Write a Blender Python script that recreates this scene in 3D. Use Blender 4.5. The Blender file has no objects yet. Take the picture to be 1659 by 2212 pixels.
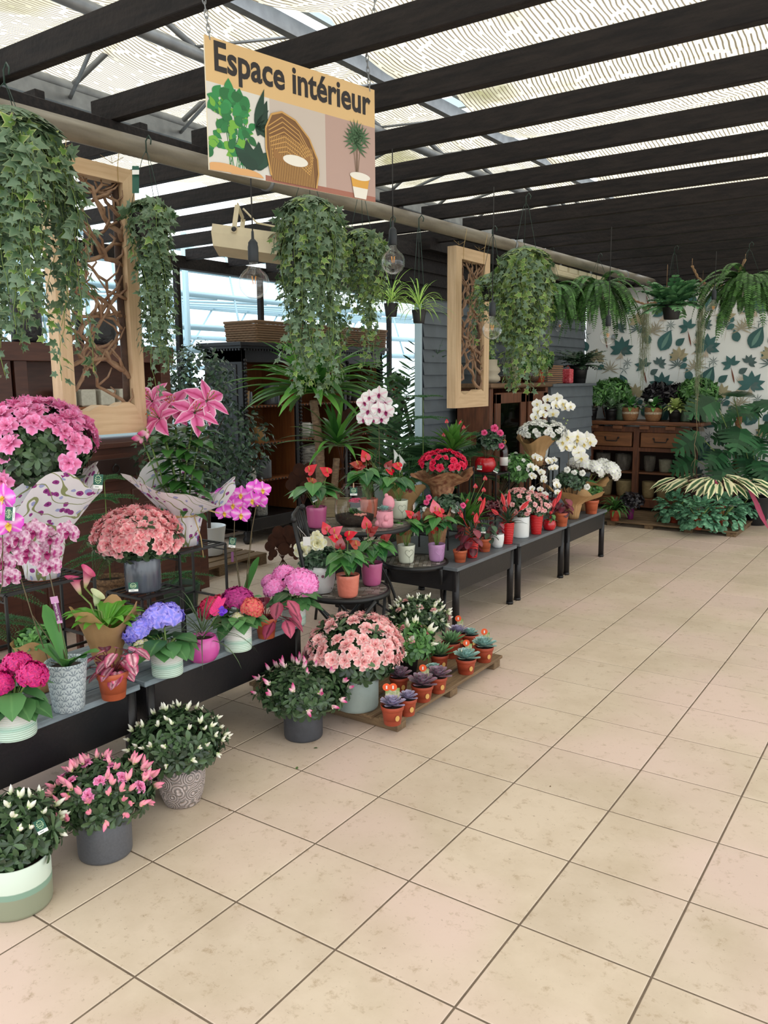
import bpy, math, random
from mathutils import Vector, Matrix
R_ = random.Random(7)
PI = math.pi
sc = bpy.context.scene
COL = sc.collection
V = Vector

# ------------------------------------------------------------ camera (solved from the floor tiles)
FPX = 1769.03
CAM = V((2.14677, -1.29642, 1.64595))
RV = V((0.82576901, 0.56395501, -0.00776459)); UV_ = V((-0.08409066, 0.13671903, 0.98703428)); FV = V((-0.55770449, 0.81440939, -0.16032169))
def ray(x, y): return FV + RV*((x-829.5)/FPX) - UV_*((y-1106)/FPX)
def atz(x, y, z): d = ray(x, y); return CAM + d*((z-CAM.z)/d.z)
def atx(x, y, X): d = ray(x, y); return CAM + d*((X-CAM.x)/d.x)
def aty(x, y, Y): d = ray(x, y); return CAM + d*((Y-CAM.y)/d.y)
def atd(x, y, dep): return CAM + ray(x, y)*dep
def depth(p): return (V(p)-CAM).dot(FV)
def mpp(p): return depth(p)/FPX      # metres per pixel at p
AWAY = V((FV.x, FV.y, 0)).normalized()
RIGHT = V((RV.x, RV.y, 0)).normalized()
UP = V((0, 0, 1))

# ------------------------------------------------------------ materials
MATS = {}
def N(nt, t, **kw):
    n = nt.nodes.new(t)
    for k, v in kw.items():
        if k in n.inputs: n.inputs[k].default_value = v
        else: setattr(n, k, v)
    return n
def c4(c): return (c[0], c[1], c[2], 1.0)
def srgb(r, g, b):
    f = lambda u: (u/255/12.92) if u/255 <= .04045 else ((u/255+.055)/1.055)**2.4
    return (f(r), f(g), f(b))
def mat(name, col, rough=.5, var=0.0, col2=None, edge=None, noise=0, nscale=20, ncol=None, spec=.5, bump=0, bscale=60,
        metal=0, trans=0, stretch=None, coat=0, alpha=1):
    """edge: list of (pos, colour) looked up on the vertex value 'edge'; var: random brightness per leaf/petal"""
    if name in MATS: return MATS[name]
    m = bpy.data.materials.new(name); m.use_nodes = True; nt = m.node_tree
    b = nt.nodes['Principled BSDF']; L = nt.links
    b.inputs['Roughness'].default_value = rough; b.inputs['Specular IOR Level'].default_value = spec
    b.inputs['Metallic'].default_value = metal
    if coat: b.inputs['Coat Weight'].default_value = coat; b.inputs['Coat Roughness'].default_value = .1
    b.inputs['Base Color'].default_value = c4(col)
    out = None
    if edge:
        a = N(nt, 'ShaderNodeAttribute', attribute_name='edge')
        r = N(nt, 'ShaderNodeValToRGB'); L.new(a.outputs['Fac'], r.inputs[0])
        el = r.color_ramp.elements
        while len(el) < len(edge): el.new(.5)
        for e, (p, c) in zip(el, edge): e.position = p; e.color = c4(c)
        out = r.outputs[0]
    if col2 is not None:
        g = N(nt, 'ShaderNodeNewGeometry')
        mx = N(nt, 'ShaderNodeMix', data_type='RGBA')
        L.new(g.outputs['Random Per Island'], mx.inputs[0])
        if out: L.new(out, mx.inputs[6])
        else: mx.inputs[6].default_value = c4(col)
        mx.inputs[7].default_value = c4(col2); out = mx.outputs[2]
        if out and edge: mx.inputs[0].default_value = .5
    if noise:
        tc = N(nt, 'ShaderNodeTexCoord'); nz = N(nt, 'ShaderNodeTexNoise', Scale=nscale, Detail=5.0)
        src = tc.outputs['Object']
        if stretch:
            mp = N(nt, 'ShaderNodeMapping'); mp.inputs['Scale'].default_value = stretch
            L.new(src, mp.inputs[0]); src = mp.outputs[0]
        L.new(src, nz.inputs['Vector'])
        rr = N(nt, 'ShaderNodeMapRange'); rr.inputs[1].default_value = .35; rr.inputs[2].default_value = .65
        rr.inputs[4].default_value = noise; L.new(nz.outputs[0], rr.inputs[0])
        mx = N(nt, 'ShaderNodeMix', data_type='RGBA'); L.new(rr.outputs[0], mx.inputs[0])
        if out: L.new(out, mx.inputs[6])
        else: mx.inputs[6].default_value = c4(col)
        mx.inputs[7].default_value = c4(ncol if ncol else tuple(x*.4 for x in col)); out = mx.outputs[2]
    if var:
        g = N(nt, 'ShaderNodeNewGeometry'); hs = N(nt, 'ShaderNodeHueSaturation')
        mr = N(nt, 'ShaderNodeMapRange'); mr.inputs[3].default_value = 1-var; mr.inputs[4].default_value = 1+var
        L.new(g.outputs['Random Per Island'], mr.inputs[0]); L.new(mr.outputs[0], hs.inputs['Value'])
        if out: L.new(out, hs.inputs['Color'])
        else: hs.inputs['Color'].default_value = c4(col)
        out = hs.outputs[0]
    if out: L.new(out, b.inputs['Base Color'])
    if bump:
        tc = N(nt, 'ShaderNodeTexCoord'); nz = N(nt, 'ShaderNodeTexNoise', Scale=bscale, Detail=4.0)
        L.new(tc.outputs['Object'], nz.inputs['Vector'])
        bp = N(nt, 'ShaderNodeBump', Strength=bump, Distance=.01); L.new(nz.outputs[0], bp.inputs['Height'])
        L.new(bp.outputs[0], b.inputs['Normal'])
    if trans:
        tr = N(nt, 'ShaderNodeBsdfTranslucent'); ms = N(nt, 'ShaderNodeMixShader', Fac=trans)
        if out: L.new(out, tr.inputs[0])
        else: tr.inputs[0].default_value = c4(col)
        L.new(b.outputs[0], ms.inputs[1]); L.new(tr.outputs[0], ms.inputs[2])
        L.new(ms.outputs[0], nt.nodes['Material Output'].inputs[0])
    MATS[name] = m
    return m
def glassmat(name, tint=(1, 1, 1), op=.1, rough=.02, blend=.25):
    if name in MATS: return MATS[name]
    m = bpy.data.materials.new(name); m.use_nodes = True; nt = m.node_tree; nt.nodes.clear()
    o = N(nt, 'ShaderNodeOutputMaterial'); t = N(nt, 'ShaderNodeBsdfTransparent'); t.inputs[0].default_value = c4(tint)
    g = N(nt, 'ShaderNodeBsdfGlossy', Roughness=rough); lw = N(nt, 'ShaderNodeLayerWeight', Blend=blend)
    ad = N(nt, 'ShaderNodeMath', operation='ADD'); ad.inputs[1].default_value = op
    ad.use_clamp = True; m2 = N(nt, 'ShaderNodeMath', operation='MULTIPLY'); m2.inputs[1].default_value = .45
    mx = N(nt, 'ShaderNodeMixShader'); L = nt.links
    L.new(lw.outputs['Fresnel'], ad.inputs[0]); L.new(ad.outputs[0], m2.inputs[0]); L.new(m2.outputs[0], mx.inputs[0]); L.new(t.outputs[0], mx.inputs[1]); L.new(g.outputs[0], mx.inputs[2])
    L.new(mx.outputs[0], o.inputs[0]); MATS[name] = m
    return m

# ------------------------------------------------------------ mesh builder
class MB:
    def __init__(s): s.v = []; s.f = []; s.m = []; s.e = []; s.sm = []
    def add(s, vs, fs, m=0, es=None, smooth=True):
        o = len(s.v); s.v.extend(tuple(p) for p in vs); s.f.extend(tuple(i+o for i in f) for f in fs)
        s.m.extend([m]*len(fs)); s.sm.extend([smooth]*len(fs))
        s.e.extend(es if es else [0.0]*len(vs))
    def box(s, c, d, m=0, rot=None, bev=0, e=0.0):
        c = V(c); x, y, z = d[0]/2, d[1]/2, d[2]/2
        b = min(bev, x*.9, y*.9, z*.9)
        if b <= 0:
            P = [V((i*x, j*y, k*z)) for i in (-1, 1) for j in (-1, 1) for k in (-1, 1)]
            F = [(0, 1, 3, 2), (4, 6, 7, 5), (0, 4, 5, 1), (2, 3, 7, 6), (0, 2, 6, 4), (1, 5, 7, 3)]
        else:
            P = []; idx = {}
            for i in (-1, 1):
                for j in (-1, 1):
                    for k in (-1, 1):
                        for a in range(3):
                            q = [i*(x-b), j*(y-b), k*(z-b)]; q[a] = (i, j, k)[a]*(x, y, z)[a]
                            idx[i, j, k, a] = len(P); P.append(V(q))
            F = []
            for a in range(3):
                b1, b2 = (a+1) % 3, (a+2) % 3
                for sg in (-1, 1):
                    def key(u, w):
                        t = [0, 0, 0]; t[a] = sg; t[b1] = u; t[b2] = w; return idx[t[0], t[1], t[2], a]
                    q = [key(-1, -1), key(1, -1), key(1, 1), key(-1, 1)]
                    F.append(tuple(q if sg > 0 else q[::-1]))
            for a in range(3):     # edges parallel to axis a
                b1, b2 = (a+1) % 3, (a+2) % 3
                for u in (-1, 1):
                    for w in (-1, 1):
                        def kk(t, ax):
                            q = [0, 0, 0]; q[a] = t; q[b1] = u; q[b2] = w; return idx[q[0], q[1], q[2], ax]
                        q = (kk(-1, b1), kk(1, b1), kk(1, b2), kk(-1, b2)); F.append(q if u*w < 0 else q[::-1])
            for i in (-1, 1):
                for j in (-1, 1):
                    for k in (-1, 1):
                        t = (idx[i, j, k, 0], idx[i, j, k, 1], idx[i, j, k, 2]); F.append(t if i*j*k > 0 else t[::-1])
        if rot is not None: P = [rot @ p for p in P]
        s.add([p+c for p in P], F, m, [e]*len(P), False)
    def bar(s, a, b, w, h=None, m=0, bev=0, up=(0, 0, 1)):
        a, b = V(a), V(b); d = b-a; L = d.length; h = h or w
        z = d.normalized(); u = V(up)
        if abs(z.dot(u)) > .98: u = V((0, 1, 0))
        x = z.cross(u).normalized(); y = x.cross(z)       # y ~ up
        rot = Matrix((x, z, y)).transposed()
        s.box((a+b)/2, (w, L, h), m, rot, bev)
    def tube(s, pts, r, n=6, m=0, e=0.0, cap=True, es=None):
        pts = [V(p) for p in pts]; k = len(pts)
        rs = r if isinstance(r, (list, tuple)) else [r]*k
        vs = []; fs = []; ee = []
        prev = None
        for i, p in enumerate(pts):
            t = (pts[min(i+1, k-1)]-pts[max(i-1, 0)])
            t = t.normalized() if t.length > 1e-9 else V((0, 0, 1))
            if prev is None:
                u = V((0, 0, 1)) if abs(t.z) < .9 else V((1, 0, 0)); x = t.cross(u).normalized()
            else:
                x = prev - t*prev.dot(t); x = x.normalized() if x.length > 1e-6 else t.orthogonal().normalized()
            prev = x; y = t.cross(x)
            for j in range(n):
                a = 2*PI*j/n; vs.append(p+(x*math.cos(a)+y*math.sin(a))*rs[i]); ee.append(es[i] if es else e)
        for i in range(k-1):
            for j in range(n):
                fs.append((i*n+j, i*n+(j+1) % n, (i+1)*n+(j+1) % n, (i+1)*n+j))
        if cap: fs.append(tuple(range(n))[::-1]); fs.append(tuple(range((k-1)*n, k*n)))
        s.add(vs, fs, m, ee)
    def lathe(s, prof, n=28, m=0, c=(0, 0, 0), tw=None, es=None, closed=False):
        """prof list of (r, z); tw(ang, r, z) -> (r, z) hook"""
        c = V(c); vs = []; fs = []; ee = []
        zmin = min(p[1] for p in prof); zmax = max(p[1] for p in prof); k = len(prof)
        for i, (r, z) in enumerate(prof):
            for j in range(n):
                a = 2*PI*j/n; rr, zz = (tw(a, r, z) if tw else (r, z))
                vs.append(c+V((rr*math.cos(a), rr*math.sin(a), zz)))
                ee.append(es[i] if es else (z-zmin)/max(1e-6, zmax-zmin))
        for i in range(k-1):
            for j in range(n): fs.append((i*n+j, i*n+(j+1) % n, (i+1)*n+(j+1) % n, (i+1)*n+j))
        if prof[0][0] > 1e-5: fs.append(tuple(range(n))[::-1])
        if closed and prof[-1][0] > 1e-5: fs.append(tuple(range((k-1)*n, k*n)))
        s.add(vs, fs, m, ee)
    def blob(s, c, r, m=0, n=8, k=6, ax=None, e=0.0, jit=0):
        c = V(c); r = V(r) if not isinstance(r, (int, float)) else V((r, r, r))
        vs = []; fs = []
        for i in range(k+1):
            th = PI*i/k
            for j in range(n):
                a = 2*PI*j/n; p = V((math.sin(th)*math.cos(a)*r.x, math.sin(th)*math.sin(a)*r.y, -math.cos(th)*r.z))
                if jit: p *= 1+R_.uniform(-jit, jit)
                vs.append(c+(ax @ p if ax else p))
        for i in range(k):
            for j in range(n): fs.append((i*n+j, i*n+(j+1) % n, (i+1)*n+(j+1) % n, (i+1)*n+j))
        s.add(vs, fs, m, [e]*len(vs))
    def build(s, name, mats, parent=None, loc=None):
        me = bpy.data.meshes.new(name); me.from_pydata(s.v, [], s.f)
        if not isinstance(mats, (list, tuple)): mats = [mats]
        for mt in mats: me.materials.append(mt)
        me.polygons.foreach_set('material_index', s.m); me.polygons.foreach_set('use_smooth', s.sm)
        at = me.attributes.new('edge', 'FLOAT', 'POINT'); at.data.foreach_set('value', s.e)
        me.update()
        o = bpy.data.objects.new(name, me); COL.objects.link(o)
        if parent is not None: o.parent = parent
        if loc is not None: o.location = loc
        return o
def tag(o, label=None, cat=None, group=None, kind=None):
    if label: o['label'] = label
    if cat: o['category'] = cat
    if group: o['group'] = group
    if kind: o['kind'] = kind
    return o
def root(name, label, cat, loc, rz=0, group=None):
    o = bpy.data.objects.new(name, None); COL.objects.link(o); o.location = loc; o.rotation_euler.z = rz
    o.empty_display_size = .05
    return tag(o, label, cat, group)
def struct(name, mb, mats): return tag(mb.build(name, mats), kind='structure')
def basis(d, up=None, roll=0):
    """matrix whose local +Y is d and +Z the leaf's upper side"""
    d = V(d).normalized(); up = V(up) if up is not None else V((0, 0, 1))
    z = up - d*up.dot(d)
    if z.length < 1e-3: z = d.orthogonal()
    z.normalize(); x = d.cross(z).normalized()
    M = Matrix((x, d, z)).transposed()
    if roll: M = Matrix.Rotation(roll, 3, d) @ M
    return M
def inst(me_obj, parent, loc, M=None, s=1.0, name=None):
    """one more flower/leaf head that shares the mesh of me_obj"""
    o = bpy.data.objects.new(name or me_obj.name.split('.')[0], me_obj if isinstance(me_obj, bpy.types.Mesh) else me_obj.data)
    COL.objects.link(o); o.parent = parent
    M4 = (M.to_4x4() if M is not None else Matrix.Identity(4))
    sv = s if isinstance(s, (tuple, list)) else (s, s, s)
    o.matrix_local = Matrix.Translation(loc) @ M4 @ Matrix.Diagonal((*sv, 1))
    return o
def mesh_only(mb, name, mats):
    o = mb.build(name, mats); me = o.data; bpy.data.objects.remove(o); return me

# ------------------------------------------------------------ leaves and petals
SH = {
 'ovate': [(0, .06), (.2, .7), (.45, 1), (.75, .72), (1, 0)],
 'small': [(0, .1), (.35, .95), (.7, .85), (1, 0)],
 'lance': [(0, .25), (.3, .9), (.6, 1), (.85, .5), (1, 0)],
 'strap': [(0, .7), (.25, 1), (.55, .9), (.8, .6), (1, 0)],
 'obov': [(0, .3), (.3, .6), (.6, 1), (.85, .85), (1, .2)],
 'heart': [(-.16, .3), (-.1, .8), (.12, 1), (.4, .86), (.72, .42), (1, 0)],
 'round': [(-.1, .4), (.1, .9), (.45, 1), (.8, .7), (1, .1)],
 'petal': [(0, .3), (.35, .85), (.7, 1), (.92, .7), (1, .3)],
 'paddle': [(0, .3), (.3, .7), (.7, 1), (.92, .8), (1, .25)],
}
def leaf(mb, p, M, L, W, shape='ovate', droop=.3, fold=.25, m=0, wav=0, cup=0):
    """M: 3x3 basis (local y = direction, z = upper side)"""
    pr = SH[shape]; vs = []; es = []; p = V(p); n = len(pr)
    for i, (t, w) in enumerate(pr):
        tt = max(t, 0); zc = -droop*L*tt*tt + cup*L*math.sin(PI*tt)*-.3
        yy = L*(tt-.12*abs(droop)*tt*tt)
        hw = W*.5*w; wz = wav*W*(.5 if i % 2 else -.5)
        yl = L*t if t < 0 else yy
        vs += [p+M @ V((-hw, yl, zc+fold*hw+wz)), p+M @ V((0, yy, zc)), p+M @ V((hw, yl, zc+fold*hw-wz))]
        es += [1, 0, 1]
    fs = []
    for i in range(n-1):
        a = i*3; fs += [(a, a+1, a+4, a+3), (a+1, a+2, a+5, a+4)]
    mb.add(vs, fs, m, es)
IVY = [(0, 0), (.12, -.14), (.42, -.1), (.3, .14), (.62, .42), (.27, .44), (0, 1.0), (-.27, .44), (-.62, .42), (-.3, .14), (-.42, -.1), (-.12, -.14)]
def ivyleaf(mb, p, M, s, m=0, droop=.25):
    p = V(p); vs = [p+M @ V((0, .22*s, .03*s))]; es = [0]
    for x, y in IVY:
        vs.append(p+M @ V((x*s, y*s, -droop*s*(y*y+x*x*.6)))); es.append(1)
    # inner ring for the pale margin
    for x, y in IVY:
        x, y = x*.68, .22+(y-.22)*.68
        vs.append(p+M @ V((x*s, y*s, .015*s-droop*s*(y*y+x*x*.6)))); es.append(.25)
    k = len(IVY); fs = []
    for i in range(k):
        j = (i+1) % k; fs += [(1+i, 1+j, 1+k+j, 1+k+i), (0, 1+k+i, 1+k+j)]
    mb.add(vs, fs, m, es)
def strap(mb, p, d, L, W, droop=.5, m=0, n=7, fold=.3, tw=0, side=None, rnd=0, shape='strap'):
    """long arching leaf: starts along d, bends towards the ground"""
    p = V(p); d = V(d).normalized(); pos = p.copy(); vs = []; es = []
    sd = V(side) if side is not None else (d.cross(UP) if abs(d.z) < .97 else V((R_.uniform(-1, 1), R_.uniform(-1, 1), 0)))
    sd = sd.normalized()
    pr = SH[shape]
    def wd(t):
        for i in range(len(pr)-1):
            if pr[i+1][0] >= t: a, b = pr[i], pr[i+1]; return a[1]+(b[1]-a[1])*(t-a[0])/(b[0]-a[0])
        return 0
    for i in range(n+1):
        t = i/n; hw = W*.5*wd(t); nrm = sd.cross(d).normalized()
        vs += [pos-sd*hw+nrm*fold*hw, pos, pos+sd*hw+nrm*fold*hw]; es += [1, t*.5, 1]
        pos = pos + d*(L/n)
        d = (d + V((0, 0, -droop/n*(.5+1.2*t)))).normalized(); sd = (sd-d*sd.dot(d)).normalized()
        if tw: sd = Matrix.Rotation(tw/n, 3, d) @ sd
    fs = []
    for i in range(n):
        a = i*3; fs += [(a, a+1, a+4, a+3), (a+1, a+2, a+5, a+4)]
    mb.add(vs, fs, m, es)
def rdir(el0=-.2, el1=1.0, az=None):
    a = R_.uniform(0, 2*PI) if az is None else az; e = math.asin(R_.uniform(el0, el1)); return V((math.cos(a)*math.cos(e), math.sin(a)*math.cos(e), math.sin(e)))
def text_mb(s, size, bold=.0, sx=1.0, shear=0):
    cu = bpy.data.curves.new('lettering', 'FONT'); cu.body = s; cu.size = size; cu.offset = bold; cu.extrude = 0; cu.resolution_u = 3; cu.shear = shear; cu.align_x = 'LEFT'
    o = bpy.data.objects.new('lettering', cu); COL.objects.link(o); bpy.context.view_layer.update()
    me = o.to_mesh(); vs = [(v.co.x*sx, v.co.y, 0) for v in me.vertices]; fs = [tuple(p.vertices) for p in me.polygons]; o.to_mesh_clear()
    bpy.data.objects.remove(o); bpy.data.curves.remove(cu); return vs, fs
# ============================================================ THE SETTING
M_BLACKWOOD = mat('black_stained_wood', srgb(27, 25, 27), .65, noise=.8, nscale=7, ncol=srgb(44, 39, 38), stretch=(.8, 7, 7), bump=.4, bscale=40, spec=.2)
M_BLACK = mat('black_lacquer', srgb(24, 23, 26), .4, bump=.1, bscale=80, noise=.4, nscale=6, ncol=srgb(42, 38, 38), spec=.4)
M_IRON = mat('black_iron', srgb(22, 22, 24), .45, spec=.5)
M_GALV = mat('galvanised_steel', srgb(150, 154, 158), .45, metal=.5, noise=.5, nscale=12, ncol=srgb(105, 108, 112))
M_PIPE = mat('weathered_pipe', srgb(140, 133, 118), .5, noise=.8, nscale=5, ncol=srgb(100, 92, 80), stretch=(4, .6, 4), bump=.15, bscale=30)
# ---- floor: single tiles with their own small irregularities, over a bed of grout
def tile_material():
    m = bpy.data.materials.new('ceramic_tile'); m.use_nodes = True; nt = m.node_tree; L = nt.links; b = nt.nodes['Principled BSDF']
    tc = N(nt, 'ShaderNodeTexCoord')
    n1 = N(nt, 'ShaderNodeTexNoise', Scale=2.6, Detail=6.0, Roughness=.65); L.new(tc.outputs['Object'], n1.inputs['Vector'])
    n2 = N(nt, 'ShaderNodeTexNoise', Scale=1.1, Detail=2.0); L.new(tc.outputs['Object'], n2.inputs['Vector'])
    n3 = N(nt, 'ShaderNodeTexNoise', Scale=55.0, Detail=4.0, Roughness=.7); L.new(tc.outputs['Object'], n3.inputs['Vector'])
    n4 = N(nt, 'ShaderNodeTexNoise', Scale=17.0, Detail=6.0, Roughness=.75); L.new(tc.outputs['Object'], n4.inputs['Vector'])
    def mix(fac, a, bb, lo, hi, mx=1.0):
        r = N(nt, 'ShaderNodeMapRange'); r.inputs[1].default_value = lo; r.inputs[2].default_value = hi; r.inputs[4].default_value = mx
        L.new(fac, r.inputs[0]); k = N(nt, 'ShaderNodeMix', data_type='RGBA'); L.new(r.outputs[0], k.inputs[0])
        if isinstance(a, tuple): k.inputs[6].default_value = c4(a)
        else: L.new(a, k.inputs[6])
        k.inputs[7].default_value = c4(bb); return k.outputs[2]
    c = mix(n1.outputs[0], srgb(210, 193, 173), srgb(194, 176, 154), .4, .7)
    c = mix(n2.outputs[0], c, srgb(216, 192, 180), .45, .62, .9)
    c = mix(n4.outputs[0], c, srgb(160, 136, 108), .56, .70, .7)
    c = mix(n3.outputs[0], c, srgb(120, 98, 74), .64, .72, .7)
    g = N(nt, 'ShaderNodeNewGeometry'); hs = N(nt, 'ShaderNodeHueSaturation')
    mr = N(nt, 'ShaderNodeMapRange'); mr.inputs[3].default_value = .95; mr.inputs[4].default_value = 1.04
    L.new(g.outputs['Random Per Island'], mr.inputs[0]); L.new(mr.outputs[0], hs.inputs['Value']); L.new(c, hs.inputs['Color'])
    L.new(hs.outputs[0], b.inputs['Base Color']); b.inputs['Roughness'].default_value = .55; b.inputs['Specular IOR Level'].default_value = .35
    bp = N(nt, 'ShaderNodeBump', Strength=.25, Distance=.004); L.new(n1.outputs[0], bp.inputs['Height']); L.new(bp.outputs[0], b.inputs['Normal'])
    return m
AOFF = {0: 0.0, 1: 1.0}
BOFF = {0: 0.0, 1: 1.0}
def ga(i):
    if i in AOFF: return AOFF[i]
    lo, hi = min(AOFF), max(AOFF); return (AOFF[lo]+(i-lo)) if i < lo else (AOFF[hi]+(i-hi))
def gb(i):
    if i in BOFF: return BOFF[i]
    lo, hi = min(BOFF), max(BOFF); return (BOFF[lo]+(i-lo)) if i < lo else (BOFF[hi]+(i-hi))
fl = MB()
for a in range(-6, 30):
    for b in range(-12, 14):
        y0, y1, x0, x1 = ga(a)*.4, ga(a+1)*.4, gb(b)*.4, gb(b+1)*.4
        g = .0024; h = 0.0; ch = .003
        vs = [(x0+g, y0+g, h-ch), (x1-g, y0+g, h-ch), (x1-g, y1-g, h-ch), (x0+g, y1-g, h-ch), (x0+g+ch, y0+g+ch, h), (x1-g-ch, y0+g+ch, h), (x1-g-ch, y1-g-ch, h), (x0+g+ch, y1-g-ch, h)]
        fl.add(vs, [(4, 5, 6, 7), (0, 1, 5, 4), (1, 2, 6, 5), (2, 3, 7, 6), (3, 0, 4, 7)], 0, None, False)
fl.add([(-5, -2.6, -.0022), (5.8, -2.6, -.0022), (5.8, 12, -.0022), (-5, 12, -.0022)], [(0, 1, 2, 3)], 1)
struct('floor', fl, [tile_material(), mat('grout', srgb(120, 104, 88), .9, noise=.5, nscale=15)])

# ---- back wall with printed leaf wallpaper
YB = 9.0
wp = MB()
wp.box((1.9, YB+.06, 1.4), (7.3, .12, 2.8), 0)
FC = [0]
def flat(mb, pts, c, s, ang, m, y):
    ca, sa = math.cos(ang), math.sin(ang); FC[0] += 1; y -= .0000035*FC[0]
    vs = [(c[0]+(x*ca-z*sa)*s, y, c[1]+(x*sa+z*ca)*s) for x, z in pts]
    n = len(vs); cx = (c[0], y, c[1])
    mb.add(vs, [tuple(range(n))], m, None, False)
def leafpoly(w=.3, n=7, tip=1.0):
    a = []
    for i in range(n+1):
        t = i/n; a.append((w*math.sin(PI*t**.8)*(1-.25*t), t*tip))
    return a+[(-x, z) for x, z in a[-2:0:-1]]
LPF = leafpoly(.26); LPB = leafpoly(.36, 8); THIN = leafpoly(.06, 4)
random.seed(5)
def motif(cx, cz):
    def star(x, z, s, m, k=7, a0=-1.9, a1=1.9, lp=LPF):
        for i in range(k): flat(wp, lp, (cx+x, cz+z), s*(1-.25*abs(i-(k-1)/2)/k), a0+(a1-a0)*i/(k-1), m, YB-.002-.0004*i)
    star(.02, .0, .17, 1, 7); star(.02, .0, .1, 2, 3, -2.6, -1.2)            # dark green hand leaf
    star(-.30, -.10, .13, 3, 7)                                              # ochre hand leaf
    flat(wp, LPB, (cx+.50, cz-.02), .27, -.45, 1, YB-.003); flat(wp, leafpoly(.12), (cx+.51, cz), .22, -.45, 4, YB-.0036)
    flat(wp, LPB, (cx+.36, cz+.06), .15, .35, 1, YB-.003); flat(wp, LPB, (cx+.68, cz+.04), .13, -.9, 1, YB-.003)
    flat(wp, LPB, (cx+.66, cz-.14), .10, .2, 1, YB-.003); flat(wp, LPB, (cx+.78, cz-.16), .07, -.5, 1, YB-.003)
    for k in range(9): flat(wp, THIN, (cx+.20, cz+.24), .12, -2+4*k/8, 2, YB-.002)   # spiky tufts
    for k in range(9): flat(wp, THIN, (cx-.12, cz-.24), .13, -2+4*k/8, 5, YB-.002)
    for k in range(5): flat(wp, THIN, (cx-.45, cz+.2), .08, k*1.25, 2, YB-.002)
    for k in range(12): flat(wp, leafpoly(.04, 4), (cx+.86+.012*k, cz-.08), .22, -.9+.14*k, 6, YB-.0012)  # beige palm
    star(-.02, .26, .10, 2, 6, -2.2, 1.0); star(.30, -.20, .12, 1, 5, -1.2, 2.2)
    flat(wp, LPB, (cx-.42, cz-.0), .16, .5, 1, YB-.003); flat(wp, LPB, (cx-.12, cz+.14), .11, -1.0, 2, YB-.003); flat(wp, LPB, (cx-.2, cz-.18), .10, 2.2, 1, YB-.003)
    for k in range(8): flat(wp, THIN, (cx+.44, cz+.24), .11, -2+4*k/7, 5, YB-.002); flat(wp, THIN, (cx+.1, cz-.16), .07, k*.8, 2, YB-.002)
    for k in range(10): flat(wp, leafpoly(.04, 4), (cx-.06+.012*k, cz-.12), .2, -.9+.14*k, 6, YB-.0012)
    flat(wp, leafpoly(.05, 6), (cx-.16, cz+.02), .2, .25, 7, YB-.003)
    flat(wp, leafpoly(.004, 3), (cx+.02, cz-.3), .32, .05, 5, YB-.0015); flat(wp, leafpoly(.006, 3), (cx-.3, cz-.4), .3, -.1, 5, YB-.0015)
for j in range(6):
    for i in range(0, 6):
        motif(-1.3+i*1.02+(.51 if j % 2 else 0), .22+j*.44)
struct('wall_back', wp, [mat('wallpaper', srgb(240, 244, 244), .7), mat('print_green', srgb(62, 104, 104), .7, var=.2), mat('print_blue', srgb(84, 108, 108), .7, var=.2),
       mat('print_ochre', srgb(172, 162, 132), .7, var=.15), mat('print_pale', srgb(110, 150, 140), .7), mat('print_taupe', srgb(168, 160, 138), .7),
       mat('print_beige', srgb(196, 184, 166), .7), mat('print_rust', srgb(120, 66, 48), .7)])
# ---- grey weatherboard wall on the left of it
wb = MB(); x = -1.75; h = .112
M_SIDING = mat('grey_paint', srgb(104, 112, 119), .6, noise=.3, nscale=8, ncol=srgb(80, 86, 92), spec=.3)
for k in range(25):
    z0 = k*h; ya = 5.05 if z0 < 2.3 else 4.2; mi = 0 if z0 < 2.3 else 2
    wb.add([(x, ya, z0), (x, YB, z0), (x-.018, YB, z0+h), (x-.018, ya, z0+h), (x-.03, ya, z0), (x-.03, YB, z0)], [(0, 1, 2, 3), (4, 5, 1, 0)], mi, None, False)
wb.box((x-.07, 7.04, 1.4), (.08, 3.92, 2.82), 0); wb.box((x-.07, 6.6, 2.56), (.082, 4.8, .52), 2)
wb.box((x-.05, 5.03, 1.15), (.06, .03, 2.3), 1)
struct('wall_left', wb, [M_SIDING, mat('pale_blue_trim', srgb(196, 220, 232), .5), M_BLACKWOOD])
# ---- glazed wall far left: black posts and header, panes
XW = -4.25
wm = MB(); gl = MB()
for y in (.9, 2.1, 3.3, 4.45, 5.65, 6.9, 8.2, 9.6): wm.box((XW, y, 1.4), (.06, .05, 2.8), 0, bev=.004)
wm.box((XW, 5.0, 2.80), (.1, 10.4, .12), 0); wm.box((XW, 5, .42), (.07, 10.4, .06), 0); wm.box((XW, 5, .03), (.1, 10.4, .06), 0)
wm.box((XW+.01, 5, .22), (.04, 10.4, .36), 1)
struct('window_1', wm, [M_BLACKWOOD, M_SIDING])
gl.box((XW, 5.0, 1.6), (.008, 10.3, 2.3), 0)
g_ = gl.build('window_2', glassmat('window_glass', (.93, .97, 1), .02, blend=.04)); tag(g_, kind='structure')
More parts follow.
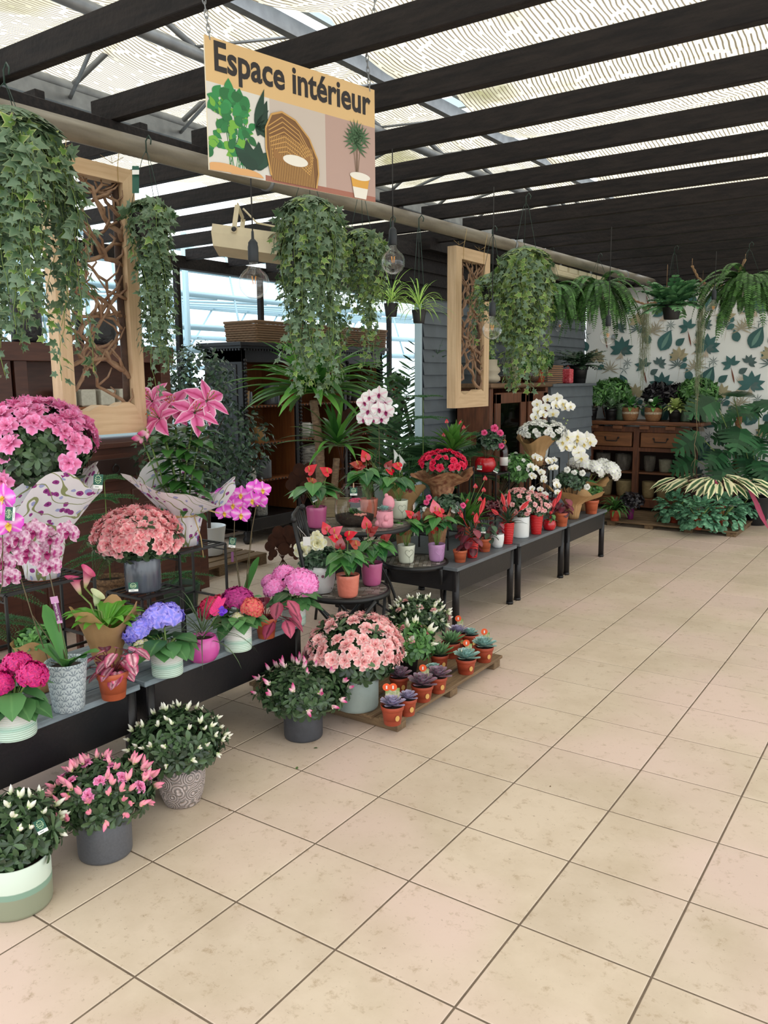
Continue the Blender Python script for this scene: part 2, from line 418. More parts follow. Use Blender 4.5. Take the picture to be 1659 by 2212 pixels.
# ---- far greenhouse beyond the glass: pale floor, steel, back screen
fg = MB()
fg.box((-9.5, 5, -.06), (10.3, 22, .1), 0)
for k in range(9):
    fg.tube([(-5.6-.0*k, -3+k*2.2, 0), (-5.6, -3+k*2.2, 3.4)], .04, 6, 1)
    fg.tube([(-10.5, -3+k*2.2, 0), (-10.5, -3+k*2.2, 3.4)], .04, 6, 1)
for z in (2.0, 2.3, 2.75, 3.1, 3.4): fg.tube([(-5.8-(z-2)*.6, -5, z), (-5.8-(z-2)*.6, 16, z+.05)], .045, 6, 1)
for z in (1.9, 2.5, 3.1): fg.tube([(-10.5, -5, z), (-10.5, 16, z)], .05, 6, 1)
for k in range(20):
    y = -4+k; fg.tube([(-5.8, y, 2.0), (-6.6, y+.5, 3.4)], .015, 5, 1); fg.tube([(-10.5, y, 1.9), (-10.5, y+1, 3.1)], .02, 5, 1); fg.tube([(-6.3, y, 2.75), (-10.5, y, 3.1)], .02, 5, 1)
fg.box((-13.5, 5, .75), (.1, 22, 1.5), 2)
fg.box((-4.8, 10.6, 1.5), (.08, 1.6, 3), 3)
struct('trim_1', fg, [mat('pale_concrete', srgb(170, 172, 168), .8), mat('pale_blue_steel', srgb(168, 196, 206), .4), mat('mid_grey_wall', srgb(150, 160, 160), .8), mat('white_sheet', srgb(225, 235, 235), .6)])
# ---- greenhouse roof above: draped woven shading screens, steel, glass
def screen_material():
    m = bpy.data.materials.new('woven_shade'); m.use_nodes = True; nt = m.node_tree; L = nt.links; nt.nodes.clear()
    o = N(nt, 'ShaderNodeOutputMaterial'); tc = N(nt, 'ShaderNodeTexCoord'); sx = N(nt, 'ShaderNodeSeparateXYZ'); L.new(tc.outputs['Object'], sx.inputs[0])
    nz = N(nt, 'ShaderNodeTexNoise', Scale=2.2, Detail=3.0); L.new(tc.outputs['Object'], nz.inputs['Vector'])
    def mth(op, a, b=None):
        n = N(nt, 'ShaderNodeMath', operation=op)
        for i, q in enumerate((a, b)):
            if q is None: continue
            if isinstance(q, (int, float)): n.inputs[i].default_value = q
            else: L.new(q, n.inputs[i])
        return n.outputs[0]
    xw = mth('ADD', sx.outputs[0], mth('MULTIPLY', nz.outputs[0], .10))
    st = mth('FRACT', mth('MULTIPLY', xw, 38.0))
    row = mth('FLOOR', mth('MULTIPLY', xw, 38.0))
    yy = mth('FRACT', mth('ADD', mth('MULTIPLY', sx.outputs[1], 3.2), mth('MULTIPLY', mth('SINE', mth('MULTIPLY', row, 12.9)), 3.0)))
    slot = mth('MULTIPLY', mth('GREATER_THAN', st, .70), mth('GREATER_THAN', yy, .10))
    col = N(nt, 'ShaderNodeMix', data_type='RGBA'); n2 = N(nt, 'ShaderNodeTexNoise', Scale=1.2, Detail=5.0); L.new(tc.outputs['Object'], n2.inputs['Vector'])
    r2 = N(nt, 'ShaderNodeMapRange'); r2.inputs[1].default_value = .62; r2.inputs[2].default_value = .75; L.new(n2.outputs[0], r2.inputs[0])
    L.new(r2.outputs[0], col.inputs[0]); col.inputs[6].default_value = c4(srgb(216, 208, 188)); col.inputs[7].default_value = c4(srgb(140, 134, 84))
    c2 = N(nt, 'ShaderNodeMix', data_type='RGBA'); L.new(slot, c2.inputs[0]); L.new(col.outputs[2], c2.inputs[6]); c2.inputs[7].default_value = c4(srgb(112, 98, 74))
    tr = N(nt, 'ShaderNodeBsdfTranslucent'); L.new(c2.outputs[2], tr.inputs[0]); df = N(nt, 'ShaderNodeBsdfDiffuse'); L.new(c2.outputs[2], df.inputs[0])
    m1 = N(nt, 'ShaderNodeMixShader', Fac=.75); L.new(df.outputs[0], m1.inputs[1]); L.new(tr.outputs[0], m1.inputs[2])
    tp = N(nt, 'ShaderNodeBsdfTransparent'); m2 = N(nt, 'ShaderNodeMixShader')
    thin = mth('MULTIPLY', mth('GREATER_THAN', st, .30), mth('LESS_THAN', st, .36))
    L.new(mth('ADD', mth('MULTIPLY', thin, .25), .06), m2.inputs[0]); L.new(m1.outputs[0], m2.inputs[1]); L.new(tp.outputs[0], m2.inputs[2])
    L.new(m2.outputs[0], o.inputs[0]); return m
sm_ = screen_material()
def sheet(x0, x1, y0, y1, z0, per=1.25, sag=.13, ph=0, slope=0):
    b = MB(); nx = 26; ny = 150
    for j in range(ny+1):
        y = y0+(y1-y0)*j/ny
        for i in range(nx+1):
            xx = x0+(x1-x0)*i/nx; s = abs(math.sin(PI*(y-ph)/per))
            b.v.append((xx, y, z0+slope*(xx-x0)-sag*s**.8+.02*math.sin(xx*2.1+y)+.012*math.sin(7*xx+3*y))); b.e.append(0)
    for j in range(ny):
        for i in range(nx):
            a = j*(nx+1)+i; b.f.append((a, a+1, a+nx+2, a+nx+1)); b.m.append(0); b.sm.append(True)
    return b
ceil = sheet(-.62, 4.6, -3, 10, 3.46, ph=3.5)
o2 = sheet(-4.3, -.95, -3, 10, 3.62, per=1.5, sag=.1, ph=.4)
ceil.add(o2.v, o2.f, 0)
struct('ceiling', ceil, [sm_])
rf = MB()
rf.box((-2.32, 3.6, 3.3), (.075, 12.5, .09), 0); rf.tube([(-2.32, -2.6, 3.37), (-2.32, 9.8, 3.37)], .035, 10, 0)
rf.tube([(-1.25, -2.6, 3.33), (-1.25, 9.8, 3.33)], .032, 10, 0)
rf.box((-.79, 3.6, 3.42), (.05, 12.5, .08), 0); rf.box((-.70, 3.6, 3.50), (.03, 12.5, .05), 1)
for k in range(12):
    y = -.6+k*.85
    rf.tube([(-2.32, y, 3.36), (-1.8, y+.42, 3.95)], .017, 6, 0); rf.tube([(-1.25, y+.85, 3.36), (-1.8, y+.42, 3.95)], .017, 6, 0); rf.tube([(-2.32, y+.1, 3.3), (-2.9, y+.5, 3.58)], .014, 6, 0); rf.tube([(-2.32, y+.85, 3.3), (-1.25, y+.3, 3.33)], .012, 6, 0)
    rf.tube([(-1.25, y, 3.36), (-.79, y+.4, 3.44)], .008, 6, 0)
for y in (-.4, 2.6, 5.6, 8.6): rf.box((0, y, 4.1), (9.6, .05, .1), 1)
struct('trim_2', rf, [M_GALV, mat('pale_steel', srgb(190, 208, 218), .4)])
# ---- black pergola rafters: each beam is a timber of its own
def rafter(y, x0, x1, z=2.82, lab='', grp=''):
    b = MB(); L = x1-x0; h = .105; n = 14
    for i in range(n):
        pass
    b.box(((x0+x1)/2, y+.025, z+h/2), (L, .05, h), 0, bev=.003)
    o = b.build('rafter', M_BLACKWOOD); o.location = (0, 0, 0)
    tag(o, kind='structure'); return o
for k in range(15):
    rafter(.70+.583*k, -1.22+(R_.uniform(-.04, .03)), 4.4)
for k in range(15):
    rafter(.45+.583*k, XW+.05, -1.28-(R_.uniform(0, .03)))
for i, o in enumerate([o for o in bpy.data.objects if o.name.startswith('rafter')]): o.name = 'trim_%d' % (i+10)
bm = MB(); bm.box((-1.16, 3.7, 2.785), (.12, 11.4, .07), 0, bev=.004); struct('trim_3', bm, [M_BLACKWOOD])
tb = MB(); tb.box((1.9, YB-.06, 2.80), (7.3, .14, .14), 0, bev=.004); tb.box((-1.71, 7.0, 2.80), (.1, 4, .1), 0); struct('trim_4', tb, [M_BLACKWOOD])
pp = MB(); pts = [(-1.14+.0222*(y+2), y, 2.70+.0055*(y+2)) for y in (-2, 0, 2, 4, 6, 8.95)]
pp.tube(pts, .047, 16, 0)
for y in (2.25, 5.2, 7.9): pp.tube([(-1.14+.0222*(y+2), y-.012, 2.70+.0055*(y+2)), (-1.14+.0222*(y+2), y+.012, 2.70+.0055*(y+2))], .053, 16, 1)
tag(pp.build('overhead_pipe', [M_PIPE, M_GALV]), 'long weathered grey-brown metal pipe running under the black rafters to the wallpapered wall', 'pipe')
def pipe_at(y): return V((-1.14+.0222*(y+2), y, 2.70+.0055*(y+2)))

# ============================================================ LIGHT AND CAMERA
w = bpy.data.worlds.new('World'); sc.world = w; w.use_nodes = True
nt = w.node_tree; bg = nt.nodes['Background']
tc = N(nt, 'ShaderNodeTexCoord'); sp = N(nt, 'ShaderNodeSeparateXYZ'); nt.links.new(tc.outputs['Generated'], sp.inputs[0])
rp = N(nt, 'ShaderNodeValToRGB'); nt.links.new(sp.outputs[2], rp.inputs[0])
rp.color_ramp.elements[0].position = 0.0; rp.color_ramp.elements[0].color = (.55, .56, .54, 1)
rp.color_ramp.elements[1].position = .3; rp.color_ramp.elements[1].color = (.93, .97, 1.0, 1)
e_ = rp.color_ramp.elements.new(.03); e_.color = (.80, .87, .90, 1)
nt.links.new(rp.outputs[0], bg.inputs[0]); bg.inputs[1].default_value = 3.4
sl = bpy.data.lights.new('Sun', 'SUN'); sl.energy = 2.2; sl.angle = math.radians(35); sl.color = (1, .98, .94)
so = bpy.data.objects.new('Sun', sl); COL.objects.link(so); so.rotation_euler = (math.radians(28), math.radians(14), 0)
cam = bpy.data.cameras.new('Camera'); co = bpy.data.objects.new('Camera', cam); COL.objects.link(co)
cam.sensor_fit = 'HORIZONTAL'; cam.sensor_width = 36; cam.lens = 36*FPX/1659; cam.clip_start = .05; cam.clip_end = 100
co.matrix_world = Matrix.Translation(CAM) @ Matrix((RV, UV_, -FV)).transposed().to_4x4()
sc.camera = co
sc.view_settings.view_transform = 'Standard'; sc.view_settings.look = 'None'; sc.view_settings.gamma = 1; sc.view_settings.exposure = -0.55
cy = sc.cycles; cy.max_bounces = 7; cy.diffuse_bounces = 4; cy.glossy_bounces = 3; cy.transmission_bounces = 4; cy.transparent_max_bounces = 12
cy.use_denoising = True; cy.sample_clamp_indirect = 6; cy.caustics_reflective = False; cy.caustics_refractive = False
# ============================================================ PLANT MATERIALS
G_AZ = mat('azalea_leaf', srgb(44, 65, 44), .32, var=.35, col2=srgb(72, 98, 63), spec=.5, trans=.08)
G_HY = mat('hydrangea_leaf', srgb(55, 103, 58), .42, var=.25, col2=srgb(81, 131, 74), edge=[(0, srgb(110, 157, 98)), (.15, srgb(55, 105, 60)), (1, srgb(51, 96, 55))], trans=.12)
G_AN = mat('anthurium_leaf', srgb(48, 103, 60), .25, var=.3, edge=[(0, srgb(117, 166, 103)), (.12, srgb(46, 100, 63)), (1, srgb(63, 119, 63))], col2=srgb(86, 145, 70), trans=.1)
G_ANL = mat('young_anthurium_leaf', srgb(145, 204, 77), .3, var=.2, trans=.2)
G_IVY = mat('ivy_leaf', srgb(86, 119, 81), .4, var=.35, edge=[(0, srgb(70, 107, 70)), (.3, srgb(88, 122, 86)), (.75, srgb(96, 131, 88)), (1, srgb(181, 192, 143))], col2=srgb(103, 126, 103), trans=.15)
G_IVYL = mat('light_ivy_leaf', srgb(118, 150, 72), .4, var=.3, edge=[(0, srgb(104, 142, 70)), (.6, srgb(124, 156, 80)), (1, srgb(200, 206, 140))], trans=.2)
G_STEM = mat('green_stem', srgb(117, 143, 72), .5, var=.2)
G_BROWNSTEM = mat('brown_stem', srgb(112, 86, 60), .7, noise=.6, nscale=30)
G_DARK = mat('dark_leaf', srgb(39, 58, 44), .35, var=.4, col2=srgb(74, 103, 77), trans=.08)
G_MID = mat('mid_leaf', srgb(65, 112, 63), .4, var=.35, col2=srgb(96, 143, 74), trans=.15)
G_FERN = mat('fern_leaf', srgb(52, 96, 44), .5, var=.35, col2=srgb(80, 126, 60), trans=.2)
G_PINE = mat('needle_leaf', srgb(48, 96, 58), .5, var=.3, col2=srgb(70, 122, 70), trans=.1)
G_YUC = mat('yucca_leaf', srgb(63, 122, 55), .35, var=.3, col2=srgb(103, 162, 70), trans=.15)
G_PALM = mat('palm_leaf', srgb(46, 84, 55), .4, var=.35, col2=srgb(86, 122, 81), trans=.15)
G_SPID = mat('striped_strap_leaf', srgb(133, 192, 86), .4, edge=[(0, srgb(247, 255, 181)), (.4, srgb(228, 255, 157)), (.75, srgb(117, 178, 77)), (1, srgb(110, 169, 74))], var=.2, trans=.2)
G_MON = mat('monstera_leaf', srgb(34, 74, 46), .42, var=.35, col2=srgb(46, 92, 56), trans=.06, spec=.35)
G_BLUEFERN = mat('blue_green_leaf', srgb(86, 143, 112), .45, var=.3, col2=srgb(126, 181, 143), trans=.12)
G_BRN = mat('dark_red_leaf', srgb(81, 32, 44), .3, var=.4, col2=srgb(133, 55, 70), edge=[(0, srgb(133, 63, 77)), (.5, srgb(86, 34, 48)), (1, srgb(51, 27, 37))])
G_REX = mat('silver_pink_begonia_leaf', srgb(216, 117, 147), .4, var=.25, edge=[(0, srgb(105, 27, 58)), (.35, srgb(235, 190, 199)), (.7, srgb(204, 86, 126)), (1, srgb(145, 44, 86))], noise=.6, nscale=60, ncol=srgb(145, 63, 93))
G_REX2 = mat('rose_begonia_leaf', srgb(176, 66, 100), .4, var=.25, edge=[(0, srgb(84, 24, 46)), (.3, srgb(184, 84, 112)), (1, srgb(150, 48, 80))])
G_SUC1 = mat('violet_grey_rosette', srgb(156, 160, 187), .5, var=.15, edge=[(0, srgb(156, 160, 187)), (1, srgb(185, 164, 195))])
G_SUC2 = mat('purple_rosette', srgb(145, 119, 140), .5, var=.2, edge=[(0, srgb(129, 129, 135)), (1, srgb(164, 116, 142))])
G_SUC3 = mat('blue_green_rosette', srgb(135, 174, 166), .5, var=.15, edge=[(0, srgb(127, 166, 156)), (1, srgb(174, 208, 206))])
G_SUC4 = mat('green_rosette', srgb(102, 140, 94), .45, var=.2, edge=[(0, srgb(129, 172, 116)), (1, srgb(94, 129, 94))])
G_STR = mat('cream_striped_leaf', srgb(65, 93, 58), .4, edge=[(0, srgb(55, 96, 55)), (.35, srgb(70, 107, 63)), (.55, srgb(247, 247, 192)), (1, srgb(255, 240, 204))], var=.2)
G_CAB = mat('lily_leaf', srgb(63, 112, 51), .35, var=.25, trans=.12)
G_CAL = mat('calla_leaf', srgb(117, 188, 67), .35, var=.25, edge=[(0, srgb(192, 235, 133)), (.2, srgb(112, 185, 65)), (1, srgb(103, 176, 63))], trans=.25)
def lift(c, k=1.32): return tuple(min(.97, x*k) for x in c)
def fl_mat(n, c0, c1, c2, **k): c0, c1, c2 = lift(c0), lift(c1), lift(c2); return mat(n, c1, .5, var=.12, edge=[(0, tuple(.5*u+.5*v for u, v in zip(c0, c1))), (.4, c1), (1, c2)], trans=.15, **k)
SOIL = mat('potting_soil', srgb(52, 38, 30), .95, noise=.7, nscale=60, bump=.6)
TERRA = mat('terracotta_plastic', srgb(186, 92, 58), .5, noise=.3, nscale=10, ncol=srgb(160, 78, 50))
TERRAD = mat('red_terracotta_plastic', srgb(168, 70, 44), .55, noise=.4, nscale=14, ncol=srgb(140, 58, 40))
PBLACK = mat('black_plastic', srgb(26, 26, 28), .5)
def mband(n, stops, rough=.35, rib=0, **k):
    m = mat(n, stops[0][1], rough, edge=stops, **k)
    if not m.get('cst'):
        m['cst'] = 1
        for nd in m.node_tree.nodes:
            if nd.type == 'VALTORGB': nd.color_ramp.interpolation = 'LINEAR'
        if rib:
            nt = m.node_tree; tc = N(nt, 'ShaderNodeAttribute', attribute_name='edge'); mm = N(nt, 'ShaderNodeMath', operation='SINE'); m2 = N(nt, 'ShaderNodeMath', operation='MULTIPLY')
            m2.inputs[1].default_value = rib*2*PI; nt.links.new(tc.outputs['Fac'], m2.inputs[0]); nt.links.new(m2.outputs[0], mm.inputs[0])
            bp = N(nt, 'ShaderNodeBump', Strength=.5, Distance=.002); nt.links.new(mm.outputs[0], bp.inputs['Height']); nt.links.new(bp.outputs[0], nt.nodes['Principled BSDF'].inputs['Normal'])
    return m
W_ = srgb(232, 234, 228)
P_MINT = mband('white_mint_ribbed_glaze', [(0, srgb(206, 230, 214)), (.28, srgb(206, 232, 216)), (.36, srgb(176, 216, 198)), (.44, srgb(206, 230, 216)), (.52, W_), (1, W_)], rib=16)
P_SAGE2 = mband('mint_and_sage_glaze', [(0, srgb(140, 146, 124)), (.42, srgb(140, 146, 124)), (.44, srgb(128, 160, 142)), (.54, srgb(128, 160, 142)), (.56, srgb(206, 220, 206)), (1, srgb(206, 220, 206))])
P_GREY = mat('slate_grey_ceramic', srgb(92, 94, 100), .45, noise=.25, nscale=120)
P_DARK = mat('charcoal_ceramic', srgb(68, 70, 76), .5, bump=.3, bscale=25, noise=.3, nscale=30)
P_SAGE = mat('pale_sage_ceramic', srgb(150, 164, 160), .4, noise=.15, nscale=30)
P_ANTH = mat('streaked_grey_glaze', srgb(66, 70, 80), .2, noise=.7, nscale=9, ncol=srgb(112, 118, 128), stretch=(3, 3, .4), spec=.7)
P_PINK = mat('hot_pink_glaze', srgb(206, 84, 166), .2, spec=.6)
P_ROSE = mat('rose_pink_glaze', srgb(186, 92, 138), .2, noise=.3, nscale=14, ncol=srgb(168, 76, 124), spec=.7)
P_CORAL = mat('coral_glaze', srgb(222, 128, 108), .25, bump=.4, bscale=30, spec=.6)
P_CREAM = mat('cream_glaze', srgb(214, 218, 200), .25, spec=.6)
P_LILAC = mat('lilac_glaze', srgb(186, 140, 186), .2, spec=.6)
P_RED = mband('red_ribbed_plastic', [(0, srgb(196, 24, 30)), (1, srgb(204, 26, 32))], rib=12)
P_REDG = mat('red_gloss', srgb(186, 20, 34), .2, spec=.7)
P_WHITE = mat('white_glaze', srgb(224, 228, 228), .3, spec=.6)
P_PGREEN = mat('green_plastic', srgb(38, 62, 44), .5)
P_MAUVE = mat('purple_plastic', srgb(112, 30, 90), .4)
P_PINKM = mat('matt_pink', srgb(226, 150, 166), .5)
KRAFT = mat('kraft_paper', srgb(196, 156, 108), .7, noise=.35, nscale=14, ncol=srgb(168, 126, 82), bump=.5, bscale=14, trans=.15)
KRAFT2 = mat('flower_printed_kraft', srgb(190, 146, 108), .7, noise=.9, nscale=26, ncol=srgb(120, 62, 44), bump=.3, bscale=14, trans=.1)
RAFFIA = mat('raffia', srgb(190, 164, 112), .8)
def floral_paper():
    m = bpy.data.materials.new('iris_printed_paper'); m.use_nodes = True; nt = m.node_tree; L = nt.links; b = nt.nodes['Principled BSDF']; b.inputs['Roughness'].default_value = .6
    tc = N(nt, 'ShaderNodeTexCoord'); cur = None
    n0 = N(nt, 'ShaderNodeTexNoise', Scale=30.0, Detail=2.0); L.new(tc.outputs['Object'], n0.inputs['Vector'])
    for sc_, lo, c, off, nz in ((24, .33, srgb(170, 176, 222), 3.1, .5), (27, .36, srgb(156, 62, 142), 0, .55), (27, .14, srgb(104, 30, 100), 0, .3)):
        mp = N(nt, 'ShaderNodeMapping'); mp.inputs['Location'].default_value = (off, off*.7, 0); L.new(tc.outputs['Object'], mp.inputs[0])
        vo = N(nt, 'ShaderNodeTexVoronoi', Scale=float(sc_)); L.new(mp.outputs[0], vo.inputs['Vector'])
        ad = N(nt, 'ShaderNodeMath', operation='MULTIPLY_ADD'); L.new(n0.outputs[0], ad.inputs[0]); ad.inputs[1].default_value = nz; L.new(vo.outputs['Distance'], ad.inputs[2])
        ls = N(nt, 'ShaderNodeMath', operation='LESS_THAN'); L.new(ad.outputs[0], ls.inputs[0]); ls.inputs[1].default_value = lo+nz*.45
        ck = N(nt, 'ShaderNodeMath', operation='GREATER_THAN'); sp = N(nt, 'ShaderNodeSeparateColor'); L.new(vo.outputs['Color'], sp.inputs[0]); L.new(sp.outputs[0], ck.inputs[0]); ck.inputs[1].default_value = .5
        mm = N(nt, 'ShaderNodeMath', operation='MULTIPLY'); L.new(ls.outputs[0], mm.inputs[0]); L.new(ck.outputs[0], mm.inputs[1])
        mx = N(nt, 'ShaderNodeMix', data_type='RGBA'); L.new(mm.outputs[0], mx.inputs[0])
        if cur: L.new(cur, mx.inputs[6])
        else: mx.inputs[6].default_value = c4(srgb(240, 238, 244))
        mx.inputs[7].default_value = c4(c); cur = mx.outputs[2]
    wv = N(nt, 'ShaderNodeTexWave', Scale=7.0, Distortion=12.0, Detail=1.0); L.new(tc.outputs['Object'], wv.inputs['Vector'])
    g = N(nt, 'ShaderNodeMath', operation='GREATER_THAN'); L.new(wv.outputs['Fac'], g.inputs[0]); g.inputs[1].default_value = .975
    mx = N(nt, 'ShaderNodeMix', data_type='RGBA'); L.new(g.outputs[0], mx.inputs[0]); L.new(cur, mx.inputs[6]); mx.inputs[7].default_value = c4(srgb(150, 158, 110))
    L.new(mx.outputs[2], b.inputs['Base Color'])
    tr = N(nt, 'ShaderNodeBsdfTranslucent'); L.new(mx.outputs[2], tr.inputs[0]); ms = N(nt, 'ShaderNodeMixShader', Fac=.25)
    L.new(b.outputs[0], ms.inputs[1]); L.new(tr.outputs[0], ms.inputs[2]); L.new(ms.outputs[0], nt.nodes['Material Output'].inputs[0])
    return m
FLORAL = floral_paper()
# ============================================================ POTS
def pot_mb(kind, r, h, n=32):
    b = MB(); t = max(.0025, r*.05)
    if kind == 'cyl': o = [(r*.90, 0), (r*.97, h*.02), (r*.99, h*.08), (r, h*.5), (r, h*.985), (r-t*.5, h)]
    elif kind == 'taper': o = [(r*.70, 0), (r*.735, h*.02), (r*.86, h*.5), (r*.985, h*.97), (r, h*.985), (r-t*.5, h)]
    elif kind == 'nursery': o = [(r*.70, 0), (r*.72, h*.015), (r*.86, h*.74), (r*.93, h*.755), (r*.95, h*.76), (r, h*.985), (r-t*.6, h)]
    elif kind == 'bowl': o = [(r*.55, 0), (r*.74, h*.05), (r*.95, h*.25), (r*1.04, h*.48), (r*1.0, h*.72), (r*.86, h*.93), (r*.80, h), (r*.76, h)]
    elif kind == 'mug': o = [(r*.66, 0), (r*.78, h*.04), (r*.84, h*.14), (r*.90, h*.4), (r*.96, h*.8), (r, h*.97), (r-t*.5, h)]
    elif kind == 'belly': o = [(r*.62, 0), (r*.74, h*.03), (r*.90, h*.28), (r*.98, h*.55), (r*1.0, h*.8), (r*.96, h), (r*.9, h)]
    rt = o[-1][0]
    inn = [(rt-t, h*.985), (rt-t*1.6, h*.8), (max(rt-t*1.8-.1*r, .4*r), h*.25), (0.001, h*.24)]
    prof = o+inn; es = [z/h for _, z in o]+[1]*len(inn)
    b.lathe(prof, n, es=es); return b
class Pot:
    """a potted plant: root Empty at the base, pot, soil; px helpers in the plane of its axis"""
    def __init__(s, label, cat, px, py, z, wpx, hpx, kind='nursery', m=None, group=None, name='potted_plant', soil=True, r=None, h=None, at=None, rz=0, part='pot'):
        f = V(at) if at is not None else atz(px, py, z); k = mpp(f)
        s.R = r or wpx*k/2; s.H = h or hpx*k*1.0
        br = {'cyl': .95, 'nursery': .72, 'taper': .73, 'bowl': .6, 'mug': .7, 'belly': .7}[kind]
        s.c = f if at is not None else f + AWAY*(s.R*br)
        s.root = root(name, label, cat, s.c, 0, group)
        s.k = mpp(s.c); s.dep = depth(s.c); s.top = s.H
        s.pot = pot_mb(kind, s.R, s.H).build(part, m or TERRA, s.root)
        if soil:
            b = MB(); rr = s.R*(.74 if kind == 'bowl' else .88)
            b.lathe([(0.0001, s.H*.86+rr*.08), (rr*.6, s.H*.86+rr*.05), (rr, s.H*.85), (rr*.98, s.H*.80)], 20); b.build('soil', SOIL, s.root)
    def L(s, px, py, f=0.0):      # local position of the point seen at px, py in the plane of the pot axis (+f metres nearer)
        return atd(px, py, s.dep-f) - s.c
# ============================================================ FLOWER MESHES (shared by every copy)
def blossom_mesh(name, m, layers=3, wav=.2):
    b = MB(); b.e_ = 0
    for ly in range(layers):
        for i in range(5):
            a = 2*PI*i/5+ly*.63+R_.uniform(-.12, .12); el = (.35, .9, 1.2)[ly]+R_.uniform(-.15, .15); L = (1, .8, .55)[ly]
            d = V((math.cos(a)*math.cos(el), math.sin(a)*math.cos(el), math.sin(el)))
            leaf(b, d*.05, basis(d, UP), L, .98*L, 'petal', .35, .12, 0, wav*L)
    for i in range(5):
        a = 2*PI*i/5; b.tube([(0, 0, 0), (.12*math.cos(a), .12*math.sin(a), .6), (.25*math.cos(a), .25*math.sin(a), .75)], .018, 4, 0, .0)
    return mesh_only(b, name, [m])
def bud_mesh(name, m, m2=None, n=3):
    b = MB()
    for i in range(n):
        a = 2*PI*i/n; tl_ = .25+.25*i; ax = basis(V((tl_*math.cos(a), tl_*math.sin(a), 1)), V((1, 0, 0))); d = ax @ V((0, 1, 0))
        Mx = Matrix((ax @ V((1, 0, 0)), ax @ V((0, 0, 1)), d)).transposed()
        k_ = 1-.28*i; pr = [(.02, 0), (.15*k_, .15*k_), (.23*k_, .5*k_), (.17*k_, .85*k_), (.02, 1.2*k_)]
        vs = []; fs = []; es = []
        for q, (r, z) in enumerate(pr):
            for j in range(6): t = 2*PI*j/6; vs.append(Mx @ V((r*math.cos(t), r*math.sin(t), z))); es.append(z)
        for q in range(len(pr)-1):
            for j in range(6): fs.append((q*6+j, q*6+(j+1) % 6, (q+1)*6+(j+1) % 6, (q+1)*6+j))
        b.add(vs, fs, 0, es)
    for i in range(4):
        a = i*1.57; d = V((math.cos(a)*.6, math.sin(a)*.6, .8)); leaf(b, (0, 0, 0), basis(d), .45, .2, 'small', .1, .3, 1)
    return mesh_only(b, name, [m, m2 or G_ANL])
def mophead_mesh(name, m, n=60, low=-.15, flat=.8):
    b = MB(); ga_ = PI*(3-5**.5)
    for i in range(n):
        z = 1-(1-low)*(i+.5)/n; r = math.sqrt(max(0, 1-z*z)); a = i*ga_+R_.uniform(-.15, .15)
        d = V((r*math.cos(a), r*math.sin(a), z)); c = V((d.x, d.y, d.z*flat))*(.84+R_.uniform(-.12, .10)); Mx = basis(d.orthogonal(), d, 0)
        rot = R_.uniform(0, 1.6); s = .33*R_.uniform(.85, 1.15)
        for q in range(4):
            t = rot+q*PI/2; dd = (Mx @ V((math.cos(t), math.sin(t), 0))*1.0+d*.35).normalized()
            leaf(b, c, basis(dd, d), s, s*1.1, 'pq', .5, .15, 0, .25)
    b.blob((0, 0, .05), (.66, .66, .5), 1, 10, 6)
    return mesh_only(b, name, [m, mat('mophead_core', srgb(80, 70, 60), .8)])
SH['pq'] = [(0, .15), (.5, 1), (1, .55)]
def orchid_mesh(name, m, lipm, style=0):
    """bloom facing local +Z, up is local +Y"""
    b = MB()
    def pt(ang, L, W, sh='ovate', lift=.12, mm=0): d = V((math.sin(ang), math.cos(ang), lift)); leaf(b, d*.05, basis(d, V((0, 0, 1))), L, W, sh, .12, -.12, mm, .02)
    pt(0, 1, .7); pt(2.25, .95, .62); pt(-2.25, .95, .62)
    pt(1.35, 1.02, 1.25, 'round', .2); pt(-1.35, 1.02, 1.25, 'round', .2)
    leaf(b, (0, -.05, .1), basis(V((0, -.7, .6)), V((0, .6, .7))), .5, .4, 'ovate', .4, .5, 1); b.blob((0, .03, .16), (.09, .12, .14), 1)
    for s_ in (-1, 1): leaf(b, (0, -.05, .12), basis(V((.5*s_, -.1, .6)), V((0, 1, .3))), .3, .26, 'round', .1, .3, 1)
    return mesh_only(b, name, [m, lipm])
def anth_mesh(name, m, sm=None):
    b = MB(); leaf(b, (0, -.12, 0), basis(V((0, 1, .05)), UP), .95, .95, 'heart', .25, .12, 0)
    b.tube([(0, .0, .02), (0, .18, .22), (0, .32, .50)], [.05, .05, .03], 6, 1, 0)
    return mesh_only(b, name, [m, sm or mat('spadix', srgb(224, 180, 84), .5, bump=.4)])
def rose_mesh(name, m):
    b = MB(); k = 0
    for ly, (n, el, L, W) in enumerate(((5, .25, .95, .9), (5, .6, .85, .8), (5, .95, .7, .65), (4, 1.2, .55, .5), (3, 1.4, .4, .4))):
        for i in range(n):
            a = 2*PI*i/n+ly*.6; d = V((math.cos(a)*math.cos(el), math.sin(a)*math.cos(el), math.sin(el)))
            leaf(b, d*.02+V((0, 0, ly*.03)), basis(d, UP), L, W, 'paddle', .3-.1*ly, .25, 0, .05)
    return mesh_only(b, name, [m])
def lily_mesh(name, m, am):
    b = MB()
    for i in range(6):
        a = PI*i/3; el = .5 if i % 2 else .62; d = V((math.cos(a)*math.cos(el), math.sin(a)*math.cos(el), math.sin(el)))
        leaf(b, d*.08, basis(d, UP), 1.1, .74 if i % 2 else .55, 'lance', .7, .22, 0, .06)
    for i in range(6):
        a = PI*i/3+.3; p = V((.22*math.cos(a), .22*math.sin(a), .72)); b.tube([(0, 0, .1), p*.6, p], .012, 4, 1, 0); b.blob(p, (.03, .07, .03), 2, 6, 4)
    b.tube([(0, 0, .1), (.02, 0, .85)], .018, 5, 1); b.blob((.02, 0, .87), .04, 1, 6, 4)
    return mesh_only(b, name, [m, G_STEM, am])
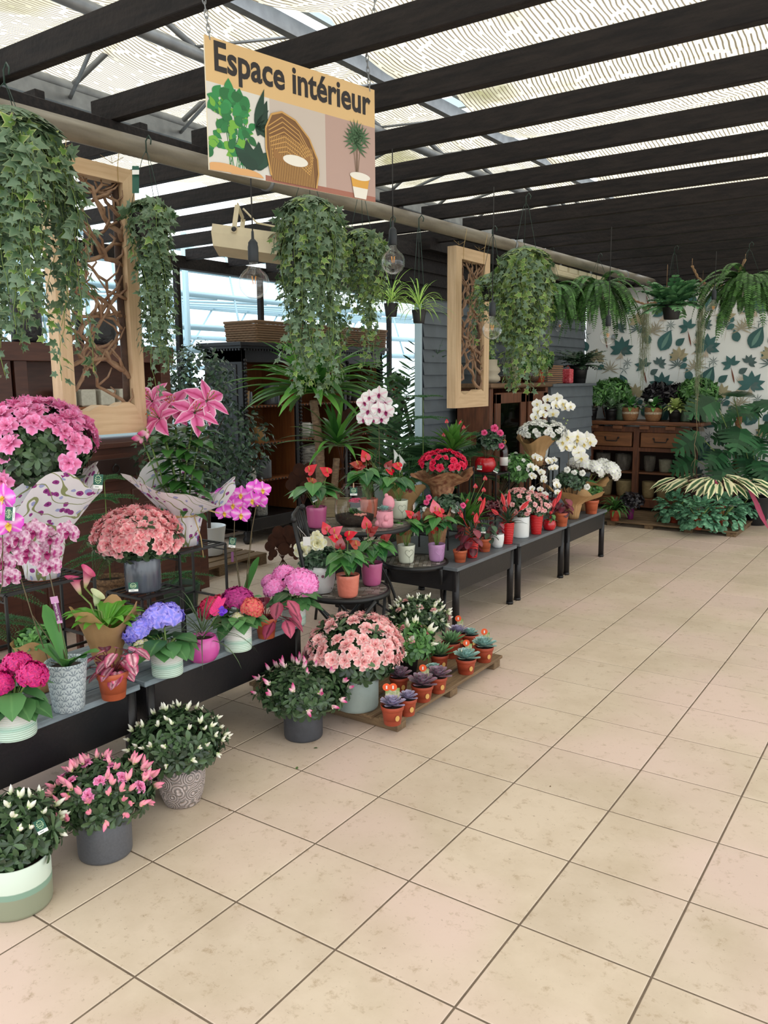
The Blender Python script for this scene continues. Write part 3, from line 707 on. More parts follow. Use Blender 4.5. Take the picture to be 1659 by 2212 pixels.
def rosette(b, c, r, n=34, m=0, el0=.1, W=.42, thick=True, shape='paddle', up=1.35):
    ga_ = PI*(3-5**.5)
    for i in range(n):
        t = i/n; el = el0+(up-el0)*t; L = r*(1-.55*t)*R_.uniform(.93, 1.05); a = i*ga_
        d = V((math.cos(a)*math.cos(el), math.sin(a)*math.cos(el), math.sin(el)))
        leaf(b, V(c)+d*.05*r+V((0, 0, .10*r*t)), basis(d, UP), L, L*W*1.1, shape, -.12, .35, m)
# ============================================================ FOLIAGE GENERATORS (local coordinates, one mesh each)
def ell_pts(n, c, rx, ry, rz, lo=-.35, seedj=.12, inner=0.0):
    out = []
    for _ in range(n):
        d = rdir(lo, 1.0); q = R_.uniform(1-seedj, 1.0) if R_.random() > inner else R_.uniform(.45, .85)
        out.append((V((c.x+d.x*rx*q, c.y+d.y*ry*q, c.z+d.z*rz*q)), V((d.x/rx, d.y/ry, d.z/rz)).normalized()))
    return out
def spaced(n, c, rx, ry, rz, lo, mind, tries=30):
    out = []
    for _ in range(n*tries):
        if len(out) >= n: break
        d = rdir(lo, 1.0); p = V((c.x+d.x*rx, c.y+d.y*ry, c.z+d.z*rz))
        if all((p-q).length > mind for q, _ in out): out.append((p, V((d.x/rx, d.y/ry, d.z/rz)).normalized()))
    return out
def bush(P, c, rx, rz, m=G_AZ, n=230, L=.032, W=.013, lo=-.45, whorl=6, shape='obov', ry=None, part='foliage', stems=True, droop=.2):
    b = MB(); ry = ry or rx
    for p, nr in ell_pts(n, c, rx, ry, rz, lo, .14, .32):
        a0 = R_.uniform(0, 6)
        if R_.random() < .14: p = c+(p-c)*R_.uniform(1.04, 1.18)
        for k in range(whorl):
            t = nr.orthogonal().normalized(); t = Matrix.Rotation(a0+2*PI*k/whorl, 3, nr) @ t
            d = (t+nr*R_.uniform(.1, .9)).normalized(); s = R_.uniform(.7, 1.15)
            leaf(b, p, basis(d, nr+UP*.4), L*s*1.25, W*s*1.4, shape, droop, .3)
    b.build(part, m, P.root)
    if stems:
        b = MB(); base = V((c.x*.15, c.y*.15, P.H*.8))
        for p, nr in ell_pts(22, c, rx*.85, ry*.85, rz*.8, lo): b.tube([base+V((R_.uniform(-.01, .01), R_.uniform(-.01, .01), 0)), (base+p)*.5+V((0, 0, -.01)), p], .0022, 4)
        b.build('stem', G_BROWNSTEM, P.root)
def scatter(P, me, c, rx, rz, n, s, mind, lo=-.1, tilt=.35, ry=None, grow=1.1, name=None):
    if me in (bud_w, bud_p, bud_r): s *= 1.1; grow = 1.12
    for p, nr in spaced(n, c, rx*grow, (ry or rx)*grow, rz*grow, lo, mind):
        d = (nr+V((R_.uniform(-tilt, tilt), R_.uniform(-tilt, tilt), R_.uniform(-.1, tilt)))).normalized()
        Mx = Matrix.Rotation(R_.uniform(0, 6), 3, d) @ basis(d.orthogonal(), d)
        inst(R_.choice(me) if isinstance(me, (list, tuple)) else me, P.root, p, Mx, s*R_.uniform(.85, 1.15), name)
def bigleaves(P, m, spots, part='foliage', stemfrom=None, sm=G_STEM, shape='ovate', droop=.35, fold=.18, face=None, r=.002):
    """spots: (point, dir, length, width) in local coordinates"""
    b = MB(); st = MB()
    for p, d, L, W in spots:
        leaf(b, p, basis(d, face or UP), L, W, shape, droop, fold, 0, .03*W)
        f = stemfrom or V((0, 0, P.H*.85)); st.tube([f, (f+p)*.5+V((0, 0, (p-f).length*.15)), p], r, 4)
    b.build(part, m, P.root)
    st.build('stem', sm, P.root)
def hydrangea(P, heads, leafmat=G_HY, nleaf=18, Ls=.11, spread=1.0):
    """heads: (px, py, rpx, mesh[, fwd])"""
    tops = []
    for hd in heads:
        p = P.L(hd[0], hd[1], hd[4] if len(hd) > 4 else 0); r = hd[2]*P.k
        d = (V((p.x*1.4, p.y*1.4, .12))).normalized(); d = (d+UP*.8+FV*-.25).normalized()
        inst(hd[3], P.root, p-d*r*.45, Matrix.Rotation(R_.uniform(0, 6), 3, d) @ basis(d.orthogonal(), d), r*1.12, 'flower_head'); tops.append((p-d*r*.5, r))
    b = MB(); base = V((0, 0, P.H*.8))
    for p, r in tops: b.tube([base, base.lerp(p, .5)+V((0, 0, .01)), p], .0035, 6)
    top = sum((p.z for p, _ in tops))/len(tops); sp = []
    for i in range(nleaf):
        a = i*2.4; z = P.H*.95+(top-P.H)*R_.uniform(.05, .8); d = V((math.cos(a), math.sin(a), R_.uniform(-.25, .35)))
        q = V((math.cos(a)*P.R*.45*spread, math.sin(a)*P.R*.45*spread, z)); sp.append((q, d, Ls*R_.uniform(.8, 1.15), Ls*.82))
    lb = MB()
    for p, d, L, W in sp:
        leaf(lb, p, basis(d, UP), L, W, 'ovate', .45, .16, 0, .012); b.tube([base, p], .002, 4)
    lb.build('foliage', leafmat, P.root); b.build('stem', G_STEM, P.root)
def anthurium(P, c, r, flowers, mesh, n=16, L=.075, lm=G_AN, shape='heart', up=.25, W=.8, sz=.045):
    L *= 1.3; sz *= 1.6; n += 4
    b = MB(); st = MB(); base = V((0, 0, P.H*.85))
    for i in range(n):
        a = i*2.4+R_.uniform(-.2, .2); el = R_.uniform(-.15, 1.0); d = V((math.cos(a), math.sin(a), up+el*.5)).normalized()
        p = V((c.x+math.cos(a)*r*R_.uniform(.35, .8)*math.cos(el*.6), c.y+math.sin(a)*r*R_.uniform(.35, .8), c.z+r*el*.55)); ll = L*R_.uniform(.75, 1.15)
        dd = V((math.cos(a), math.sin(a), -.25+R_.uniform(-.3, .3))).normalized()
        leaf(b, p, basis(dd, UP+V((0, 0, .2))), ll, ll*W, shape, .25, .12, 0, .01); st.tube([base+V((math.cos(a), math.sin(a), 0))*.006, (base+p)*.5+V((0, 0, .008)), p], .0014, 4)
    b.build('foliage', lm, P.root)
    for k, f in enumerate(flowers):
        p = P.L(f[0], f[1], f[3] if len(f) > 3 else 0); me = f[2] if len(f) > 2 and f[2] else mesh
        d = (RV*R_.uniform(-.9, .9)+UP*R_.uniform(.2, .8)).normalized()
        inst(me, P.root, p, basis(d, UP*.75+(-FV)*.8), sz*R_.uniform(.85, 1.15), 'flower'); st.tube([base, (base+p)*.5+V((R_.uniform(-.01, .01), 0, .01)), p], .0015, 5)
    st.build('stem', G_STEM, P.root)
def orchid_spike(P, me, base, pts, blooms, s, bm=None, stake=True, nbuds=2):
    """pts: px path of the spike, blooms: px positions"""
    st = MB(); path = [base]+[P.L(x, y) for x, y in pts]; st.tube(path, .0022, 6)
    if stake: st.tube([base+V((.006, 0, 0)), path[min(2, len(path)-1)]+V((.004, 0, 0))], .0016, 5)
    for (x, y) in blooms:
        p = P.L(x, y, R_.uniform(0, .03)); q = min(path, key=lambda t: (t-p).length); st.tube([q, (p+q)*.5+V((0, 0, .008)), p], .0012, 4)
        z = (-FV+RV*R_.uniform(-.45, .45)+UP*R_.uniform(-.2, .1)).normalized()
        yv = (UP+RV*R_.uniform(-.2, .2)); Mx = basis(yv-z*yv.dot(z), z); inst(me, P.root, p, Mx, s*R_.uniform(.9, 1.1), 'bloom')
    st.build('flower_spike', mat('orchid_stem', srgb(88, 76, 48), .5), P.root)
def orchid_leaves(P, n=5, L=.17, W=.055, m=None, up=.7, H=None):
    b = MB(); z = H if H is not None else P.H*.86
    for i in range(n):
        a = i*PI*.93+.4; strap(b, V((math.cos(a)*.008, math.sin(a)*.008, z)), V((math.cos(a), math.sin(a), up)), L*R_.uniform(.8, 1.1), W, .9, 0, 6, .25, shape='paddle')
    b.build('foliage', m or G_AN, P.root)
def ivy(rt, c, strands, L, spread, s=.03, up=True, frac=.12, top=60, dirs=None, mats=(G_IVY, G_IVYL), step=.022):
    """trailing ivy: strands start at the basket rim, arch outwards, hang down"""
    b = MB(); st = MB(); c = V(c)
    def put(p, d, sz, face):
        M_ = basis(d, face); ivyleaf(b, p, M_, sz, 1 if R_.random() < frac else 0)
    for i in range(strands):
        a = R_.uniform(0, 2*PI); o = V((math.cos(a), math.sin(a), 0)); ln = L*(R_.uniform(.3, .95) if R_.random() < .8 else R_.uniform(.95, 1.25)); p = c+o*spread*.35; v = (o*1.0+UP*R_.uniform(.2, .9)).normalized(); pts = [p.copy()]
        w = R_.uniform(.25, .7); q = 0.0
        while q < ln:
            v = (v+V((R_.uniform(-.35, .35), R_.uniform(-.35, .35), -.42))).normalized()
            off = V((p.x-c.x, p.y-c.y, 0))
            if off.length > spread*(w+.35): v = (v-off.normalized()*.5+V((0, 0, -.2))).normalized()
            p = p+v*step; q += step; pts.append(p.copy())
            for _ in range(2):
                t = Matrix.Rotation(R_.uniform(0, 6.28), 3, v) @ v.orthogonal(); f = (off.normalized() if off.length > .01 else o)
                d = (t+V((0, 0, -.55))).normalized(); put(p+t*.012, d, s*R_.uniform(.6, 1.2)*(1-.3*q/ln), f+UP*.35+V((R_.uniform(-.4, .4), R_.uniform(-.4, .4), 0)))
        st.tube(pts[::2]+[pts[-1]], .0012, 4)
    for i in range(top):
        d = rdir(0, 1); p = c+V((d.x*spread*.6, d.y*spread*.6, .02+d.z*spread*.35)); put(p, (V((d.x, d.y, -.2))+V((R_.uniform(-.3, .3), R_.uniform(-.3, .3), 0))).normalized(), s*R_.uniform(.7, 1.2), d+UP*.3)
    b.build('foliage', list(mats), rt); st.build('vine', G_STEM, rt)
def frond(b, p, d, L, W, droop, m=0, n=16, pin=.5, lw=.16, shape='small', up=None, sw=0):
    """pinnate frond"""
    p = V(p); d = V(d).normalized(); sd = d.cross(up or UP).normalized(); pts = [p.copy()]
    for i in range(n):
        t = (i+1)/n; d = (d+V((0, 0, -droop/n*(.6+t)))).normalized(); sd = (sd-d*sd.dot(d)).normalized(); p = p+d*(L/n); pts.append(p.copy()); nr = sd.cross(d)
        w = W*math.sin(PI*min(1, .12+.88*t))**.6*(1 if t < .95 else .5)
        for s_ in (-1, 1):
            dd = (sd*s_+d*(.35+sw)+V((0, 0, -.08))).normalized(); leaf(b, p, basis(dd, nr), w*R_.uniform(.9, 1.1), w*lw*2, shape, .2, .15, m)
    b.tube(pts[::3]+[pts[-1]], .0012, 4, m)
def fern(rt, c, n, L, W=.05, droop=1.6, m=G_FERN, part='foliage', lo=-.1, nn=22, lw=.2):
    b = MB()
    for i in range(n):
        a = i*2.4+R_.uniform(-.2, .2); e = R_.uniform(lo, 1.1); frond(b, V(c)+V((math.cos(a)*.03, math.sin(a)*.03, 0)), V((math.cos(a), math.sin(a), e)), L*R_.uniform(.6, 1.1), W, droop*R_.uniform(.8, 1.3), 0, nn, lw=lw)
    b.build(part, m, rt)
def norfolk(rt, base, h, tiers, r, nb=6, m=G_PINE, up=.1, trunk=True, az=None):
    b = MB(); base = V(base)
    tk = MB(); tk.tube([base, base+V((0, 0, h))], [.005, .002], 6)
    for t in range(tiers):
        z = h*(.25+.75*t/max(1, tiers-1)); rr = r*(1-.62*t/max(1, tiers))
        for k in range(nb):
            a = 2*PI*k/nb+t*.5+(az or 0); d = V((math.cos(a), math.sin(a), up+.15*t/tiers)); p = base+V((0, 0, z)); sd = d.cross(UP).normalized(); n = max(5, int(rr/.016)); dd = d.normalized()
            for i in range(n):
                f = (i+1)/n; dd = (dd+V((0, 0, -.035))).normalized(); q = p+dd*(rr/n); tw = rr*.30*(1-f*.75)*(1 if i > 0 else .3)
                for s_ in (-1, 1):
                    e = q+(sd*s_+dd*.7)*tw+V((0, 0, tw*.15)); mseg = max(2, int(tw/.011)); cur = q
                    for j in range(mseg):
                        nx = q.lerp(e, (j+1)/mseg); ax = (nx-cur).normalized()
                        for w_ in range(4):
                            tt = Matrix.Rotation(w_*1.57+j, 3, ax) @ ax.orthogonal().normalized(); leaf(b, cur, basis((tt*.7+ax).normalized(), tt), .012, .0035, 'n3', -.2, 0)
                        cur = nx
                for w_ in range(5):
                    tt = Matrix.Rotation(w_*1.26+i, 3, dd) @ dd.orthogonal().normalized(); leaf(b, q, basis((tt*.8+dd).normalized(), tt), .013, .004, 'n3', -.2, 0)
                tk.tube([p, q], .0012, 4); p = q
    b.build('foliage', m, rt)
    tk.build('trunk', G_STEM, rt)
SH['n3'] = [(0, 1), (1, 0)]
def palm(rt, base, n, L, W, m=G_PALM, droop=.9, az=None, lo=.5, nn=20, lw=.06, sw=.3):
    b = MB()
    for i in range(n):
        a = i*2.4 if az is None else az[i % len(az)]+R_.uniform(-.2, .2); e = R_.uniform(lo, lo+1.2)
        frond(b, V(base), V((math.cos(a), math.sin(a), e)), L*R_.uniform(.75, 1.1), W, droop, 0, nn, lw=lw, shape='lance', sw=sw)
    b.build('foliage', m, rt)
def crown_straps(rt, c, n, L, W, droop=.7, m=G_YUC, lo=-.3, hi=1.0, part='foliage', n2=7, shape='strap', fold=.35):
    b = MB()
    for i in range(n):
        e = lo+(hi-lo)*(i/n); a = i*2.399+R_.uniform(-.2, .2); ce = math.sqrt(max(0, 1-e*e)); d = V((math.cos(a)*ce, math.sin(a)*ce, e+.1))
        strap(b, V(c)+d*.012+V((0, 0, .05*i/n)), d, L*R_.uniform(.7, 1.08)*(1-.25*max(0, e)), W*R_.uniform(.8, 1.1), droop*R_.uniform(.6, 1.3), 0, n2, fold, shape=shape)
    b.build(part, m, rt)
def monstera(b, p, M, s, m=0, nl=6, droop=.35):
    p = V(p); prev = None
    for sd in (-1, 1):
        for k in range(nl+1):
            t0 = -.12+1.0*k/(nl+1); t1 = t0+1.0/(nl+1); g = .03
            wo = [.30, .50, .56, .52, .44, .32, .17, .05]; w0 = wo[min(k, 7)]*1.05; w1 = wo[min(k+1, 7)]
            def q(x, y): return p+M @ V((sd*x*s, y*s, (-droop*(y*y*.5+x*x*1.1)+.05*x)*s))
            sk = .16
            vs = [q(0, max(t0, 0)), q(0, max(t1, .02)), q(w0*.45, t1+sk*.3), q(w0*.45, t0+sk*.3), q(w0, t0+sk+g), q(w1, t1+sk-g-.03), q(w0*.75, t0+sk*.6+g), q(w1*.75+.02, t1+sk*.6-g)]
            b.add(vs, [(0, 1, 2, 3), (3, 2, 7, 6), (6, 7, 5, 4)], m, [0, 0, .4, .4, 1, 1, .8, .8])
def wrap(P, m, r0, z0, r1, z1, ruff=.12, nf=7, tilt=(0, 0), part='paper_wrap', seed=0, low=True, dz=.25, n=72):
    b = MB(); rr = random.Random(seed); ph = [rr.uniform(0, 6) for _ in range(4)]
    t = r0*1.06
    prof = ([(P.R*.78, .004), (P.R*.84, P.H*.3), (t, z0*.9)] if low else [])+[(t*.98, z0), (r0*1.1+.15*(r1-r0), z0+(z1-z0)*.25), (r0+.45*(r1-r0), z0+(z1-z0)*.5), (r0+.75*(r1-r0), z0+(z1-z0)*.8), (r1, z1)]
    def tw(a, r, z):
        f = max(0, (z-z0)/(z1-z0)); w = math.sin(nf*a+ph[0])*.5+math.sin((nf+3)*a+ph[1])*.3+math.sin(2*a+ph[2])*.5; cr = .03*math.sin(17*a+ph[3])*(1 if z < z0*1.1 else .6)
        return (r*(1+ruff*f*w+cr), z+f*(z1-z0)*dz*(math.sin(4*a+ph[1])*.6+math.sin(3*a+ph[2])*.6)+f*(tilt[0]*math.cos(a)+tilt[1]*math.sin(a)))
    b.lathe(prof, n, tw=tw)
    return b.build(part, m, P.root)
TXT = {}
TAGG = mat('dark_green_card', srgb(22, 82, 66), .5); TAGW = mat('white_card', srgb(232, 232, 228), .5); TAGO = mat('pale_print', srgb(190, 214, 170), .5)
def card(rt, p, w=.032, h=.045, face=None, roll=0, part='price_card'):
    """green shop card with wreath, pale lettering and a white foot"""
    b = MB(); z = V(face if face is not None else -FV).normalized(); M_ = basis(UP-z*UP.dot(z), z, 0)
    M_ = Matrix.Rotation(roll, 3, z) @ M_
    q = lambda x, y, d=0: V(p)+M_ @ V((x*w, y*h, d))
    def quad(x0, y0, x1, y1, d, m): b.add([q(x0, y0, d), q(x1, y0, d), q(x1, y1, d), q(x0, y1, d)], [(0, 1, 2, 3)], m, None, False)
    b.box(V(p), (w, h, .0012), 0, M_)
    quad(-.5, -.5, .5, -.25, .0008, 1)
    for k in range(12):
        a = 2*PI*k/12; cx, cy_ = .30*math.cos(a), .14+.27*math.sin(a); quad(cx-.05, cy_-.03, cx+.05, cy_+.03, .0009, 2)
    for ty, t_ in ((.16, 'Art Cour'), (.02, 'Végétal')):
        if t_ not in TXT: TXT[t_] = text_mb(t_, 1.0, .01)
        tv, tf = TXT[t_]; wx = max(v[0] for v in tv); k_ = .56/wx; b.add([q((v[0]-wx/2)*k_, ty+v[1]*k_*.9*w/h*1.2, .0011) for v in tv], tf, 2, None, False)
    quad(-.3, -.40, .1, -.36, .001, 0)
    return b.build(part, [TAGG, TAGW, TAGO], rt)
# ============================================================ FURNITURE AND FITTINGS
WOOD_PAL = mat('weathered_pallet_wood', srgb(134, 108, 78), .8, noise=.8, nscale=8, ncol=srgb(92, 72, 52), stretch=(8, .7, 8), bump=.4)
WOOD_PAL2 = mat('weathered_pallet_wood_x', srgb(128, 104, 76), .8, noise=.8, nscale=8, ncol=srgb(92, 72, 52), stretch=(.7, 8, 8), bump=.4)
WOOD_PALE = mat('pale_raw_wood', srgb(212, 184, 148), .6, noise=.6, nscale=6, ncol=srgb(182, 150, 114), stretch=(9, 9, .6), bump=.15)
WOOD_PALEH = mat('pale_raw_wood_h', srgb(210, 182, 146), .6, noise=.6, nscale=6, ncol=srgb(184, 150, 114), stretch=(9, .6, 9), bump=.15)
WOOD_BR = mat('brown_cabinet_wood', srgb(118, 72, 48), .5, noise=.7, nscale=7, ncol=srgb(70, 42, 30), stretch=(6, 6, .8))
WOOD_BRH = mat('brown_cabinet_wood_h', srgb(132, 84, 54), .5, noise=.7, nscale=7, ncol=srgb(82, 50, 34), stretch=(.8, 6, 6))
WOOD_DK = mat('dark_buffet_wood', srgb(92, 54, 42), .45, noise=.6, nscale=7, ncol=srgb(60, 34, 28), stretch=(6, .8, 6))
WOOD_OR = mat('warm_inner_wood', srgb(150, 92, 50), .6, noise=.6, nscale=7, ncol=srgb(110, 62, 34), stretch=(6, 6, .6))
GREYPAINT = mat('grey_blue_bench_paint', srgb(138, 152, 160), .55, noise=.6, nscale=10, ncol=srgb(88, 98, 104), stretch=(5, .6, 5), bump=.25)
GREYPAINT2 = mat('grey_bench_paint', srgb(104, 110, 116), .55, noise=.5, nscale=10, ncol=srgb(84, 90, 96), stretch=(5, .6, 5))
TWIG = mat('bare_twig', srgb(156, 126, 100), .7, noise=.7, nscale=22, ncol=srgb(108, 76, 56), bump=.4)
BARK = mat('dark_bark', srgb(78, 56, 44), .8, noise=.7, nscale=20, ncol=srgb(50, 36, 30), bump=.5)
BULBG = glassmat('clear_bulb_glass', (.98, .98, .98), .14, .01, .16)
JARG = glassmat('clear_jar_glass', (.98, .99, .98), .10, .02, .12)
FILA = mat('amber_filament', srgb(236, 160, 70), .4)
def wbox(name, specs, m, parent, bev=.003):
    b = MB()
    for c, d in specs: b.box(c, d, 0, bev=bev)
    return b.build(name, m, parent)
# ---------- low benches
def bench(label, y0, y1, x0, x1, ztop, grey, apron=.155, slats=6, grp='low black benches with grey tops'):
    r = root('bench', label, 'bench', ((x0+x1)/2, (y0+y1)/2, 0), 0, grp); L = y1-y0; W = x1-x0
    b = MB(); sw = W/slats
    for k in range(slats):
        g = .012 if slats > 1 else 0
        b.box((-W/2+sw*(k+.5), R_.uniform(-.003, .003), ztop-.012), (sw-g, L, .024), 0, bev=.003)
    b.build('top', grey, r)
    b = MB(); z = ztop-.024-apron/2
    for s_ in (-1, 1): b.box((s_*(W/2-.03), 0, z), (.022, L-.03, apron), 0, bev=.002); b.box((0, s_*(L/2-.03), z), (W-.06, .022, apron), 0, bev=.002)
    b.build('apron', M_BLACK, r)
    for sx in (-1, 1):
        for sy in (-1, 1):
            b = MB(); x = sx*(W/2-.033); y = sy*(L/2-.04); b.tube([(x, y, 0.0), (x, y, ztop-.026)], .024, 14, 0); b.tube([(x, y, .0), (x, y, .02)], .026, 14, 0); b.build('leg', M_BLACK, r)
    return r
bench('nearest slatted blue-grey bench, white hydrangea and patterned orchid pots on it', -.22, .745, -1.05, -.44, .44, GREYPAINT, .17, 5)
bench('second slatted blue-grey bench, with the hot pink bowl planter on it', .765, 1.77, -1.05, -.44, .44, GREYPAINT, .17, 5)
bench('smooth grey-topped bench right behind the low mosaic chair seat', 3.21, 4.10, -1.2, -.37, .44, GREYPAINT2, .14, 1)
bench('middle grey-topped bench carrying the white pot of pink azalea', 4.15, 5.06, -1.2, -.37, .44, GREYPAINT2, .14, 1)
bench('farthest grey-topped bench carrying the kraft wrapped white hydrangea', 5.11, 6.03, -1.2, -.37, .44, GREYPAINT2, .14, 1)
# ---------- pallets
r = root('pallet', 'weathered wooden pallet on the tiles under the succulents', 'pallet', (-.33, 2.28, 0))
b = MB(); n = 7
for k in range(n): b.box((.47-.052-k*.139, R_.uniform(-.006, .006), .052), (.10, 1.12, .018), 0, bev=.003)
b.build('board', WOOD_PAL, r)
b = MB()
for y in (-.5, 0, .5): b.box((0, y, .0215), (.93, .075, .043), 0, bev=.004)
b.build('bearer', WOOD_PAL2, r)
r = root('pallet', 'wide low wooden pallet against the wallpapered wall under the brown cabinet', 'pallet', (-.45, 8.27, 0))
b = MB()
for k in range(9): b.box((0, -.6+k*.15, .05), (1.82, .125, .018), 0, bev=.003)
b.build('board', WOOD_PAL2, r)
b = MB()
for x in (-.85, -.42, 0, .42, .85): b.box((x, 0, .02), (.09, 1.3, .04), 0)
b.build('bearer', WOOD_PAL, r)
# ---------- bistro set: table and two folding chairs with mosaic tops
MOS = mat('stone_mosaic', srgb(150, 142, 132), .35, spec=.6)
def mosaic(r, z, rad, parent, part):
    b = MB(); rr = random.Random(int(rad*1000))
    b.lathe([(rad, z-.028), (rad+.004, z-.026), (rad+.004, z+.001), (rad-.012, z+.001), (rad-.012, z-.006), (.0001, z-.006)], 48); b.build('rim', M_IRON, parent)
    b = MB(); k = 0; y = -rad
    while y < rad:
        h = .028; x = -rad+rr.uniform(-.04, 0)
        while x < rad:
            w = rr.uniform(.03, .065); q = [(x+.0015, y+.0015), (x+w-.0015, y+.0015+rr.uniform(-.003, .003)), (x+w-.0015, y+h-.0015), (x+.0015, y+h-.0015+rr.uniform(-.003, .003))]
            if all(u*u+v*v < (rad-.016)**2 for u, v in q): b.add([(u, v, z) for u, v in q], [(0, 1, 2, 3)], 0, None, False)
            x += w
        y += h
    b.build(part, mat('mosaic_stone', srgb(126, 112, 98), .35, var=.35, col2=srgb(156, 152, 146), spec=.6), parent)
    b = MB(); b.lathe([(.0001, z-.002), (rad-.013, z-.002)], 40); b.build('grout_bed', mat('grey_grout', srgb(96, 92, 88), .8), parent)
t = root('bistro_table', 'round mosaic-topped black iron bistro table carrying the glass terrarium', 'table', (-1.02, 3.0, 0), math.radians(55), 'mosaic bistro set')
mosaic(t, .71, .37, t, 'table_top')
for sx in (-1, 1):
    for sy in (-1, 1):
        b = MB(); pts = []
        for i in range(9):
            f = i/8; pts.append((sx*(.22-.30*f+.08*math.sin(PI*f)), sy*(.26-.04*math.sin(PI*f)), .0+.685*f))
        b.tube(pts, .010, 8); b.build('leg', M_IRON, t)
b = MB()
for sy in (-1, 1): b.tube([(0, -.24*sy, .35), (0, .0, .36)], .007, 6)
b.tube([(-.2, -.24, .10), (-.2, .24, .10)], .007, 6); b.tube([(.2, -.24, .10), (.2, .24, .10)], .007, 6); b.build('stretcher', M_IRON, t)
def chair(label, loc, rz, rad, back=True):
    c = root('folding_chair' if back else 'plant_table', label, 'chair' if back else 'table', loc, rz, 'mosaic bistro set'); mosaic(c, .45, rad, c, 'seat')
    for sy in (-1, 1):
        y = sy*(rad-.02)
        b = MB(); b.tube([(.21, y, 0), (.02, y, .20), (-.16, y, .42)]+([(-.20, y, .50), (-.24, y, .72), (-.27, y, .88)] if back else []), .011, 8); b.build('back_leg', M_IRON, c)
        b = MB(); b.tube([(-.22, y*.9, 0), (.0, y*.9, .22), (.17, y*.9, .43)], .011, 8); b.build('front_leg', M_IRON, c)
    b = MB(); y = rad-.02
    if back: b.tube([(-.27, -y, .88), (-.285, -y*.6, .905), (-.285, y*.6, .905), (-.27, y, .88)], .010, 8); b.tube([(-.235, -y, .70), (-.245, 0, .69), (-.235, y, .70)], .008, 6)
    for k in range(-2, 3) if back else (): b.tube([(-.24, k*y*.33, .70), (-.262, k*y*.36, .80), (-.285, k*y*.33, .905)], .005, 6)
    if back: b.blob((-.27, -y, .895), .017, 0); b.blob((-.27, y, .895), .017, 0); b.build('backrest', M_IRON, c)
    b = MB(); b.tube([(.15, -y, .08), (.15, y, .08)], .008, 6); b.tube([(-.16, -y*.9, .06), (-.16, y*.9, .06)], .008, 6); b.build('stretcher', M_IRON, c)
    return c
ch = chair('black folding chair with mosaic seat, coral and pink anthurium pots on it', (-.64, 2.385, 0), math.radians(34), .25)
b = MB(); b.box((-.20, -.25, .78), (.04, .002, .05), 0, rot=Matrix.Rotation(.15, 3, 'X')); b.tube([(-.25, -.24, .86), (-.20, -.25, .805)], .001, 4); b.build('hang_tag', TAGW, ch)
chair('small round mosaic-topped folding stand, cream and lilac heart pots on it', (-.70, 3.22, 0), math.radians(-62), .22, False)
# ---------- wire plant stands on the benches
def stand(label, loc, w, d, h, rz=0, scroll=True, name='wire_plant_stand', grp='black wire plant stands'):
    r = root(name, label, 'plant stand', loc, rz, grp)
    for z_, nm in ((h, 'top'), ) + (((h*.3, 'lower_rail'),) if h > .25 else ()):
        b = MB(); P_ = [(-w/2, -d/2, z_), (w/2, -d/2, z_), (w/2, d/2, z_), (-w/2, d/2, z_)]
        for i in range(4): b.bar(P_[i], P_[(i+1) % 4], .010, .010)
        if nm == 'top':
            b.bar((-w/2, -d/2, z_-.03), (w/2, -d/2, z_-.03), .006); b.bar((-w/2, d/2, z_-.03), (w/2, d/2, z_-.03), .006)
            for k in range(1, 6): b.bar((-w/2+w*k/6, -d/2, z_-.002), (-w/2+w*k/6, d/2, z_-.002), .005)
            if scroll:
                for k in range(4):
                    c = (-w/2+w*(k+.5)/4, -d/2, z_-.015); b.tube([(c[0]+.012*math.cos(a*.7), c[1], c[2]+.012*math.sin(a*.7)) for a in range(10)], .002, 4)
        b.build(nm, M_IRON, r)
    for sx in (-1, 1):
        for sy in (-1, 1): b = MB(); b.bar((sx*w/2, sy*d/2, 0), (sx*w/2, sy*d/2, h), .010); b.build('leg', M_IRON, r)
    return r
ZB = .44
# ---------- hanging sign
S0 = atd(440, 78, 2.59); dirS = V((math.sin(math.radians(11.4)), math.cos(math.radians(11.4)), 0)); SW, SH_ = .743, .405
S0.z = 2.725
nS = dirS.cross(UP).normalized()     # faces +x
if nS.x < 0: nS = -nS
sg = root('hanging_sign', 'hanging printed sign reading Espace intérieur, with a rattan chair picture', 'sign', S0+dirS*SW/2+UP*-SH_, 0)
o0 = S0-sg.location
def sp(u, v, d=0): u = min(1, max(0, u)); v = min(1, max(0, v)); return o0+dirS*(u*SW)+UP*(-v*SH_)+nS*d
bd = MB(); rotS = Matrix((dirS, -nS, UP)).transposed(); bd.box(o0+dirS*SW/2-UP*SH_/2, (SW, .006, SH_), 0, rotS); bd.build('board', mat('board_edge', srgb(226, 214, 190), .6), sg)
pr = MB()
def srect(u0, v0, u1, v1, d, m, b=None): (b or pr).add([sp(u0, v0, d), sp(u1, v0, d), sp(u1, v1, d), sp(u0, v1, d)], [(0, 3, 2, 1)], m, None, False)
def sell(u, v, ru, rv, d, m, n=24, a0=0, a1=2*PI): pr.add([sp(u+ru*math.cos(a0+(a1-a0)*i/n), v+rv*math.sin(a0+(a1-a0)*i/n), d) for i in range(n)], [tuple(range(n))[::-1]], m, None, False)
def sleaf(u, v, L, w, ang, d, m):
    A = SW/SH_; pts = []
    for x, z in leafpoly(w, 7):
        X = (x*math.cos(ang)-z*math.sin(ang))*L; Z = (x*math.sin(ang)+z*math.cos(ang))*L; pts.append(sp(u+X/A, v-Z, d))
    pr.add(pts, [tuple(range(len(pts)))], m, None, False)
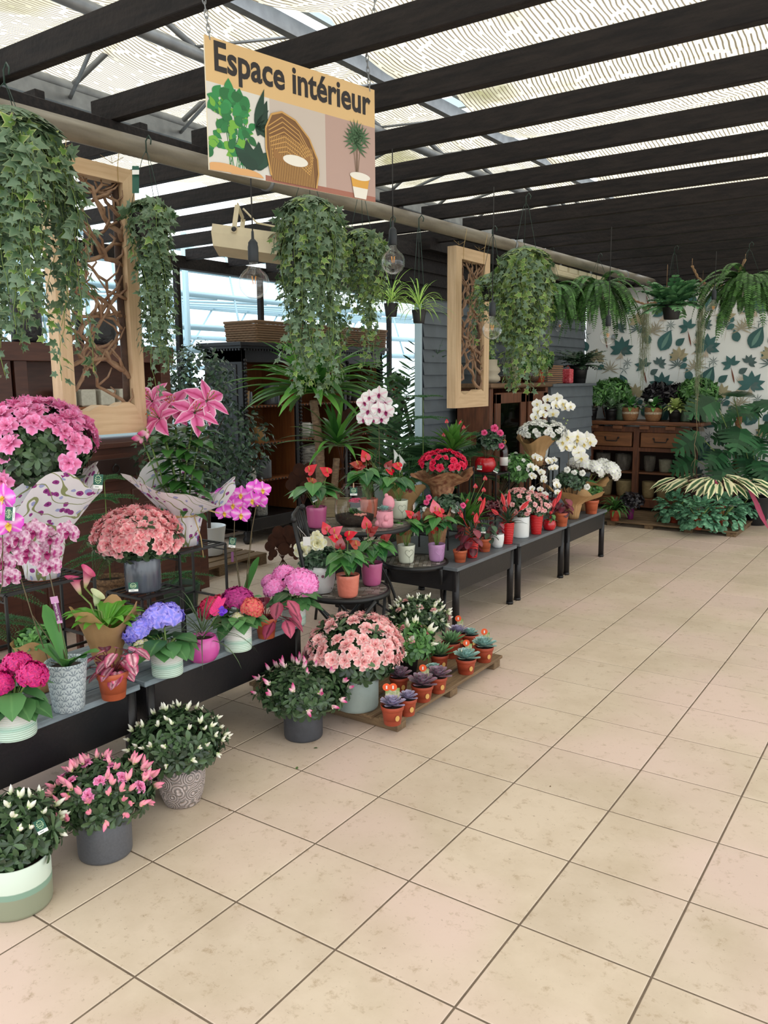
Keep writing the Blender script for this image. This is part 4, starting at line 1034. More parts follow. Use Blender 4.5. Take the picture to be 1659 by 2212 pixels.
def sline(pts, w, d, m):
    A = SW/SH_
    for (u0, v0), (u1, v1) in zip(pts, pts[1:]):
        dx, dy = (u1-u0)*A, v1-v0; l = math.hypot(dx, dy) or 1; nx, ny = -dy/l*w/2/A, dx/l*w/2
        pr.add([sp(u0+nx, v0+ny, d), sp(u1+nx, v1+ny, d), sp(u1-nx, v1-ny, d), sp(u0-nx, v0-ny, d)], [(0, 1, 2, 3)], m, None, False)
srect(0, 0, 1, .335, .0032, 0)
for k in range(12): srect(k/12, .335, (k+1)/12, 1, .0032, 1 if k < 4 else 2 if k < 8 else 3)
srect(.30, .955, 1, 1, .0034, 4)
pr2 = random.Random(3)
for k in range(84): sleaf(.02+pr2.random()*.20, .44+pr2.random()*.42, .06+pr2.random()*.06, .34, pr2.uniform(-2.4, 2.4), .0036+.00002*k, 5 if k % 3 else 6)
for k in range(22): sleaf(.03+pr2.random()*.2, .38+pr2.random()*.12, .12, .4, pr2.uniform(-2.6, 2.6), .0046+.00002*k, 5)
for k in range(14): sline([(.10+k*.008, .97), (.04+pr2.random()*.2, .45)], .006, .0035, 5)
for a, l in ((-1.1, .26), (-1.45, .30), (-.3, .34), (-.7, .22), (-1.9, .22)): sleaf(.25, .60, l, .13, a, .0052, 7)
sleaf(.26, .66, .32, .2, -.35, .0051, 7)
for k in range(12): sleaf(.22+.02*(k % 3), .90, .20, .3, -1.3+.25*k, .0054+.00002*k, 7)
sell(.08, 1.0, .13, .07, .0056, 8, 16, PI, 2*PI); sell(.2, 1.0, .09, .06, .0057, 8, 16, PI, 2*PI)
# rattan tub chair
CH = [(.33, .95), (.305, .74), (.305, .58), (.34, .46), (.40, .42), (.48, .46), (.56, .58), (.61, .74), (.615, .86), (.60, .985), (.35, .985)]
pr.add([sp(u, v, .0060) for u, v in CH], [tuple(range(len(CH)))[::-1]], 9, None, False)
for k in range(26): u = .325+.010*k; sline([(u, .60+.004*abs(k-9)), (u+.012, .985)], .006, .0063, 10)
for k in range(9): f = k/8; sline([(.32+.02*f, .56+.05*k*.6), (.40+.03*f, .46+.055*k*.7), (.50, .54+.05*k*.7), (.585-.02*f, .74+.03*k*.6)], .008, .0064, 10)
pr.add([sp(.345+.22*i/12, (.72+.08*math.sin(PI*i/12)), .0066) for i in range(13)]+[sp(.565-.22*i/12, .80+.03*math.sin(PI*i/12), .0066) for i in range(13)], [tuple(range(26))], 11, None, False)
sell(.475, .79, .075, .045, .0068, 12); sline([(.33, .95), (.305, .74), (.305, .58), (.34, .46), (.40, .42), (.48, .46), (.56, .58), (.61, .74), (.615, .86), (.60, .985)], .016, .0070, 10)
# small potted dracaena on the right
for (u, v) in ((.845, .50), (.865, .43), (.90, .46), (.875, .55)):
    sline([(.87, .86), (u, v)], .006, .0058, 13)
    for k in range(12): sleaf(u, v, .13, .07, -2.2+k*.4, .0059, 14)
pr.add([sp(*q, .0060) for q in ((.825, .80), (.955, .80), (.93, .995), (.85, .995))], [(0, 3, 2, 1)], 15, None, False); sell(.89, .80, .07, .035, .0062, 12)
pr.add([sp(*q, .0064) for q in ((.838, .90), (.943, .90), (.93, .995), (.85, .995))], [(0, 3, 2, 1)], 12, None, False)
pr.build('printed_face', [mat('print_sand', srgb(216, 182, 130), .6), mat('print_white_wall', srgb(214, 212, 206), .6), mat('print_grey_wall', srgb(196, 184, 174), .6), mat('print_pink_wall', srgb(180, 152, 142), .6),
   mat('print_brick', srgb(160, 104, 88), .6), mat('print_leaf_green', srgb(40, 122, 66), .5, var=.4), mat('print_leaf_lime', srgb(110, 170, 60), .5), mat('print_leaf_dark', srgb(26, 62, 46), .5, var=.3), mat('print_basket_tan', srgb(214, 164, 110), .6),
   mat('print_rattan_shadow', srgb(120, 84, 48), .6), mat('print_rattan', srgb(196, 152, 88), .6), mat('print_rattan_in', srgb(150, 108, 62), .6), mat('print_cream', srgb(230, 226, 216), .6), mat('print_stem', srgb(110, 90, 66), .6), mat('print_needle', srgb(70, 104, 70), .6), mat('print_basket', srgb(214, 160, 70), .6)], sg)
vs, fs = text_mb('Espace intérieur', 1.0, .026); mx_ = max(v[0] for v in vs); mn = min(v[0] for v in vs)
sc_ = .925/(mx_-mn); hy = .30
tb_ = MB(); tb_.add([sp(.045+(x-mn)*sc_, .235-y*hy/.98, .0042) for x, y, _ in vs], [f for f in fs], 0, None, False); tb_.build('lettering', mat('print_charcoal', srgb(38, 34, 36), .6), sg)
def chain(parent, a, b_, n, r=.012, m=M_GALV):
    b = MB(); a, b_ = V(a), V(b_)
    for i in range(n):
        p = a.lerp(b_, (i+.5)/n); d = (b_-a).normalized(); q = (d.orthogonal() if i % 2 else d.cross(d.orthogonal())).normalized(); l = (b_-a).length/n*.72
        b.tube([p+d*l*math.cos(t)+q*r*.45*math.sin(t) for t in [2*PI*k/10 for k in range(11)]], r*.16, 5, 0, cap=False)
    return b.build('chain', m, parent)
for u in (.03, .97):
    a = sp(u, .02); top = V((a.x, a.y, 2.93-sg.location.z)); chain(sg, a, a+V((.01, -.03, 2.84-2.725)), 6); chain(sg, a+V((.01, -.03, .115)), a+V((-.03 if u < .5 else .02, .02, .34)), 8)
# ---------- bare bulbs on cables
def bulb(px, py, rpx, rr=.0625, label='', ztop=2.80):
    c = atd(px, py, FPX*rr/rpx); s = rr/.0625; q = root('pendant_bulb', label, 'light bulb', (c.x, c.y, c.z-rr), 0, 'bare globe bulbs on black cables')
    b = MB(); o = [(.0002, 0)]+[(rr*math.sin(t), rr-rr*math.cos(t)) for t in [PI*k/16 for k in range(1, 14)]]+[(.0265*s, .122*s), (.018*s, .138*s), (.0165*s, .150*s)]
    b.lathe(o, 28, c=(0, 0, 0)); b.build('glass_globe', BULBG, q)
    b = MB()
    for k in range(4): a = k*PI/2; b.tube([(.006*math.cos(a), .006*math.sin(a), rr*.95), (.011*math.cos(a), .011*math.sin(a), rr*1.45)], .0016, 5)
    b.build('filament', FILA, q)
    b = MB(); b.tube([(0, 0, rr*.5), (0, 0, rr*1.5)], .002, 5); b.tube([(0, 0, rr*1.5), (0, 0, rr*2.3)], [.004, .011], 8); b.build('glass_stem', JARG, q)
    b = MB(); b.lathe([(.017*s, .146*s), (.0215*s, .150*s), (.0215*s, .205*s), (.019*s, .216*s), (.0195*s, .222*s), (.012*s, .232*s), (.006*s, .238*s), (.005*s, .265*s), (.0028, .27*s)], 18); b.build('socket', mat('matt_black_plastic', srgb(36, 42, 48), .5), q)
    b = MB(); b.tube([(0, 0, .26*s), (0, 0, ztop-c.z+rr)], .0028, 6); b.build('cable', PBLACK, q)
    return q
bulb(549, 612, 33, label='largest clear globe bulb, hanging below the wicker chair sign')
bulb(849, 566, 26, label='clear globe bulb just right of the sign, above the spider plants')
bulb(1063, 712, 21.5, label='clear globe bulb in front of the right edge of the slim twig frame')
bulb(1313, 728, 17, label='small clear globe bulb hanging in front of the boston fern')
bulb(969, 716, 11, .06, label='clear globe bulb half hidden behind the left edge of the slim twig frame', ztop=2.6)
bulb(1209, 706, 11, .06, label='tiny globe bulb left of the boston fern against grey boards', ztop=2.7)
bulb(1541, 668, 15, .06, label='globe bulb behind the far right hanging fern against wallpaper', ztop=2.7)
# ---------- cream lamp housing hung on the left
q = root('lamp_housing', 'cream metal floodlight housing on a bracket behind the largest bulb', 'lamp', atd(533, 520, 4.1)-UP*.07, math.radians(14))
q.rotation_euler = (math.radians(-10), math.radians(8), math.radians(34)); q.scale = (1.05, 1.05, 1.05)
b = MB()
b.add([(-.15, -.075, .0), (.15, -.075, .0), (.15, .075, 0), (-.15, .075, 0), (-.165, -.085, .06), (.165, -.085, .06), (.165, .085, .06), (-.165, .085, .06), (-.165, -.085, .10), (.165, -.085, .10), (.165, .085, .10), (-.165, .085, .10)],
  [(0, 3, 2, 1), (0, 1, 5, 4), (1, 2, 6, 5), (2, 3, 7, 6), (3, 0, 4, 7), (4, 5, 9, 8), (5, 6, 10, 9), (6, 7, 11, 10), (7, 4, 8, 11), (8, 9, 10, 11)], 0, None, False)
CREAM = mat('cream_enamel', srgb(214, 202, 172), .45, noise=.2, nscale=10)
b.build('housing', CREAM, q)
b = MB(); b.bar((-.06, -.09, .07), (-.06, -.09, .20), .022, .005); b.bar((-.06, .09, .07), (-.06, .09, .20), .022, .005); b.bar((-.06, -.09, .20), (-.06, .09, .20), .022, .006, up=(1, 0, 0)); b.build('bracket', CREAM, q)
b = MB(); b.tube([(.165, 0, .09), (.13, .02, .16), (.02, .03, .17), (-.05, 0, .22)], .005, 6); pass; b.build('cable', CREAM, q)
b = MB(); b.blob((-.06, -.094, .085), (.012, .004, .012)); [b.blob((.168, y, .08), .009) for y in (-.05, 0, .05)]; b.build('screw', PBLACK, q)
q = root('light_batten', 'long cream batten light slung under the overhead pipe near the wallpapered wall', 'lamp', atx(1245, 598, -1.02)-UP*.05, 0)
b = MB(); b.box((0, 0, .07), (.12, 1.35, .06), 0, bev=.006); b.box((0, 0, .02), (.17, 1.40, .05), 0, bev=.01); b.build('housing', CREAM, q)
b = MB(); [b.box((.062, -.5+k*.25, .075), (.006, .20, .045), 0) for k in range(5)]; b.build('cover_clip', mat('cream_enamel_light', srgb(226, 216, 190), .45), q)
b = MB(); [b.bar((0, y, .09), (0, y, .16), .02, .004) for y in (-.4, .4)]; b.build('hanger', M_GALV, q)
# ---------- twig-filled wooden frames hung from the pipe
def twigframe(label, x, y0, y1, z0, z1, w=.062, wb_=.1, d=.05, seed=1, grid=10, tilt=0.0):
    H = z1-z0; W = y1-y0; q = root('twig_screen', label, 'wooden frame', (x, (y0+y1)/2, z0), tilt, 'pale wooden frames filled with branches')
    def pc(n, vs, m): bb = MB(); bb.add(vs, [(0, 1, 2, 3), (7, 6, 5, 4), (0, 4, 5, 1), (1, 5, 6, 2), (2, 6, 7, 3), (3, 7, 4, 0)], 0, None, False); return bb.build(n, m, q)
    h = W/2; e = d/2
    def prism(n, P2, m): pc(n, [(e, a, z) for a, z in P2]+[(-e, a, z) for a, z in P2], m)
    prism('side_rail', [(-h, 0), (-h+w, wb_), (-h+w, H-w), (-h, H)], WOOD_PALE); prism('side_rail', [(h-w, wb_), (h, 0), (h, H), (h-w, H-w)], WOOD_PALE)
    prism('top_rail', [(-h, H), (-h+w, H-w), (h-w, H-w), (h, H)], WOOD_PALEH)
    n = 10; P2 = [(-h, 0), (h, 0), (h-w, wb_)]+[(h-w-(W-2*w)*k/n, wb_+.012*math.sin(k*1.3)+.01*math.sin(k*.6)) for k in range(1, n)]+[(-h+w, wb_)]
    bb = MB(); nn = len(P2); bb.add([(e, a, z) for a, z in P2]+[(-e, a, z) for a, z in P2], [tuple(range(nn)), tuple(range(nn, 2*nn))[::-1]]+[(i, i+nn, (i+1) % nn+nn, (i+1) % nn) for i in range(nn)], 0, None, False); bb.build('bottom_rail', WOOD_PALEH, q)
    b = MB(); b.tube([(-.01, h-w-.012+.004*math.sin(k), wb_+(H-w-wb_)*k/9) for k in range(10)], .017, 8); b.tube([(-.01, -h+w+.010+.004*math.sin(k*2), wb_+(H-w-wb_)*k/9) for k in range(10)], .012, 8); b.build('bark_edge', BARK, q)
    rr = random.Random(seed)
    for k in range(grid):
        b = MB(); y = rr.uniform(-h+w, h-w); z = wb_+(H-w-wb_)*(k/grid)+rr.uniform(-.05, .05); a = rr.uniform(.5, 1.2)*(1 if k % 2 else -1); pts = []; rad = rr.uniform(.0085, .0145)
        y = -h+w if a > 0 else h-w
        L = 0
        while abs(y) <= h-w+.001 and z < H-w and L < .75:
            pts.append((rr.uniform(-.018, .018), y, max(wb_, z))); a2 = a+rr.uniform(-.5, .5); y += .045*math.sin(a2); z += .045*math.cos(a2); L += .045
        if len(pts) > 2:
            b.tube(pts, [rad*(1-.45*i/len(pts)) for i in range(len(pts))], 7)
            for j in range(1, len(pts)-1, 2):
                p = V(pts[j]); e2 = p+V((rr.uniform(-.02, .02), rr.uniform(-.10, .10), rr.uniform(.03, .13))); e2.y = max(-h+w, min(h-w, e2.y)); e2.z = min(H-w, e2.z); b.tube([p, p.lerp(e2, .5)+V((.01, .012, 0)), e2], [rad*.6, rad*.5, rad*.35], 6)
            b.build('branch', TWIG, q)
    b = MB()
    for yy in (-h*.6, h*.6):
        zt = 2.75-z0; b.tube([(e, yy, H-w), (e+.004, yy, H+.01), (.06-x*0, yy+.01, zt), (-.04, yy, zt+.02)], .002, 4)
        for k in range(3): b.tube([(.0, yy, H+.02), (.03*math.cos(k*2), yy+.05*math.sin(k*2+1), H+.05)], .0012, 4)
    b.build('raffia_tie', RAFFIA, q); return q
twigframe('large pale wooden frame woven with bare branches, behind the pink azalea tree', -1.12, .92, 1.375, 1.40, 2.615, .066, .13, .07, 4, 20)
twigframe('slim far pale wooden frame woven with bare branches, right of the spider plants', -1.0, 4.22, 4.77, 1.42, 2.62, .088, .12, .075, 9, 18)
# ---------- dark buffet with hutch on the far left
q = root('buffet', 'dark brown panelled buffet with drawers behind the large twig frame', 'buffet', (-2.8, 2.0, 0))
wbox('chest', [((0.02, 0, .62), (.5, 2.2, 1.16)), ((.0, 0, .03), (.46, 2.1, .06)), ((.02, 0, 1.215), (.56, 2.28, .035))], WOOD_DK, q)
wbox('hutch', [((-.14, 1.03, 1.56), (.2, .09, .66)), ((-.14, -.17, 1.56), (.2, .09, .66)), ((-.14, -1.05, 1.56), (.2, .09, .66)), ((-.14, 0, 1.84), (.24, 2.2, .12)), ((-.23, 0, 1.56), (.02, 2.1, .6))], WOOD_DK, q)
wbox('shelf', [((-.12, .42, 1.46), (.2, 1.1, .018))], WOOD_OR, q)
b = MB(); b.box((-.045, -.62, 1.54), (.02, .75, .55), 0); b.box((-.03, -.62, 1.54), (.02, .5, .36), 0, bev=.008); b.build('door', WOOD_DK, q)
for k in range(4):
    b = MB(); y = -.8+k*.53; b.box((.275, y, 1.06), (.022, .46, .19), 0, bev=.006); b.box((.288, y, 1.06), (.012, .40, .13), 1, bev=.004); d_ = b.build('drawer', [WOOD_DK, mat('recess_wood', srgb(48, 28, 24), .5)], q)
    b = MB(); b.tube([(.30+.004, y+.028*math.cos(t), 1.055+.028*math.sin(t)) for t in [2*PI*i/12 for i in range(13)]], .004, 5, cap=False); b.blob((.297, y, 1.083), .01); b.build('ring_pull', M_IRON, d_)
for k in range(3): b = MB(); y = -.7+k*.7; b.box((.275, y, .50), (.02, .6, .8), 0, bev=.006); b.box((.287, y, .50), (.012, .42, .6), 0, bev=.006); b.build('door', WOOD_DK, q)
# ---------- tall black open cabinet
q = root('display_cabinet', 'tall black carved cabinet with warm wood shelves, behind the yucca', 'cabinet', (-3.83, 5.83, 0))
W2, D2 = 2.42, .52
wbox('carcass', [((0, -W2/2+.025, 1.06), (D2, .05, 1.84)), ((0, W2/2-.025, 1.06), (D2, .05, 1.84)), ((0, 0, .19), (D2, W2, .12)), ((.0, 0, 1.90), (D2, W2, .16)), ((-.02, -.36, 1.06), (D2-.02, .05, 1.7)), ((-.02, .5, 1.06), (D2-.02, .05, 1.7))], M_BLACK, q)
wbox('cornice', [((.0, 0, 1.995), (D2+.10, W2+.12, .035)), ((0, 0, 1.965), (D2+.05, W2+.06, .03))], M_BLACK, q)
b = MB()
for k in range(60): b.box((D2/2+.03, -W2/2+.02+k*.0405, 1.94), (.015, .02, .018), 0)
for k in range(14): b.box((-D2/2+k*.04, -W2/2-.03, 1.94), (.02, .015, .018), 0)
b.build('dentil_trim', M_BLACK, q)
for yy in (-W2/2+.03, -.36, .5, W2/2-.03):
    b = MB()
    for k in range(42): b.blob((D2/2+.012, yy, .28+k*.038), (.020, .020, .0195), 0, 8, 4)
    b.build('bobbin_moulding', M_BLACK, q)
b = MB(); b.box((0, -W2/2-.004, 1.35), (.38, .012, .9), 0, bev=.005); b.box((0, -W2/2-.004, .6), (.38, .012, .5), 0, bev=.005); b.build('side_panel', M_BLACK, q)
for yy in (-W2/2+.05, W2/2-.05, 0):
    b = MB(); b.lathe([(.03, 0), (.045, .02), (.05, .05), (.03, .08), (.045, .11), (.03, .135)], 14, c=(D2/2-.05, yy, 0)); b.build('foot', M_BLACK, q)
    b = MB(); b.lathe([(.03, 0), (.045, .03), (.03, .135)], 12, c=(-D2/2+.05, yy, 0)); b.build('foot', M_BLACK, q)
wbox('back_board', [((-D2/2+.012, 0, 1.04), (.016, W2-.08, 1.6))], WOOD_OR, q)
for s_ in (-.39, -.33, .47, .53, W2/2-.056, -W2/2+.056): wbox('inner_side', [((-.02, s_, 1.04), (D2-.06, .006, 1.56))], WOOD_OR, q)
SHZ = (.62, 1.0, 1.38)
for z in SHZ:
    for y0, y1 in ((-W2/2+.05, -.39), (-.33, .47), (.53, W2/2-.05)):
        b = MB(); b.box((-.01, (y0+y1)/2, z), (D2-.05, y1-y0-.002, .018), 0); k = int((y1-y0)/.05)
        for i in range(k): b.blob((D2/2-.035, y0+(i+.5)*(y1-y0)/k, z), (.008, .017, .009), 1, 8, 4)
        b.build('shelf', [WOOD_OR, M_BLACK], q)
def spot(sx, sy, sz): return V((-3.83+sx, 5.83+sy, sz))
def plainpot(label, loc, r, h, kind, m, group='pots displayed in the black cabinet', name='ceramic_pot'):
    o = pot_mb(kind, r, h, 24).build(name, m); o.location = loc; return tag(o, label, 'pot', group)
M_TAN = mat('tan_glaze', srgb(176, 140, 90), .3); M_G = mat('mid_grey_ceramic', srgb(96, 100, 106), .5); M_WG = mat('white_gloss', srgb(206, 206, 200), .3); M_STONE = mat('marbled_stone', srgb(190, 188, 182), .6, noise=.9, nscale=14, ncol=srgb(60, 60, 62), stretch=(1, 1, 4))
M_PAT = mat('speckled_white', srgb(196, 196, 190), .6, noise=.8, nscale=50, ncol=srgb(90, 90, 90))
plainpot('tan tapered pot, left of a pair on the cabinet shelf', spot(.12, -1.05, 1.389), .06, .15, 'taper', M_TAN)
plainpot('tan tapered pot with faint relief, right of a pair on the cabinet shelf', spot(.12, -.86, 1.389-.38), .075, .16, 'taper', M_TAN)
plainpot('tan tapered pot at the bobbin post in the cabinet', spot(.12, -1.08, 1.389-.38), .06, .15, 'taper', M_TAN)
plainpot('slate grey cylinder pot in the left bay of the cabinet', spot(.12, -.80, .629), .085, .19, 'cyl', M_G)
plainpot('white face-shaped cup beside the slate grey cylinder pot', spot(.16, -1.02, .629), .055, .13, 'belly', M_WG)
plainpot('speckled grey pot at the bottom of the cabinet behind purple orchids', spot(.14, -.88, .25), .07, .16, 'cyl', M_PAT)
plainpot('big white glossy pot on the cabinet middle bay shelf', spot(.12, -.16, 1.009), .10, .17, 'belly', M_WG); plainpot('smaller white glossy pot right of the big white one', spot(.12, .04, 1.009), .075, .15, 'belly', M_WG)
plainpot('large white and grey marbled stone pot in the cabinet', spot(.1, -.05, .629), .16, .3, 'cyl', M_STONE)
plainpot('dark ribbed glass pot on the top left cabinet shelf', spot(.1, -.98, 1.389), .0001+.05, .14, 'cyl', P_ANTH); plainpot('dark ribbed glass pot beside its twin on the top shelf', spot(.1, -.62, 1.389), .09, .2, 'cyl', P_ANTH)
plainpot('grey ceramic cup, left of two in the top right cabinet bay', spot(.12, .66, 1.389), .07, .15, 'taper', M_G); plainpot('grey ceramic cup, right of two in the top right cabinet bay', spot(.12, .84, 1.389), .08, .17, 'taper', M_G)
o = MB(); o.box((0, 0, .04), (.12, .22, .08), 0, bev=.004); o = o.build('wooden_box', mat('light_orange_wood', srgb(190, 130, 70), .6)); o.location = spot(.14, .72, 1.009+.001); tag(o, 'light wooden box on a cabinet shelf left of the white pink orchid', 'box')
# wicker baskets on the cabinet
WICK = mat('wicker', srgb(150, 120, 90), .8, var=.35, col2=srgb(112, 84, 62))
def basket(label, loc, w, d, h, n=9, rz=0):
    q = root('wicker_basket', label, 'basket', loc, rz, 'wicker baskets on the black cabinet'); b = MB()
    P0 = [(-d/2, -w/2), (d/2, -w/2), (d/2, w/2), (-d/2, w/2)]
    per = []
    for i in range(4):
        a, c = P0[i], P0[(i+1) % 4]; k = max(3, int(math.hypot(c[0]-a[0], c[1]-a[1])/.03))
        for j in range(k): per.append((a[0]+(c[0]-a[0])*j/k, a[1]+(c[1]-a[1])*j/k))
    m = len(per); cx = [V((x, y, 0)).normalized() for x, y in per]
    for r_ in range(n):
        z = h*(r_+.5)/n
        pts = [V((per[i % m][0]*(1+.04*z/h), per[i % m][1]*(1+.04*z/h), z))+cx[i % m]*(.004 if (i+r_) % 2 else -.004) for i in range(m+1)]
        b.tube(pts, h/n*.52, 5, cap=False)
    for i in range(0, m, 2): b.tube([(per[i][0], per[i][1], 0), (per[i][0]*1.04, per[i][1]*1.04, h)], .004, 4)
    b.box((0, 0, .006), (d*.96, w*.96, .012), 0); b.build('woven_body', WICK, q)
    b = MB(); b.tube([V((per[i % m][0]*1.05, per[i % m][1]*1.05, h)) for i in range(m+1)], .013, 6, cap=False); b.build('rim', WICK, q)
basket('long low wicker basket on the left of the black cabinet top', (-3.80, 5.45, 2.013), 1.15, .42, .21)
basket('long low wicker basket on the right of the black cabinet top, behind ivy', (-3.80, 6.63, 2.013), 1.0, .42, .21)
# ---------- glazed cabinet and slab top in front of the grey boards
q = root('glazed_cabinet', 'brown wooden cabinet with a glass door and live-edge slab top', 'cabinet', (-1.5, 6.16, 0)); W3 = 1.32
wbox('carcass', [((0, -W3/2+.03, .8), (.36, .06, 1.5)), ((0, W3/2-.03, .8), (.36, .06, 1.5)), ((0, 0, .09), (.36, W3, .14)), ((0, .1, .8), (.36, .06, 1.5)), ((-.17, 0, .8), (.02, W3, 1.5))], WOOD_BR, q)
wbox('slab_top', [((0.01, .05, 1.575), (.42, 1.5, .045))], mat('slab_wood', srgb(120, 92, 66), .6, noise=.6, nscale=8, ncol=srgb(78, 56, 40), stretch=(6, .8, 6)), q, .012)
b = MB()
for y0, y1 in ((-.58, .06), (.14, .6)):
    for (c, d) in (((.19, y0+.05, .85), (.025, .1, 1.3)), ((.19, y1-.05, .85), (.025, .1, 1.3)), ((.19, (y0+y1)/2, 1.46), (.025, y1-y0, .1)), ((.19, (y0+y1)/2, .25), (.025, y1-y0, .1))): b.box(c, d, 0, bev=.004)
b.build('door_frame', WOOD_BR, q)
b = MB(); [b.box((.186, (a+c)/2, .85), (.004, c-a-.18, 1.14), 0) for a, c in ((-.58, .06), (.14, .6))]; b.build('door_glass', glassmat('dark_door_glass', (.5, .52, .5), .04, .03, .08), q)
wbox('shelf', [((0, 0, z), (.33, W3-.1, .018)) for z in (.5, .86, 1.18)], WOOD_BR, q)
M_SILV = mat('hammered_grey_metal', srgb(92, 96, 94), .35, metal=.4, bump=.5, bscale=40)
for i, (y, z, r_) in enumerate(((5.72, 1.19, .07), (5.92, 1.19, .08), (5.72, .87, .085), (5.95, .87, .09), (6.42, .87, .08), (6.42, 1.19, .07), (5.8, .51, .09), (6.05, .51, .07))):
    plainpot(['hammered grey bowl pot behind the cabinet glass, upper shelf left', 'hammered grey bowl pot behind the cabinet glass, upper shelf right', 'hammered bowl pot behind glass, middle shelf left', 'hammered bowl pot behind glass, middle shelf right', 'bowl pot behind the right glass door, middle shelf', 'bowl pot behind the right glass door, upper shelf', 'bowl pot behind glass on the lowest shelf, left', 'bowl pot behind glass on the lowest shelf, right'][i], (-1.47, y, z), r_, r_*1.5, 'bowl', M_SILV, 'hammered bowl pots inside the glazed cabinet')
# grey counter
q = root('counter', 'grey boarded counter between the glazed cabinet and the wallpapered wall', 'counter', (-1.5, 7.48, 0)); b = MB()
for k in range(13): b.add([(.2, -.62, .02+k*.118), (.2, .62, .02+k*.118), (.188, .62, .02+(k+1)*.118), (.188, -.62, .02+(k+1)*.118)], [(0, 1, 2, 3)], 0, None, False)
for s_ in (-1, 1):
    for k in range(13): b.add([(-.2, s_*.62, .02+k*.118), (.2, s_*.62, .02+k*.118), (.19, s_*.61, .02+(k+1)*.118), (-.2, s_*.61, .02+(k+1)*.118)], [(0, 1, 2, 3)], 0, None, False)
b.box((0, 0, .78), (.36, 1.18, 1.52), 0); b.build('boarded_front', M_SIDING, q); wbox('ledge', [((.0, 0, 1.565), (.46, 1.28, .03))], M_SIDING, q)
# wood slices stack, mirror-ish case, red lantern on the counter
o = MB(); [o.box((0, 0, .012+k*.022), (.2, .42+R_.uniform(-.02, .02), .016), 0, bev=.003) for k in range(9)]; o = o.build('board_stack', mat('cut_wood', srgb(150, 112, 84), .7, var=.1)); o.location = (-1.5, 7.2, 1.581); tag(o, 'stack of thin wooden boards on the grey counter', 'boards')
o = MB(); o.box((0, 0, .08), (.1, .1, .16), 0, bev=.01); o.tube([(-.03, 0, .16), (0, 0, .2), (.03, 0, .16)], .003, 5); o = o.build('lantern', mat('red_lattice', srgb(190, 30, 44), .5, noise=.9, nscale=40, ncol=srgb(230, 120, 130))); o.location = (-1.40, 7.55, 1.581); tag(o, 'small red lattice lantern on the grey counter', 'lantern')
# ---------- terrariums and ringed vases on the slab
def ringvase(label, loc, r_, h, m=P_CREAM): o = MB(); o.lathe([(r_*.6, 0), (r_, h*.12), (r_, h*.25), (r_*.75, h*.38), (r_, h*.5), (r_*.95, h*.62), (r_*.7, h*.75), (r_*.72, h), (r_*.65, h)], 24); o = o.build('ringed_vase', mat('sand_ceramic', srgb(176, 166, 146), .6)); o.location = loc; tag(o, label, 'vase', 'ringed sand-coloured vases on the slab')
ringvase('wide ringed sand-coloured vase on the slab, beside the slim frame', (-1.44, 5.72, 1.598), .10, .22)
ringvase('narrow ringed sand-coloured vase between the two little terrariums', (-1.44, 6.26, 1.598), .06, .24)
def terr(label, loc, s): 
    q = root('glass_terrarium', label, 'terrarium', loc, 0, 'tapered glass terrariums on the slab'); b = MB(); b.lathe([(.06*s, .001), (.09*s, .02*s), (.125*s, .08*s), (.12*s, .1*s), (.085*s, .24*s), (.083*s, .245*s)], 24); b.build('glass', JARG, q)
    b = MB(); b.lathe([(.055*s, .003), (.085*s, .022*s), (.118*s, .08*s), (.0001, .085*s)], 20); b.build('gravel', mat('brown_gravel', srgb(80, 58, 40), .9, noise=.8, nscale=60, bump=.5), q)
    b = MB(); rosette(b, (0, 0, .085*s), .05*s, 20); b.build('succulent', G_SUC1, q); card(q, V((.0, -.05, .17))*s, .03, .05)
terr('tapered glass terrarium next to the slim twig frame', (-1.40, 5.98, 1.598), .82); terr('tapered glass terrarium left of the small red-potted plant', (-1.38, 6.5, 1.598), .82)
# ---------- brown cabinet against the wallpaper
q = root('sideboard', 'brown rustic wooden sideboard with two drawers and open shelves of pots', 'sideboard', (-.88, 8.66, .06)); W4 = 1.22; H4 = 1.02
b = MB()
for x in (-W4/2+.035, 0, W4/2-.035): b.box((x, -.19, .5), (.07, .06, .98), 0, bev=.004)
for x in (-W4/2+.035, W4/2-.035): b.box((x, .19, .5), (.07, .06, .98), 0, bev=.004)
b.box((0, -.19, .97), (W4, .05, .06), 0); b.box((0, -.19, .735), (W4-.1, .05, .045), 0); b.box((0, -.19, .09), (W4, .05, .09), 0); b.build('frame', WOOD_BR, q)
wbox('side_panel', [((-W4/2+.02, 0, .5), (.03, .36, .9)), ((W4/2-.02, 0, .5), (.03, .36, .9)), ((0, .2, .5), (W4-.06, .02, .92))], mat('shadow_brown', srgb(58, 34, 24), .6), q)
wbox('top', [((.02, 0, 1.045), (1.46, .54, .045))], WOOD_BRH, q, .008); wbox('bracket', [((x, -.235, .995), (.11, .06, .04)) for x in (-.52, -.22, .1, .4)], WOOD_BRH, q)
wbox('shelf', [((0, 0, .45), (W4-.06, .38, .02)), ((0, 0, .13), (W4-.06, .38, .02))], WOOD_BRH, q)
for x in (-.29, .29):
    b = MB(); b.box((x, -.2, .85), (.47, .06, .17), 0, bev=.005); d_ = b.build('drawer', mat('lighter_drawer_wood', srgb(140, 92, 58), .5, noise=.6, nscale=7, ncol=srgb(92, 58, 36), stretch=(.8, 6, 6)), q)
    b = MB(); b.tube([(x-.075, -.235, .865), (x-.065, -.25, .83), (x+.065, -.25, .83), (x+.075, -.235, .865)], .006, 6); b.blob((x-.08, -.235, .87), .012); b.blob((x+.08, -.235, .87), .012); b.build('handle', M_IRON, d_)
